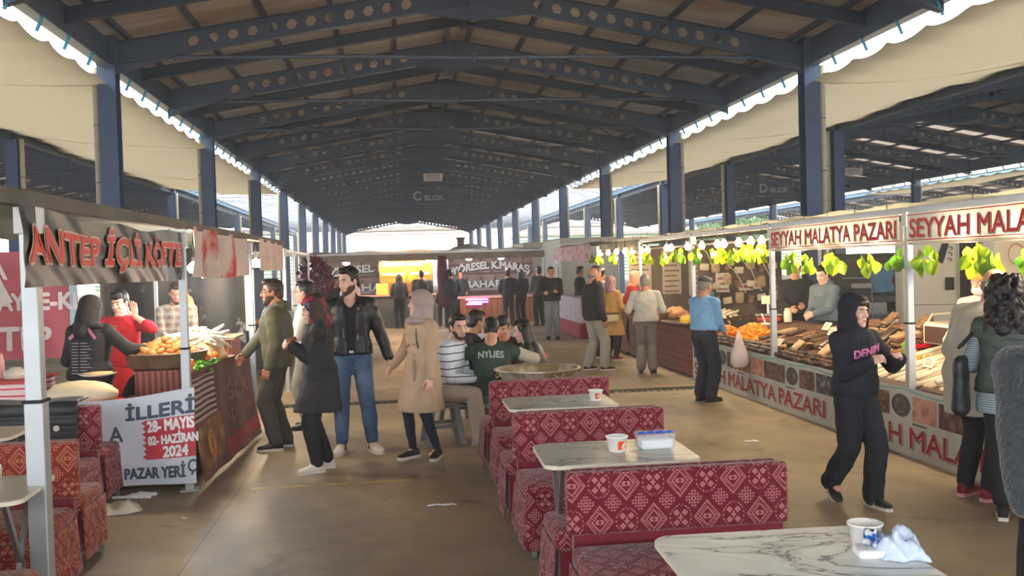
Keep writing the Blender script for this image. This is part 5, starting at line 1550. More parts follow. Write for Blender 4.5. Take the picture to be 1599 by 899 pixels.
    b.cap(neck - up * .03, head + Vector((0, -.01, -.03)), .055 if female else .062, .052 if female else .058, 12)
    body = remesh('body', b, vox, skin, root, 2)
    if lod < 2:
        for s in (-1, 1):
            e_ = MB().ell((s * .030, .0765, .012), (.0135, .008, .0065), 10); e_.xf(HM); eo = e_.build('eye', EYEW, root, smooth=True)
            i_ = MB().ell((s * .030, .0825, .012), (.0062, .0038, .0062), 8); i_.xf(HM); i_.build('iris', IRIS, eo, smooth=True)
            br = MB().tube([HM @ Vector((s * .014, .090, .031)), HM @ Vector((s * .032, .087, .036)), HM @ Vector((s * .049, .074, .031))], [.003, .0042, .0025], 6)
            br.build('eyebrow', hairm or HAIRB, root, smooth=True)
        lp = MB().ell((0, .0905, -.0555), (.019, .006, .0052), 10); lp.xf(HM); lp.build('lips', LIPS, root, smooth=True)
    # hair --------------------------------------------------------------
    hm_ = hairm or HAIRB
    def headpiece(name, mb, m, vox_=None, **kw):
        mb.xf(HM); return remesh(name, mb, vox_ or (.007, .009, .014)[lod], m, root, 2, **kw)
    HI = HM.inverted()
    if hair in ('short', 'fringe', 'bob', 'long', 'curly', 'balding'):
        mb = MB()
        if hair == 'balding':
            mb.ell((0, -.03, .0), (.078, .082, .06), 14)
            headpiece('hair', mb, hm_, cut=lambda c: (HI @ c).y > .01 or (HI @ c).z > .055)
        else:
            mb.ell((0, -.02, .045), (.083, .095, .093), 16)
            mb.ell((0, -.055, -.01), (.072, .055, .075), 12)
            mb.ell((0, .045, .105), (.058, .045, .028), 12)
            if hair == 'fringe': mb.ell((0, .078, .08), (.055, .018, .028), 10)
            if hair in ('bob', 'long', 'curly'):
                L = dict(bob=.16, long=.34, curly=.22)[hair]
                for s in (-1, 0, 1):
                    mb.cap((s * .06, -.03 - .03 * (s == 0), .03), (s * .085, -.055 - .04 * (s == 0), -L), .045, .035 if hair != 'curly' else .06, 12)
                if hair == 'curly':
                    rr_ = random.Random(int(x * 100))
                    for _ in range(170):
                        a = rr_.uniform(0, 2 * PI); zz = rr_.uniform(-.2, .13); q = (.092 + .02 * rr_.random()) if zz < .04 else .10 * math.cos((zz - .04) * 9)
                        mb.ell((q * 1.1 * math.sin(a), -.035 - abs(q * math.cos(a)), zz), (.021, .021, .026), 7)
            headpiece('hair', mb, hm_, cut=(lambda c: (lambda q: q.y > .035 + .4 * max(0, q.z - .03) and q.z < .075 and abs(q.x) < .2)(HI @ c)) if hair != 'fringe' else (lambda c: (lambda q: q.y > .035 and q.z < .055)(HI @ c)))
    if beard:
        mb = MB(); mb.ell((0, .035, -.06), (.0565, .0535, .0535), 16); mb.ell((0, .012, -.02), (.0665, .0785, .0875), 16); mb.ell((0, .066, -.092), (.0305, .0255, .0235), 12)
        def bcut(c):
            q = HI @ c
            if q.y < -.012 or q.z > -.026 or q.z < -.118: return True
            if abs(q.x) < .036 and q.z > -.068: return not (abs(q.x) < .025 and -.046 < q.z < -.037)
            return False
        headpiece('beard', mb, beard, vox_=(.005, .008, .014)[lod], cut=bcut)
    # clothes -----------------------------------------------------------
    sd_ = int(abs(x) * 10) % 7
    if pants:
        mb = MB(); st = [(T(t)[0], T(t)[1] * a, T(t)[2] * c) for t, a, c in ((-.12, .12, .09), (-.05, .172 * B, .118), (.03, .170 * B, .118), (.09, .160 * B, .112))]
        mb.loft(st, 18, 2.2)
        for s in (-1, 1): leg(mb, s, pants.get('e', .010), pants.get('len', .96), 1.0, pants.get('wide', .010))
        remesh('trousers', mb, cvox, pants['m'], root, 2, disp=pants.get('disp', .0022), dseed=sd_)
        if pants.get('belt'):
            c, s_, f_ = T(.085); MB().loft([(c - up * .015, s_ * .172, f_ * .122), (c + up * .015, s_ * .168, f_ * .120)], 18, 2.2).build('belt', BLK, root)
    def garment(g, nm):
        e = g.get('e', .014); mb = MB()
        torso(mb, e, lo=g.get('lo', -.06), hi=.5, w=1.0, hip=1.06, belly=g.get('belly', 0))
        for s in (-1, 1):
            arm(mb, s, e * .8, 0, g.get('sleeve', .97), 1.0, g.get('flare', 0))
        hem = g.get('hem')
        if hem:  # skirt part of a coat reaching down to height hem
            c0 = T(-.02)[0]; kx = (legs[-1][1] + legs[1][1]) / 2
            low = Vector((c0.x * .6 + kx.x * .4, c0.y * .6 + kx.y * .4, hem))
            fl = g.get('fl', .02)
            st = [(T(.08)[0], T(.08)[1] * (.158 + e), T(.08)[2] * (.112 + e)), (T(-.04)[0], T(-.04)[1] * (.178 + e), T(-.04)[2] * (.125 + e)), (c0.lerp(low, .5), Vector((.19 + e + fl * .5, 0, 0)), Vector((0, .13 + e + fl * .5, 0))), (low, Vector((.195 + e + fl, 0, 0)), Vector((0, .145 + e + fl, 0)))]
            mb.loft(st, 22, 2.2)
        if g.get('collar'):
            mb.cap(neck - up * .02, neck + up * g['collar'] , .078 + e * .3, .070 + e * .3, 14)
        if g.get('hood_down'):
            mb.ell(neck - fr * .085 + up * .0, (.10, .06, .055), 12); mb.cap(neck + sd * .08 - fr * .04, neck - sd * .08 - fr * .04, .04, .04, 10)
        cut = None
        if g.get('open'):
            wo = g['open']; zt = neck.z + .1
            def cut(c):
                q = c - pel; a = q.dot(sd) - g.get('off', 0); f = q.dot(fr); t = q.dot(up)
                return f > .015 and abs(a) < wo * (.55 + .9 * max(0, t) ) and t < .60
        elif g.get('vneck'):
            def cut(c):
                q = c - pel; a = q.dot(sd); f = q.dot(fr); t = q.dot(up)
                return f > .0 and t > .40 and abs(a) < (t - .40) * .9 + .0
        return remesh(nm, mb, cvox, g['m'], root, 2, disp=g.get('disp', .003), dseed=sd_ + 1, cut=cut, solid=.008 if cut else 0)
    if under: garment(under, under.get('name', 'shirt'))
    if top: garment(top, top.get('name', 'jacket'))
    for s in (-1, 1):
        if shoes:
            an = legs[s][2]; fy = R(P['lfy' if s < 0 else 'rfy'])
            pit = R(P.get('lfp' if s < 0 else 'rfp', 0))
            M = Matrix.Translation((an.x, an.y, an.z - .085)) @ Matrix.Rotation(fy, 4, 'Z') @ Matrix.Translation((0, 0, .085)) @ Matrix.Rotation(pit, 4, 'X') @ Matrix.Translation((0, 0, -.085))
            mb = MB(); prof = [(-.065, .026, .050), (-.055, .034, .085), (-.02, .038, .098), (.03, .040, .088), (.08, .043, .066), (.13, .046, .050), (.165, .040, .042), (.188, .022, .034)]
            st = [((0, yy, .022 + hh / 2 - .01), (ww, 0, 0), (0, 0, hh / 2)) for yy, ww, hh in prof]
            mb.loft(st, 14, 2.4).xf(M); so = mb.build('shoe', shoes['m'], root, smooth=True)
            if lod < 2 or 'sole' in shoes:
                o = [(.030, -.068), (.036, -.03), (.038, .03), (.046, .09), (.047, .13), (.038, .172), (.014, .196), (-.014, .196), (-.038, .172), (-.047, .13), (-.046, .09), (-.038, .03), (-.036, -.03), (-.030, -.068)]
                MB().prism(o, 2, 0, shoes.get('th', .026)).xf(M).build('sole', shoes.get('sole', WHITE), so)
                if shoes.get('stripe'):
                    q = MB()
                    for sx in (-1, 1):
                        for i in range(3): q.bar((sx * .0455, .01 + i * .022, .03), (sx * .036, -.004 + i * .022, .075), .004, .008)
                    q.xf(M).build('side_stripe', shoes['stripe'], so)
    ctx = dict(root=root, HM=HM, HI=HI, T=T, pel=pel, up=up, sd=sd, fr=fr, arms=arms, legs=legs, neck=neck, head=head, headpiece=headpiece, cvox=cvox, torso=torso, arm=arm, P=P, lod=lod)
    if extras: extras(ctx)
    return root

def scarf(c, m, drape_=.0, tail=None, name='headscarf', big=1.0):
    """headscarf: wraps skull and neck, open at the face"""
    mb = MB()
    mb.ell((0, -.022, .035), (.098 * big, .118 * big, .108 * big), 16)
    mb.cap((0, -.015, -.02), (0, -.01, -.13), .096, .096, 14)
    mb.cap((0, -.06, .0), (0, -.05, -.12), .085, .10, 14)
    mb.ell((0, .01, -.155), (.115 + drape_, .10 + drape_, .05), 14)
    if tail: mb.cap((0, -.05, -.12), tail, .09, .07, 12)
    HI = c['HI']
    def cut(v):
        q = HI @ v
        return q.y > .035 and (q.x / .060) ** 2 + ((q.z - .0) / .086) ** 2 < 1
    return c['headpiece'](name, mb, m, cut=cut, solid=.006, disp=.002)

def glasses(c):
    mb = MB()
    for s in (-1, 1):
        mb.tube([c['HM'] @ Vector((s * .031 + .019 * math.cos(a * PI / 6), .098, .010 + .015 * math.sin(a * PI / 6))) for a in range(13)], .0015, 5)
        mb.tube([c['HM'] @ Vector((s * .050, .096, .014)), c['HM'] @ Vector((s * .078, .0, .014))], .0015, 5)
    mb.tube([c['HM'] @ Vector((-.012, .099, .012)), c['HM'] @ Vector((.012, .099, .012))], .0015, 5)
    mb.build('glasses', mat('thin_metal_frame', (90, 80, 70), .3, .8), c['root'])

def collar(c, m, open_=True):
    mb = MB(); n = c['neck']; up, sd, fr = c['up'], c['sd'], c['fr']
    for s in (-1, 1):
        a = n - fr * .07 + up * .035; b = n + sd * s * .075 + up * .02; d = n + sd * s * .03 + fr * .085 - up * .03
        mb.add([a, b, d, d + sd * s * .04 - up * .035 + fr * .01, b + sd * s * .02 - up * .045, a - up * .045 - fr * .02], [(0, 1, 4, 5), (1, 2, 3, 4)])
    mb.build('collar', m, c['root'], solid=.006, smooth=True)

BLKC = cloth('black_cloth', (30, 30, 34)); DKN = cloth('dark_navy_cloth', (34, 38, 52)); DGR = cloth('charcoal_cloth', (58, 58, 60))
DRK = cloth('dark_grey_trousers', (66, 62, 58)); JEAN = cloth('blue_jeans', (62, 86, 116), .8, .4, 9, c2=(88, 112, 142), cs=3)
BLKJ = mat('black_leather', (26, 27, 30), .42, var=.15, vs=5, bump=.5, bs=10)
WSH = dict(m=mat('white_leather_shoe', (216, 208, 198), .5), sole=WHITE)
BSH = dict(m=mat('black_shoe', (30, 29, 30), .5), sole=WHITE)
BSB = dict(m=mat('black_shoe', (30, 29, 30)), sole=BLK)

# 1 olive jacket man at the dumpling counter, facing the stall
def ex(c):
    collar(c, cloth('teal_shirt', (52, 104, 130)))
    T = c['T']; p = T(.33, .07, .142)[0]
    MB().bar(p - c['sd'] * .03, p + c['sd'] * .03, .004, .008).build('chest_logo', WHITE, c['root'])
    p = c['arms'][1][2]; q = c['arms'][1][1]; d = (p - q).normalized()
    MB().tube([p - d * .05, p - d * .02], .052, 12).build('cuff', BLKC, c['root']); MB().bar(p - d * .06 + Vector((.045, .02, 0)), p - d * .03 + Vector((.05, -.03, 0)), .005, .02).build('cuff_stripe', WHITE, c['root'])
    glasses(c)
person('person in an olive hooded jacket and grey trousers leaning a hand on the dumpling counter', -1.16, 9.45, 1.70, 88, dict(lh=(-.27, .06, .85), rh=(.08, .36, .94), lf=(-.10, .03), rf=(.10, -.04), lean=2, curl=.45), look=(12, -2), skin=SKIN2, lod=0,
       top=dict(m=cloth('olive_jacket', (88, 84, 62), .75, .5, 5), e=.034, lo=-.1, open=.05, hood_down=True, disp=.005, belly=.02, name='jacket'), under=dict(m=cloth('teal_shirt', (52, 104, 130)), e=.012, belly=.02), pants=dict(m=DRK, wide=.022, e=.018, disp=.004), shoes=BSH, hair='short', hairm=HAIRBR, beard=STUB, extras=ex, build=1.08)

# 2 cream shirt man half hidden behind the woman
def ex(c): collar(c, cloth('cream_shirt', (214, 208, 188))); glasses(c)
person('balding person with glasses and a cream shirt behind the woman in the flowered headscarf', -.98, 10.6, 1.66, 85, dict(lh=(-.1, .3, 1.0), rh=(.1, .3, 1.02)), lod=1, skin=SKIN, top=dict(m=cloth('cream_shirt', (214, 208, 188)), e=.018, name='shirt', belly=.03), pants=dict(m=cloth('stone_trousers', (150, 140, 120)), wide=.02, e=.014), shoes=BSB, hair='short', hairm=HAIRB, extras=ex, build=1.06)

# 3 headscarf woman in a long black coat eating
def ex(c):
    scarf(c, mat('flowered_scarf', (58, 46, 40), .7, var=.3, c2=(150, 32, 60), cs=11, cthr=.56, vs=30), .02)
    HM = c['HM']
    MB().ell((-.062, .04, .055), (.022, .034, .034), 10).xf(HM).build('scarf_flower', mat('teal_print', (44, 132, 130), .7, c2=(90, 60, 120), cs=40), c['root'], smooth=True)
    T = c['T']
    mb = MB(); mb.loft([(T(.42)[0], c['sd'] * .10, c['fr'] * .135), (T(.30)[0], c['sd'] * .06, c['fr'] * .165), (T(.20)[0], c['sd'] * .02, c['fr'] * .165)], 12).build('scarf_end', mat('patterned_cloth', (150, 130, 104), .8, c2=(60, 48, 40), cs=16), c['root'], smooth=True)
    for s in (-1, 1):
        sh, el, wr = c['arms'][s]; d = (wr - el).normalized()
        MB().tube([wr - d * .10, wr - d * .02], [.052, .048], 12).build('cuff', mat('denim_cuff', (120, 146, 180), .8), c['root'], smooth=True)
    p = (c['arms'][-1][2] + c['arms'][1][2]) / 2 + Vector((0, .10, .05))
    p1 = T(.02, .02, .155)[0]
    MB().cap(p1 - c['up'] * .20, p1 + c['up'] * .02, (.035, .012), (.035, .012), 8).build('red_lining', mat('red_lining', (176, 30, 44), .7), c['root'], smooth=True)
    p2 = T(-.35, -.06, .18)[0]
person('woman in a flowered headscarf and long black coat eating with both hands, white sneakers', -.66, 8.31, 1.56, 103, dict(lh=(-.03, .27, 1.24), rh=(.06, .26, 1.22), lf=(-.08, .07), rf=(.09, -.06), lean=4, curl=.8, lhd=(.6, .7, .25), rhd=(-.5, .8, .3)), look=(4, -18), skin=SKIN3, female=True, lod=0,
       top=dict(m=cloth('black_coat', (34, 33, 36), .8, .4, 5), e=.045, hem=.60, fl=.045, disp=.005, hood_down=True, name='coat'), pants=dict(m=BLKC, wide=.018, e=.010), shoes=dict(m=mat('white_knit_shoe', (214, 206, 196), .7), sole=WHITE, th=.032), hair=None, extras=ex, build=1.08)
t = thing('food_wrap', 'small brown snack held up by the woman in the flowered headscarf', 'snack', (-.90, 8.25, 1.15)); MB().cap((-.03, 0, 0), (.03, .0, .02), .018, .02, 8).build('snack', mat('brown_snack', (120, 60, 36), .6), t, smooth=True)

# 4 leather jacket man
def ex(c):
    T = c['T']
    for s in (-1, 1):
        MB().tube([T(t, s * (.055 + .06 * max(0, t)), .128 - .0 * t)[0] for t in (-.04, .08, .2, .32, .4)], .0035, 5).build('zip', STEEL, c['root'])
    MB().bar(T(.0, -.02, .128)[0], T(.0, .02, .128)[0], .02, .02).build('belt_buckle', STEEL, c['root'])
    sh = MB()
    for s in (-1, 1): sh.add([T(.5, s * .065, .05)[0], T(.515, s * .085, -.02)[0], T(.45, s * .11, .07)[0], T(.36, s * .02, .125)[0]], [(0, 1, 2, 3)])
    sh.build('shirt_collar', BLKC, c['root'], solid=.006)
person('tall bearded person in a black leather jacket and blue jeans, hand in hand', -.43, 9.08, 1.80, 184, dict(lh=(-.36, .0, .82), rh=(.27, .06, .80), lf=(-.17, .02), rf=(.11, .0), lfy=22, rfy=-14, curl=.55), look=(-48, -9), skin=SKIN3, lod=0,
       top=dict(m=BLKJ, e=.030, lo=-.09, open=.055, disp=.0035, collar=.03, name='jacket'), under=dict(m=BLKC, e=.013, vneck=True), pants=dict(m=JEAN, wide=.010, e=.014, disp=.003, len=.93), shoes=dict(m=mat('white_leather_shoe', (216, 208, 198)), sole=WHITE, th=.032, stripe=mat('black_stripe', (30, 30, 34), .5)), hair='short', hairm=HAIRB, beard=STUB, extras=ex, build=1.03)

# 5 woman in beige coat
def ex(c):
    scarf(c, mat('dusty_pink_scarf', (160, 142, 136), .85, var=.08, bump=.4, bs=8), .018, big=1.12)
    T = c['T']; CM = cloth('beige_coat', (176, 148, 120))
    o = MB()
    for t in (.24, .16, -.30): o.ell(T(t, -.03, .165 if t > 0 else .19)[0], (.008, .006, .008), 8)
    for i, t in enumerate((.24, .13)):
        MB().lathe([(.009, 0), (.009, .004), (0, .004)], 10).xf(Matrix.Translation(T(t, -.055, .148)[0]) @ Matrix.Rotation(-PI / 2, 4, 'X')).build('button', mat('brown_button', (110, 84, 66), .5), c['root'])
    mb = MB(); cc, s_, f_ = T(.09)
    mb.loft([(cc - c['up'] * .02, s_ * .176, f_ * .138), (cc + c['up'] * .02, s_ * .174, f_ * .136)], 24, 2.2); mb.build('coat_belt', cloth('beige_belt', (158, 132, 106)), c['root'], smooth=True)
    p = T(.09, -.05, .146)[0]
    MB().tube([p, p + Vector((-.01, .015, -.10)), p + Vector((-.02, .012, -.22))], [.016, .014, .018], 6).build('belt_tie', cloth('beige_belt', (158, 132, 106)), c['root'], smooth=True)
    MB().bar(T(.24, .02, .155)[0], T(.21, .13, .12)[0], .008, .02).build('pocket_flap', cloth('beige_belt', (158, 132, 106)), c['root'])
    MB().tube([T(.40, -.07, .12)[0], T(.30, -.085, .135)[0], T(.20, -.10, .125)[0]], .006, 6).build('lapel_edge', BLKC, c['root'])
    sh, el, wr = c['arms'][-1]
    wr = c['arms'][-1][2]; el = c['arms'][-1][1]; d = (wr - el).normalized()
    MB().tube([wr - d * .012, wr + d * .008], .034, 12).build('watch', mat('rose_gold', (190, 130, 110), .3, .8), c['root'])
person('woman in a dusty pink headscarf and belted beige trench coat', .235, 8.66, 1.55, 128, dict(rh=(.40, .07, .93), lh=(-.24, .10, .80), lf=(-.15, -.05), rf=(.06, .10), lfy=32, rfy=-4, curl=.45), look=(-20, 4), skin=SKIN3, female=True, lod=0,
       top=dict(m=cloth('beige_coat', (176, 148, 120), .85, .25, 5), e=.030, hem=.50, fl=.05, disp=.003, name='coat'), pants=dict(m=DKN, wide=.0, e=.006), shoes=dict(m=mat('black_knit_shoe', (34, 32, 34), .7), sole=WHITE, th=.03), hair=None, extras=ex, build=1.05)

# 6..10 seated group
STRP = stripes('white_blue_striped_knit', (214, 220, 228), (52, 60, 84), .075, .15, 'z')
def ex(c): collar(c, WHITE)
SEAT = dict(pz=.53, lf=(-.17, .40), rf=(.14, .44), lk=(-.3, 1, .4), rk=(.3, 1, .4))
person('bearded person in a white shirt with dark stripes sitting on a grey stool', .47, 9.42, 1.74, -120, dict(SEAT, lean=16, lh=(-.06, .38, .66), rh=(.06, .38, .64), curl=.8, lhd=(.6, .6, -.2), rhd=(-.6, .6, -.2)), look=(-38, -8), skin=SKIN3, lod=0, top=dict(m=STRP, e=.026, name='shirt', disp=.004), pants=dict(m=cloth('beige_trousers', (164, 150, 134)), wide=.022, e=.016, disp=.004), shoes=WSH, hair='short', hairm=HAIRB, beard=STUB, extras=ex)
GRV = cloth('green_vest_cloth', (46, 62, 54))
def ex(c):
    T = c['T']; mb = MB()
    for s in (-1, 1): c['arm'](mb, s, .022, .12, .97)
    remesh('sleeve', mb, c['cvox'], cloth('cream_sleeve', (178, 168, 150)), c['root'], 2, disp=.003)
    def fn(u, v, e=0):
        q, s_, f_ = T(.305 + v * 1.0, u - .128, -(.158 + e) * math.sqrt(max(.05, 1 - ((.128 - u) / .21) ** 2)))
        return q
    letters(c['root'], fn, 'NYLIES', 0, 0, .256, .062, [(.003, mat('grey_letter_print', (160, 166, 160), .7), .008, 0, 0)], sub=.03)
person('youth seen from the back in a green varsity jacket with cream sleeves and grey letters', .93, 9.17, 1.70, -8, dict(SEAT, lean=24, lh=(-.30, .34, .66), rh=(.28, .34, .66), le=(-1, .0, .1), re=(1, 0, .1)), look=(0, -35), lod=0, top=dict(m=GRV, e=.034, sleeve=.14, name='jacket', disp=.004), pants=dict(m=cloth('green_grey_trousers', (92, 96, 88)), wide=.02, e=.018), shoes=BSH, hair='short', hairm=HAIRB, extras=ex, build=1.06)
person('seated person in black turned sideways, hand raised near the mouth', .70, 10.45, 1.72, -75, dict(SEAT, lean=20, lh=(.0, .34, .93), rh=(.1, .36, .90), curl=.7), look=(10, -12), skin=SKIN, lod=1, top=dict(m=BLKC, e=.022, name='jacket'), pants=dict(m=BLKC, wide=.02), shoes=BSH, hair='short')
person('seated youth with thick dark hair partly hidden by the long haired woman', 1.28, 10.5, 1.70, 160, dict(SEAT, lean=30, lh=(-.05, .36, .80), rh=(.05, .36, .80)), look=(0, -20), skin=SKIN, lod=1, top=dict(m=cloth('dark_red_black_top', (52, 34, 36)), e=.02, name='jacket'), pants=dict(m=BLKC, wide=.02), shoes=BSH, hair='fringe')
person('seated woman with long dark hair and a black jacket with a red collar', 1.52, 9.62, 1.62, 68, dict(SEAT, lean=20, lh=(-.05, .36, .78), rh=(.08, .36, .74)), look=(5, -12), skin=SKIN3, female=True, lod=1, top=dict(m=mat('black_puffer', (34, 35, 38), .5, var=.15, bump=.6, bs=8), e=.036, name='jacket'), pants=dict(m=BLKC, wide=.01), shoes=WSH, hair='long', hairm=HAIRB,
       extras=lambda c: MB().tube([c['T'](.46, .09, .06)[0], c['T'](.40, .12, -.06)[0], c['T'](.28, .14, -.12)[0]], .022, 8).build('red_collar', mat('red_cloth', (196, 36, 52), .7), c['root'], smooth=True))

# 11 boy with the black hoodie
NVH = cloth('black_navy_hoodie', (26, 28, 38), .85, .35, 6)
def ex(c):
    mb = MB(); mb.ell((0, -.026, .045), (.112, .120, .118), 16); mb.cap((0, -.02, -.02), (0, -.03, -.13), .112, .115, 14); mb.ell((0, -.03, -.16), (.13, .10, .05), 12); mb.ell((0, .045, .09), (.07, .05, .045), 10)
    HI = c['HI']
    c['headpiece']('hood', mb, NVH, cut=lambda v: (lambda q: q.y > .03 and (q.x / .070) ** 2 + ((q.z + .008) / .102) ** 2 < 1)(HI @ v), solid=.008, disp=.002)
    T = c['T']
    PK_ = mat('pink_letter', (206, 110, 156), .7)
    def fn(u, v, e=0):
        a = .12 - u
        return T(.30 + v + .25 * a * a - a * .22, a, .150 + e + .006 - 1.4 * a * a)[0]
    letters(c['root'], fn, 'DENIM', 0, 0, .24, .062, [(.004, PK_, .006, 0, 0)], sub=.02)
    MB().add([tuple(fn(u, v, .006)) for u, v in ((.06, -.05), (.17, -.05), (.17, -.035), (.06, -.035))], [(0, 1, 2, 3)]).build('lettering', PK_, c['root'])
    for s in (-1, 1): MB().tube([T(.44, s * .03, .12)[0], T(.36, s * .032, .158)[0]], .003, 5).build('drawstring', BLK, c['root'])
person('child in a black hooded sweatshirt with pink letters walking with food in the hands', 3.20, 6.20, 1.485, 192, dict(lh=(-.155, .34, 1.22), rh=(.06, .26, 1.20), lf=(-.06, .12), rf=(.07, -.24), rfz=.06, rfp=-30, lfy=4, lean=1, curl=.75, lhd=(.5, .6, .5), rhd=(-.75, .45, .3)), look=(12, -3), skin=SKIN3, lod=0,
       top=dict(m=NVH, e=.044, lo=-.08, disp=.005, name='hoodie', flare=.004, belly=.01), pants=dict(m=cloth('black_joggers', (26, 27, 34)), wide=.028, e=.020, disp=.005, len=.99), shoes=dict(m=mat('black_shoe', (30, 29, 30)), sole=WHITE, stripe=WHITE), hair='fringe', hairm=HAIRBR, extras=ex, build=.92)
t = thing('snack', 'small golden snack in the hooded child\'s raised hand', 'snack', (3.335, 5.87, 1.105)); MB().cap((-.03, 0, 0), (.03, 0, .01), .012, .014, 8).build('pastry', DUM, t, smooth=True)

# 12 blue shirt and cap
LBS = cloth('light_blue_shirt', (112, 158, 200), .8, .35, 6)
def ex(c):
    mb = MB(); mb.ell((0, -.02, .075), (.090, .105, .055), 16); mb.ell((0, .075, .062), (.062, .055, .012), 12)
    c['headpiece']('flat_cap', mb, cloth('grey_flat_cap', (62, 68, 68)), cut=None); collar(c, LBS)
person('older person in a light blue shirt and grey flat cap, dark navy trousers', 3.80, 11.18, 1.56, -62, dict(lh=(-.16, .30, .98), rh=(.10, .30, .96), curl=.5, lean=3), look=(4, -12), skin=SKIN2, lod=0, top=dict(m=LBS, e=.030, lo=-.02, name='shirt', disp=.005, belly=.02), pants=dict(m=DKN, wide=.028, e=.024, disp=.004, belt=True), shoes=dict(m=mat('brown_shoe', (58, 36, 26), .5), sole=BLK), hair='short', hairm=HAIRG, extras=ex, build=1.1)
t = thing('plastic_bag', 'pinkish white carrier bag hanging at the side of the man in the blue shirt', 'bag', (4.20, 11.05, .62)); mb = MB().loft([((0, 0, -.20), (.08, 0, 0), (0, .05, 0)), ((0, 0, -.14), (.12, 0, 0), (0, .07, 0)), ((0, 0, -.02), (.11, 0, 0), (0, .06, 0)), ((0, 0, .10), (.06, 0, 0), (0, .03, 0)), ((0, 0, .24), (.015, 0, 0), (0, .01, 0))], 14).build('bag', mat('bag_plastic', (214, 196, 192), .4, var=.15, bump=.6, bs=14), t, smooth=True)

# 13 grey shirt from the back
person('grey haired person seen from the back in a pale grey short sleeved shirt', 3.92, 14.3, 1.56, -18, dict(lh=(-.28, .16, .95), rh=(.26, .22, .98)), lod=1, skin=SKIN2, look=(-12, -8), top=dict(m=cloth('pale_grey_shirt', (172, 170, 160)), e=.036, lo=-.09, sleeve=.5, name='shirt', disp=.004, belly=.02), pants=dict(m=cloth('grey_trousers', (112, 106, 98)), wide=.03, e=.02), shoes=BSB, hair='short', hairm=HAIRG, build=1.14)
# 14 old man in black jacket
def ex(c): glasses(c); MB().box(-.035, .035, -.005, .005, -.06, .06).xf(Matrix.Translation(c['arms'][-1][2] + Vector((0, .1, .02)))).build('phone', mat('lit_phone', (235, 230, 210), .3), c['root'])
person('older person with glasses in a black jacket and light grey trousers looking at the stalls', 3.22, 14.95, 1.70, -72, dict(lh=(-.24, .20, .92), rh=(.26, .06, .85), lf=(-.10, -.08), rf=(.12, .12)), lod=1, skin=SKIN2, look=(6, -4), top=dict(m=cloth('black_jacket', (34, 35, 40)), e=.036, lo=-.1, name='jacket', disp=.004, collar=.03, belly=.03), pants=dict(m=cloth('light_grey_trousers', (150, 144, 134)), wide=.026, e=.02), shoes=BSH, hair='balding', hairm=HAIRG, extras=ex, build=1.12)
# 15 yellow coat woman with bag
def ex(c):
    scarf(c, mat('mauve_scarf', (150, 116, 124), .8, var=.08), .03)
person('woman in a mustard coat and mauve headscarf at the far fruit stalls', 3.86, 16.4, 1.52, -50, dict(lh=(-.18, .26, 1.0), rh=(.18, .26, 1.02)), look=(0, -6), lod=1, female=True, skin=SKIN3, top=dict(m=cloth('mustard_coat', (186, 142, 78)), e=.034, hem=.52, fl=.03, name='coat'), pants=dict(m=BLKC, wide=.012), shoes=dict(m=mat('brown_red_shoe', (110, 56, 46), .6), sole=WHITE), hair=None, extras=ex, build=1.05)
t = thing('handbag', 'cream and brown handbag at the hip of the woman in the mustard coat', 'handbag', (3.80, 16.13, .80)); mb = MB(); cushion(mb, -.15, .12, -.05, .04, -.09, .07, .03); mb.build('bag', mat('cream_leather', (206, 190, 160), .5), t, smooth=True); MB().box(-.15, .13, -.055, .045, .04, .075).build('flap', mat('brown_leather', (96, 60, 40), .5), t); MB().tube([(-.13, 0, .07), (-.06, .02, .5), (.02, .1, .62)], .008, 5).build('strap', mat('brown_leather', (96, 60, 40)), t)

# 16 distant man in jeans
person('distant person in an open black jacket and pale jeans facing the camera', 3.66, 21.6, 1.72, 176, dict(lh=(-.12, .22, 1.12), rh=(.2, .2, 1.1)), lod=1, skin=SKIN, top=dict(m=BLKC, e=.034, lo=-.09, name='jacket'), pants=dict(m=cloth('pale_jeans', (124, 130, 138)), wide=.018), shoes=BSB, hair='short', build=1.12)
# crowd before the spice stall
CR = [(.80, 27.2, 1.72, 5, DGR, DGR, 'short', 'burly back view figure in a dark grey top at the middle of the spice stall', 1.25, None),
      (1.62, 27.0, 1.72, 8, DKN, DGR, 'short', 'back view figure in a navy top standing beside the maroon post of the spice stall', 1.15, None),
      (1.40, 27.6, 1.25, 0, BLKC, BLKC, 'short', 'small dark clothed child by the maroon post of the spice stall', .95, None),
      (3.30, 27.0, 1.68, -4, DKN, DGR, 'short', 'back view figure in dark blue right of the violet lit counter', 1.1, None),
      (3.72, 27.3, 1.66, 20, BLKC, BLKC, 'long', 'dark clothed figure with long hair at the end of the spice stall', 1.0, None),
      (4.12, 26.4, 1.72, 15, cloth('grey_vest_cloth', (84, 82, 84)), BLKC, 'short', 'figure in a grey vest with pale sleeves near the end of the spice stall', 1.1, None),
      (4.75, 23.6, 1.70, -120, BLKC, BLKC, 'short', 'dark haired figure half hidden behind the man in the black jacket', 1.0, None),
      (.15, 27.5, 1.62, 10, BLKC, BLKC, 'long', 'dark figure seen between the leather jacket man and the lit grill', 1.0, None),
      (-1.35, 22.0, 1.62, -160, BLKC, BLKC, 'long', 'long haired figure in black behind the magenta foliage', 1.0, None),
      (-2.1, 16.2, 1.66, 120, cloth('muted_blue', (88, 104, 124)), DGR, 'short', 'figure in a muted blue top with a patterned cap past the lamps', 1.0, 'cap'),
      (2.05, 28.9, 1.66, 182, BLKC, BLKC, 'short', 'seller facing out behind the spice stall counter', 1.0, None)]
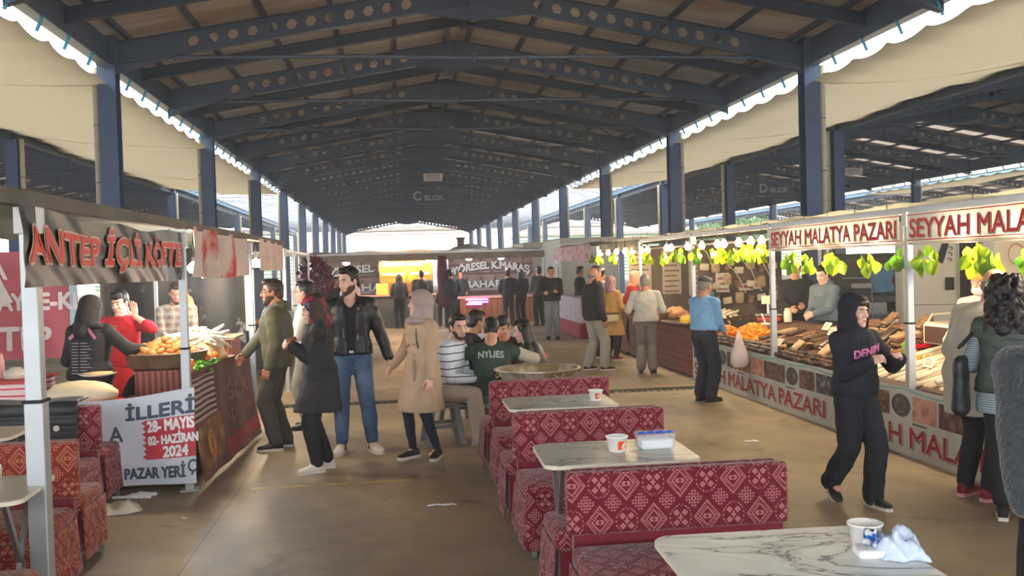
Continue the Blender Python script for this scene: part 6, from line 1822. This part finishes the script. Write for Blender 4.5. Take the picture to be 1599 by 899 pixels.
for (x, y, h, f, tm, pm, hr, lab, bd, ext) in CR:
    person(lab, x, y, h, f, dict(lh=(-.18, .25, 1.0), rh=(.2, .22, .98)), lod=2, skin=SKIN2, top=dict(m=tm, e=.03, lo=-.09, name='jacket'), pants=dict(m=pm, wide=.02), shoes=dict(m=BSB['m']), hair=hr, build=bd)
# people near the mustard coat woman
def ex(c): scarf(c, mat('peach_scarf', (214, 140, 116), .8), .03)
person('figure in a peach headscarf and red top beyond the woman in the mustard coat', 4.55, 17.3, 1.60, 30, dict(lh=(-.15, .3, 1.1), rh=(.12, .3, 1.15)), lod=2, female=True, top=dict(m=cloth('red_top_cloth', (176, 44, 48)), e=.028, name='blouse'), pants=dict(m=BLKC, wide=.02), shoes=dict(m=BSB['m']), hair=None, extras=ex)
person('dark haired person with glasses beyond the older man in the black jacket', 3.72, 17.0, 1.72, -80, dict(), lod=2, top=dict(m=DGR, e=.028, name='jacket'), pants=dict(m=BLKC, wide=.02), shoes=BSH, hair='short')
person('figure in a light jacket standing behind the older man in the black jacket', 4.25, 18.9, 1.66, -60, dict(), lod=2, top=dict(m=cloth('light_jacket', (168, 160, 146)), e=.03, name='jacket'), pants=dict(m=DGR, wide=.02), shoes=BSH, hair='short')

# 23 woman in quilted vest (from behind)
VEST = mat('dark_green_quilting', (60, 68, 62), .5, var=.12, vs=5, bump=.9, bs=5, stretch=(.6, .6, 3))
STR2 = stripes('fine_striped_knit', (84, 100, 108), (150, 166, 170), .016, .62, 'z')
def ex(c):
    mb = MB()
    for s in (-1, 1): c['arm'](mb, s, .026, .08, .62)
    remesh('sleeve', mb, c['cvox'], STR2, c['root'], 2, disp=.003)
    mb = MB(); T = c['T']; mb.loft([(T(-.18)[0], c['sd'] * .215, c['fr'] * .155), (T(-.08)[0], c['sd'] * .212, c['fr'] * .155), (T(.02)[0], c['sd'] * .19, c['fr'] * .14)], 22, 2.2)
    remesh('shirt_hem', mb, .012, STR2, c['root'], 2, disp=.003)
    # shoulder bag on the far side
    mb = MB(); p = T(-.02, -.30, -.06)[0]; mb.cap(p + Vector((0, 0, .2)), p - Vector((0, 0, .14)), (.05, .12), (.06, .14), 12); remesh('shoulder_bag', mb, .012, mat('black_soft_leather', (30, 31, 34), .5, bump=.4, bs=8), c['root'], 2, disp=.004)
    MB().tube([p + Vector((0, .05, .3)), T(.46, -.16, .02)[0], p + Vector((0, -.08, .3))], .012, 6).build('bag_strap', BLK, c['root'])
person('woman with curly dark hair seen from the back in a green quilted vest', 3.95, 5.60, 1.60, -42, dict(lh=(-.20, .26, 1.02), rh=(.20, .26, 1.05), rf=(.16, .0), lf=(-.05, .0)), look=(-6, -6), skin=SKIN3, female=True, lod=0, top=dict(m=VEST, e=.040, lo=-.07, sleeve=.10, name='vest', disp=.005), pants=dict(m=cloth('black_leggings', (26, 30, 30)), wide=.022, e=.016, len=.86), shoes=dict(m=mat('black_knit_shoe', (34, 32, 34)), sole=WHITE), hair='curly', hairm=HAIRB, extras=ex, build=1.08)
# 24 bald man in a long cream shirt
person('bald person in a long pale cream shirt behind the woman in the quilted vest', 4.08, 6.15, 1.69, -70, dict(lh=(-.15, .3, 1.05), rh=(.15, .3, 1.05), lean=22), look=(0, -14), skin=SKIN, lod=1, top=dict(m=cloth('cream_long_shirt', (168, 164, 150)), e=.036, lo=-.1, hem=.62, name='shirt', belly=.04, disp=.004), pants=dict(m=BLKC, wide=.02), shoes=dict(m=mat('crimson_shoe', (140, 24, 44), .5), sole=mat('pink_sole', (210, 150, 156), .5)), hair='balding', hairm=HAIRG, build=1.2)
# 25 vendor with tall yellow hat
def ex(c):
    mb = MB(); mb.lathe([(.09, .045), (.097, .05), (.10, .13), (.085, .19), (.04, .21)], 18); mb.xf(c['HM']); mb.build('tall_hat', mat('yellow_hat_cloth', (226, 168, 76), .8, var=.12, bump=.3, bs=14), c['root'], smooth=True)
    p = MB(); p.ell((0, .065, -.06), (.06, .045, .05), 12); c['headpiece']('face_mask', p, mat('clear_visor', (196, 196, 190), .3), cut=None)
person('vendor with a tall yellow cloth hat and white face cover behind the nearest fruit counter', 5.38, 8.0, 1.62, 120, dict(lh=(-.2, .3, 1.0), rh=(.2, .3, 1.0)), look=(0, -14), skin=SKIN, lod=1, top=dict(m=cloth('pale_vendor_top', (196, 186, 168)), e=.024, name='shirt'), pants=dict(m=BLKC, wide=.02), shoes=BSB, hair='short', hairm=HAIRG, extras=ex)
# 26 person cut off at the frame edge
FLEECE = mat('dark_grey_fleece', (58, 62, 66), .95, var=.35, vs=60, bump=.7, bs=60, sheen=.4)
def ex(c):
    for s in (-1, 1):
        wr, el = c['arms'][s][2], c['arms'][s][1]; d = (wr - el).normalized()
        MB().tube([wr - d * .06, wr - d * .005], [.055, .045], 14).build('cuff', BLKC, c['root'], smooth=True)
person('person cut by the frame edge in dark grey fleece, hands low', 2.35, 2.98, 1.68, 128, dict(rh=(.07, .30, .87), lh=(-.05, .30, .85), curl=.65, rhd=(-.3, .3, -.8), lhd=(.4, .3, -.7), re=(1, -.1, -.35), le=(-1, -.1, -.35)), look=(0, -10), skin=SKIN2, lod=0, top=dict(m=FLEECE, e=.045, lo=-.1, name='fleece_jacket', disp=.004), pants=dict(m=BLKC, wide=.03), shoes=BSB, hair='short', build=1.12)
# 27 two sellers of the second section
person('seller in a black sweater behind the packets, leaves before the face', 5.95, 13.3, 1.72, 160, dict(lh=(-.10, .36, 1.06), rh=(.10, .34, 1.02), lean=6), look=(0, -14), skin=SKIN, lod=1, top=dict(m=BLKC, e=.03, name='sweater'), pants=dict(m=BLKC, wide=.02), shoes=BSB, hair='short', build=1.1)
person('young seller in a grey blue sweatshirt looking down at the packets', 5.98, 12.3, 1.66, 115, dict(lh=(-.06, .38, 1.02), rh=(.08, .36, 1.0), lean=10), look=(10, -22), skin=SKIN3, lod=1, top=dict(m=cloth('grey_blue_sweat', (92, 104, 114)), e=.038, name='sweatshirt', hood_down=True), pants=dict(m=BLKC, wide=.02), shoes=BSB, hair='short')
# 28 denim seller
person('long haired seller in a denim jacket leaning over the wooden counter', 5.45, 15.6, 1.50, 110, dict(lh=(-.05, .40, 1.0), rh=(.08, .38, .98), lean=16), look=(0, -18), skin=SKIN3, female=True, lod=1, top=dict(m=cloth('denim_jacket', (78, 98, 108)), e=.03, open=.05, name='jacket'), under=dict(m=cloth('pale_tee', (200, 190, 170)), e=.012), pants=dict(m=BLKC, wide=.01), shoes=BSB, hair='long', hairm=HAIRB)
# 29 woman in black at the dumpling stall, back to the camera
def ex(c):
    scarf(c, BLKC, .05, (0, -.10, -.22))
    T = c['T']
    mb = MB(); l = .007
    for i in range(11):
        z_ = .32 - i * .028
        for a, b_ in ((-.10, -.035), (-.015, .055 + .02 * (i % 3))): mb.bar(T(z_, a, -.158)[0], T(z_, b_, -.163)[0], .004, l)
    mb.build('back_print', mat('grey_print_lines', (150, 140, 150), .7), c['root'])
    for s in (-1, 1): MB().bar(T(.46, s * .04, -.13)[0], T(.36, s * .13, -.152)[0], .004, .03).build('pink_strap', mat('pink_cloth', (206, 110, 150), .7), c['root'])
    cc, s_, f_ = T(.02); MB().loft([(cc, s_ * .185, f_ * .135), (cc + c['up'] * .03, s_ * .18, f_ * .133)], 18).build('apron_tie', mat('crimson_cloth', (166, 36, 70), .7), c['root'], smooth=True)
    mb = MB(); q = T(-.10, 0, .13)[0]; mb.loft([(T(.02)[0], s_ * .19, f_ * .15), (T(-.30)[0] , s_ * .20, f_ * .16), (T(-.5)[0], s_ * .20, f_ * .16)], 16); remesh('apron', mb, .016, mat('crimson_apron', (196, 36, 44), .7), c['root'], 1, cut=lambda v: (v - c['pel']).dot(c['fr']) < .03, solid=.005)
person('woman in black headscarf and back printed top reaching toward the copper pan', -2.72, 8.75, 1.60, -12, dict(rh=(.52, .22, 1.17), lh=(-.2, .26, 1.0), lean=4, re=(.6, -.5, -.6)), look=(-10, -14), skin=SKIN, female=True, lod=0, top=dict(m=cloth('black_top', (32, 32, 36)), e=.034, lo=-.04, sleeve=.80, name='top'), pants=dict(m=BLKC, wide=.03, e=.03), shoes=BSB, hair=None, extras=ex, build=1.12)
# 30 man in a red shirt, hand raised
REDS = cloth('red_shirt', (176, 32, 44))
def ex(c):
    T = c['T']
    cc, s_, f_ = T(.0)
    mb = MB(); mb.loft([(T(.12)[0], s_ * .165, f_ * .135), (T(-.1)[0], s_ * .20, f_ * .15), (T(-.40)[0], s_ * .21, f_ * .15)], 16); remesh('apron', mb, .016, mat('red_apron', (186, 30, 42), .7), c['root'], 1, cut=lambda v: (v - c['pel']).dot(c['fr']) < .03, solid=.005)
    for t in (.40, .35, .30): MB().ell(T(t, 0, .135)[0], (.006, .004, .006), 8).build('button', WHITE, c['root'])
person('server in a red shirt and apron raising one open hand beside the head', -2.72, 9.75, 1.63, 172, dict(lh=(-.20, .12, 1.44), rh=(.22, .28, 1.0), lhd=(.12, -.1, 1), lhu=(.0, 1, 0) if False else (0, -1, 0), curl=(.12, .4), le=(-1, .1, -.8)), look=(-8, -14), skin=SKIN3, lod=0, top=dict(m=REDS, e=.026, sleeve=.66, name='shirt'), pants=dict(m=BLKC, wide=.02), shoes=BSB, hair='fringe', hairm=HAIRB, extras=ex, build=1.08)
# 31 plaid man, 32 man in blue, behind the pan
person('bearded server in a beige checked shirt bending over the dumpling counter', -2.62, 11.7, 1.70, 195, dict(lh=(-.1, .36, 1.05), rh=(.1, .36, 1.05), lean=12), look=(0, -25), skin=SKIN, lod=1, top=dict(m=plaid('beige_check', (170, 152, 136), (120, 104, 96), (200, 190, 176), .09), e=.026, name='shirt'), pants=dict(m=BLKC, wide=.02), shoes=BSB, hair='short', hairm=HAIRBR, beard=HAIRBR)
person('person in a slate blue sweater sitting low beyond the lamps', -2.45, 14.3, 1.55, 170, dict(lh=(-.1, .36, 1.0), rh=(.1, .36, 1.0), lean=8), look=(0, -20), skin=SKIN, lod=2, top=dict(m=cloth('slate_sweater', (82, 104, 124)), e=.03, name='sweater'), pants=dict(m=BLKC, wide=.02), shoes=BSB, hair='short')
person('dark haired person holding a phone behind the checked shirt server', -2.75, 12.9, 1.62, 160, dict(lh=(-.1, .3, 1.15), rh=(.1, .3, 1.1)), look=(0, -20), skin=SKIN, lod=2, top=dict(m=BLKC, e=.03, name='jacket'), pants=dict(m=BLKC, wide=.02), shoes=BSB, hair='short')
# ------------------------------------------------------------------ spice stall at the end of the aisle
BRK = stripes('brick_print_cloth', (120, 100, 98), (88, 60, 60), .22, .5, 'z')
t = thing('stall_header', 'long grey brown fringe header of the spice stall across the end of the aisle', 'header')
MB().sheet(lambda u, v: (-2.6 + u * 7.0, 27.0 - .03 * math.sin(u * 60), 1.98 + v * .20), 70, 3).build('cloth', mat('grey_brown_canvas', (140, 124, 110), .8, var=.25, vs=2), t, smooth=True)
beam('top tube of the spice stall header', (-2.6, 27.02, 2.20), (4.4, 27.02, 2.20), .05, .05)
for x in (-2.6, 1.40, 4.4): post('slim post of the spice stall at the end of the aisle', x, 27.05, w_=.055, group='posts of the spice stall')
tag(MB().sheet(lambda u, v: (-2.6 + u * 7.0, 27.1 + v * 2.9, 2.2 + .1 * math.sin(PI * v) + .02 * math.sin(u * 30)), 30, 8).build('canopy', ROOFC, smooth=True), 'grey canvas roof of the spice stall', 'canopy')
tag(MB().loft([((1.40, 27.0, z), (.12 + .05 * abs(math.sin(z * 3)), 0, 0), (0, .08, 0)) for z in (.6, .9, 1.2, 1.5, 1.8, 2.1)], 14).build('tied_curtain', mat('maroon_curtain', (92, 40, 56), .8, var=.2), smooth=True), 'gathered maroon curtain tied to the middle post of the spice stall', 'curtain')
WBR = mat('white_brushed_letters', (205, 206, 206), .6, var=.08)
def spice_banner(x0, x1, which, words):
    t = thing('banner', f'brick patterned backdrop banner with white letters, {which}', 'banner')
    Lx = x1 - x0
    MB().box(x0, x1, 30.0, 30.02, .0, 2.12).build('cloth', BRK, t)
    for i in range(6):
        for j in range(4):
            a = x0 + .05 + i * Lx / 6 + (.12 if j % 2 else 0)
            MB().box(a, min(a + Lx / 6 - .07, x1), 29.985, 29.995, .98 + j * .29, 1.2 + j * .29).build('brick_print', mat('grey_brick_print', (132, 112, 108), .8, var=.2, vs=3), t)
    def arc(u, v, e=0):
        s_ = (u / Lx - .5) * 2
        return Vector((x0 + u, 29.97 - e, 1.62 + v - .22 * s_ * s_))
    letters(t, arc, words[0], .12, 0, Lx - .24, .34, [(.035, SHADOWP, .0, .02, -.02), (.014, WBR, .01, 0, 0)], sub=.2)
    def flat(u, v, e=0): return Vector((x0 + u, 29.97 - e, 1.08 + v))
    letters(t, flat, words[1], Lx * .2, 0, Lx * .62, .22, [(.03, SHADOWP, .0, .02, -.02), (.012, WBR, .01, 0, 0)], sub=.2)
    MB().box(x0 + Lx * .2, x0 + Lx * .82, 29.96, 29.965, 1.02, 1.04).build('underline', WBR, t)
spice_banner(1.75, 4.5, 'right of the maroon curtain', ('YÖRESEL K.MARAŞ', 'BAHARATI'))
spice_banner(-2.3, 1.25, 'behind the orange lit grill', ('YÖRESEL K.MARAŞ', 'BAHARATI'))
PLK = mat('orange_plank', (140, 84, 54), .6, var=.25, vs=3, stretch=(6, 1, .5))
t = thing('wooden_counter', 'upright planked wooden counter under the violet lights of the spice stall', 'counter')
for i in range(12): MB().box(1.95 + i * .19, 2.125 + i * .19, 27.9, 27.95, .0, .80).build('plank', PLK, t)
MB().box(1.9, 4.3, 27.88, 28.5, .80, .86).build('top', mat('pink_counter_top', (190, 130, 124), .6), t)
VIO = mat('violet_light', (196, 110, 255), .3, var=0, emit=7)
for z, a, b in ((.78, 2.12, 2.78), (.70, 2.2, 2.78), (.64, 2.14, 2.6)):
    tag(MB().tube([(a, 27.86, z), (b, 27.86, z - .01)], .018, 6).build('light_tube', VIO), 'violet light tube glowing on the front of the wooden spice counter', 'light', 'violet light tubes of the spice counter')
t = thing('counter', 'dark counter of the left half of the spice stall', 'counter')
MB().box(-2.4, 1.2, 27.9, 28.5, 0, .95).build('body', DGREY, t, bevel=.02); MB().box(-2.45, 1.25, 27.85, 28.55, .95, .99).build('top', mat('pink_counter_top', (190, 130, 124)), t)
t = thing('grill', 'orange lit grill cabinet with glowing bars in the spice stall', 'grill', (.38, 28.22, 0))
MB().box(-.75, .75, -.25, .25, .99, 1.36).build('base', mat('warm_steel', (160, 110, 60), .35, .8), t); MB().box(-.8, .8, .22, .27, 1.36, 2.08).build('back', mat('amber_back', (190, 110, 40), .4, .3), t)
HOT = mat('glowing_bar', (255, 176, 70), .3, var=0, emit=9)
for z, a, b in ((1.94, -.72, .72), (1.86, -.72, .5), (1.60, -.72, -.05), (1.60, .12, .7)): MB().box(a, b, -.02, .0, z - .035, z + .035).build('glowing_bar', HOT, t)
for x in (-.78, .0, .76): MB().box(x - .02, x + .02, -.25, -.2, 1.36, 2.08).build('frame', mat('warm_steel', (160, 110, 60)), t)
ld = bpy.data.lights.new('grill_glow', 'POINT'); ld.energy = 60; ld.color = (1, .6, .25); ld.shadow_soft_size = .3; lo = bpy.data.objects.new('grill_glow', ld); COL.objects.link(lo); lo.parent = t; lo.location = (0, -.3, 1.75)
o = tag(MB().box(-.18, .18, -.15, .15, 0, .34).build('crate', mat('yellow_crate', (214, 164, 70), .5), bevel=.01), 'yellow crate with an orange ball of fruit on the spice stall counter', 'crate'); o.location = (-.35, 28.1, .99)
for i, (x, z, wm) in enumerate(((-1.35, 1.93, False), (-.25, 1.98, True), (1.05, 1.95, True), (2.2, 1.97, False), (3.15, 1.97, False))):
    bulb((x, 27.3, z + .09), f'bright {"warm" if wm else "white"} bulb hanging under the spice stall header', 'bulbs of the spice stall', warm=wm, power=30, rad=.10)
for i, (x, z) in enumerate(((2.85, 2.1), (.95, 2.1), (.0, 2.08))):
    bulb((x, 27.35, z + .05), 'small orange bulb under the spice stall header', 'orange bulbs of the spice stall', power=6, rad=.05, m=ORANGE)

# magenta foliage
MAG = mat('magenta_leaf', (124, 50, 84), .6, var=.3, vs=8, c2=(86, 36, 60), cs=6, trans=.2)
def leafball(name, label, cat, loc, rx, ry, rz_, n, size, m, seed, trunk=None, group=None):
    t = thing(name, label, cat, loc, 0, group); r_ = random.Random(seed); mb = MB()
    for i in range(n):
        a, b = r_.uniform(0, 2 * PI), math.acos(r_.uniform(-1, 1)); q = r_.uniform(.35, 1) ** .5
        c = Vector((rx * q * math.sin(b) * math.cos(a), ry * q * math.sin(b) * math.sin(a), rz_ * q * math.cos(b)))
        c *= 1 + .25 * noise.noise(c * 3)
        M = Matrix.Rotation(r_.uniform(0, 6), 3, 'Z') @ Matrix.Rotation(r_.uniform(-1.2, 1.2), 3, 'X')
        s = size * r_.uniform(.6, 1.3)
        mb.add([c + M @ Vector(p) * s for p in ((0, 0, 0), (.4, .12, .35), (0, .06, 1), (-.4, .12, .35))], [(0, 1, 2, 3)])
    me = mb.mesh('foliage', False); me.materials.append(m); o = link('foliage', me, t)
    if trunk:
        tb = MB().tube([(0, 0, -trunk), (.03, 0, -trunk * .5), (0, 0, 0)], [.05, .04, .03], 8)
        for k in range(5): tb.tube([(0, 0, -.1), (rx * .6 * math.cos(k * 1.3), ry * .6 * math.sin(k * 1.3), rz_ * .5)], [.02, .008], 5)
        tb.build('trunk', mat('bark', (84, 66, 52), .9, var=.2), t)
    return t
leafball('potted_tree', 'ornamental tree with magenta leaves behind the man in the leather jacket', 'plant', (-1.62, 20.0, 1.55), .38, .3, .52, 700, .10, MAG, 3, trunk=1.52)
leafball('tree', 'hazy green tree outside beyond the dumpling stall side', 'tree', (-24, 100, 4.2), 6, 3, 3.2, 1600, .8, mat('hazy_leaf', (120, 150, 100), .8, var=.2, trans=.3), 5, trunk=4.2)
leafball('tree', 'hazy green tree outside beyond the second hall', 'tree', (40, 105, 4.0), 6, 3, 3.0, 1600, .8, mat('hazy_leaf', (120, 150, 100)), 6, trunk=4.0)

# ------------------------------------------------------------------ vehicles
GLS = mat('vehicle_glass', (34, 40, 46), .12, var=0, spec=.8)
TYRE = mat('tyre', (26, 26, 27), .8)
def vehicle(name, label, loc, rz, prof, wd, col, wheels, wins, rear=None, wr=.33):
    """x is forward; prof in (x,z)"""
    t = thing(name, label, 'vehicle', loc, rz)
    MB().prism(prof, 1, -wd / 2, wd / 2).build('body', col, t, bevel=.05, segs=3, smooth=False)
    for x in wheels:
        for s in (-1, 1):
            w_ = MB().lathe([(.0, 0), (wr * .62, 0), (wr * .64, .02), (wr * .95, .02), (wr, .05), (wr, .19), (wr * .95, .21), (0, .21)], 22).xf(Matrix.Translation((x, s * (wd / 2 + .01), wr)) @ Matrix.Rotation(s * PI / 2, 4, 'X'))
            wo = w_.build('wheel', TYRE, t); MB().lathe([(0, -.004), (wr * .6, -.004), (wr * .6, .004), (0, .004)], 18).xf(Matrix.Translation((x, s * (wd / 2 + .012), wr)) @ Matrix.Rotation(s * PI / 2, 4, 'X')).build('hubcap', STEEL, wo)
    for pl in wins:
        for s in (-1, 1):
            MB().prism(pl, 1, s * (wd / 2 + .001), s * (wd / 2 + .008)).build('side_window', GLS, t)
    return t
WV = mat('white_van_paint', (206, 200, 186), .35, var=.03, spec=.5)
vprof = [(-2.75, .38), (-2.75, 2.3), (-2.62, 2.48), (1.35, 2.48), (1.95, 1.50), (2.7, 1.22), (2.78, .40)]
v = vehicle('van', 'white panel van standing behind the nearest fruit stall with an open side door', (11.77, 15.07, 0), R(-26), vprof, 1.95, WV, (-1.85, 1.75), [[(1.0, 1.5), (1.0, 2.1), (1.4, 2.15), (1.85, 1.5)]])
s_ = -(1.95 / 2)
MB().box(-1.85, -1.50, s_ - .012, s_ + .02, .42, 2.3).build('doorway_shade_panel', mat('interior_shade', (40, 36, 34), .8), v)  # dark panel on the van side stands in for the shaded space inside
for x in (-1.86, -1.49): MB().box(x - .02, x + .02, s_ - .03, s_, .42, 2.3).build('door_edge', STEEL, v)
h_ = MB().box(-2.07, -1.93, s_ - .03, s_, 1.12, 1.34).build('door_handle', BLK, v)
MB().box(-2.72, -1.9, s_ - .008, s_, .86, .875).build('trim_line', mat('grey_trim', (150, 146, 136), .5), v)
d = MB(); d.add([(-2.22, s_ - .012, 1.62), (-2.10, s_ - .012, 1.58), (-2.0, s_ - .012, 1.92), (-2.10, s_ - .012, 1.95)], [(0, 1, 2, 3)])
for k in range(3): d.tube([(-2.05 + k * .01 + .05 + .035 * math.cos(a), s_ - .012, 1.64 + k * .10 + .03 * math.sin(a)) for a in (2.4, 1.5, .6, -.3, -1.2)], .008, 5)
d.build('black_decal', BLK, v)
tr = MB().box(-2.76, 2.6, s_ - .01, s_, .40, .55).build('sill_trim', mat('grey_trim', (150, 146, 136)), v)
sprof = [(-2.2, .45), (-2.28, .95), (-2.18, 1.10), (-1.98, 1.72), (-1.7, 1.82), (.3, 1.80), (1.0, 1.12), (2.1, 1.0), (2.25, .45)]
SUVP = mat('dark_green_paint', (50, 56, 52), .3, var=.05, spec=.6)
c = vehicle('car', 'dark off road style car seen from behind beyond the hooded child', (13.95, 26.5, 0), R(62), sprof, 1.85, SUVP, (-1.4, 1.35), [[(-1.8, 1.15), (-1.68, 1.65), (-.7, 1.66), (-.7, 1.15)], [(-.6, 1.15), (-.6, 1.66), (.2, 1.64), (.75, 1.15)]], wr=.38)
MB().add([(-2.165, -.72, 1.16), (-2.165, .72, 1.16), (-2.02, .64, 1.62), (-2.02, -.64, 1.62)], [(0, 1, 2, 3)]).build('rear_window', GLS, c, solid=.02)
MB().box(-2.31, -2.285, -.26, .26, .86, .99).build('number_plate', mat('plate_white', (196, 196, 190), .5), c)
MB().box(-2.36, -2.2, -.90, .90, .46, .62).build('bumper', mat('grey_bumper', (96, 98, 98), .5), c, bevel=.02)
for s in (-1, 1): MB().box(-2.30, -2.18, s * .80 - .09, s * .80 + .09, .88, 1.16).build('tail_light', mat('tail_red', (120, 26, 30), .3), c)
MB().bar((-2.2, -.5, 1.14), (-2.2, .5, 1.14), .02, .03).build('chrome_strip', STEEL, c)
vehicle('van', 'cream roofed van parked past the column beside the far fruit stalls', (7.2, 36.5, 0), PI / 2, [(a, b * 1.1) for a, b in vprof], 2.2, WV, (-1.85, 1.75), [])
vehicle('van', 'white box van parked beside the end of the spice stall', (6.65, 42.8, 0), PI / 2, [(-2.75, .38), (-2.75, 2.75), (1.2, 2.75), (1.25, 2.2), (1.9, 1.5), (2.7, 1.22), (2.78, .4)], 2.1, WV, (-1.85, 1.75), [])
vehicle('car', 'dark car between the cooler van and the fruit stalls', (16.5, 21.0, 0), PI / 2 + .1, sprof, 1.8, mat('dark_blue_paint', (44, 52, 66), .3, spec=.6), (-1.4, 1.35), [[(-1.8, 1.15), (-1.68, 1.65), (-.7, 1.66), (-.7, 1.15)]])
t = thing('cloth', 'light blue cloth hanging by the dark car behind the fruit stall', 'cloth', (11.6, 21.5, .85)); MB().sheet(lambda u, v: (u * .55 + .04 * math.sin(v * 9), .03 * math.sin(u * 14), v * (.75 - .2 * u)), 10, 8).build('sheet', mat('sky_blue_cloth', (96, 150, 190), .8, var=.1), t, smooth=True)
MB().tube([(.0, .03, -.85), (0, .03, .8), (.5, .03, .6)], .012, 5).build('stand', STEEL, t)
# kiosk far behind the spice stall
t = thing('kiosk', 'small far kiosk with a pitched tiled roof and a chimney above the spice stall', 'kiosk', (4.75, 58, 0))
MB().box(-.9, .9, -.8, .8, 0, 2.85).build('wall', PALE, t)
MB().loft([((0, 0, 2.85), (1.25, 0, 0), (0, 1.1, 0)), ((0, 0, 3.0), (1.0, 0, 0), (0, .9, 0)), ((0, 0, 3.2), (.2, 0, 0), (0, .2, 0))], 4).build('roof', mat('grey_tile', (120, 116, 112), .7), t)
MB().box(-.75, -.35, -.2, .2, 2.95, 3.55).box(-.82, -.28, -.27, .27, 3.5, 3.6).build('chimney', mat('dark_brick', (84, 62, 56), .8), t)
# frames of stalls further along on the dumpling side
for k, (x, y) in enumerate(((-1.75, 16.9), (-1.75, 19.8), (-4.6, 16.9), (-4.6, 19.8), (-4.5, 13.9))):
    post('bare pale post of the stalls further along the dumpling side', x, y, w_=.05, group='bare posts further along the dumpling side')
for a, b, nm in (((-1.75, 13.9, 2.1), (-1.75, 19.8, 2.1), 'aisle side'), ((-4.6, 16.9, 2.1), (-1.75, 16.9, 2.1), 'nearer cross'), ((-4.6, 19.8, 2.1), (-1.75, 19.8, 2.1), 'farther cross')):
    beam(f'bare pale {nm} tube of the empty stall frame further along the dumpling side', a, b, .04, .05)
t = thing('stall_table', 'dark covered table in the empty stall frame further along', 'table'); MB().box(-4.3, -2.2, 17.4, 19.4, 0, .85).build('cloth', DGREY, t, bevel=.04)
MB().box(-4.35, -2.15, 17.35, 19.45, .85, .87).build('top', mat('pale_laminate', (196, 190, 172)), t)

# ------------------------------------------------------------------ thin haze of cooking smoke and dust in the hall air
hz = bpy.data.materials.new('haze'); hz.use_nodes = True
nt = hz.node_tree; nt.nodes.remove(nt.nodes['Principled BSDF'])
vs = nt.nodes.new('ShaderNodeVolumeScatter'); vs.inputs['Color'].default_value = (.95, .97, 1, 1); vs.inputs['Density'].default_value = .0035; vs.inputs['Anisotropy'].default_value = .2
nt.links.new(vs.outputs[0], nt.nodes['Material Output'].inputs['Volume'])
hb = MB().box(-30, 36, -12, 110, .02, 9.5).build('haze', hz)
tag(hb, 'thin smoky haze filling the air of the market hall', 'haze', kind='stuff')
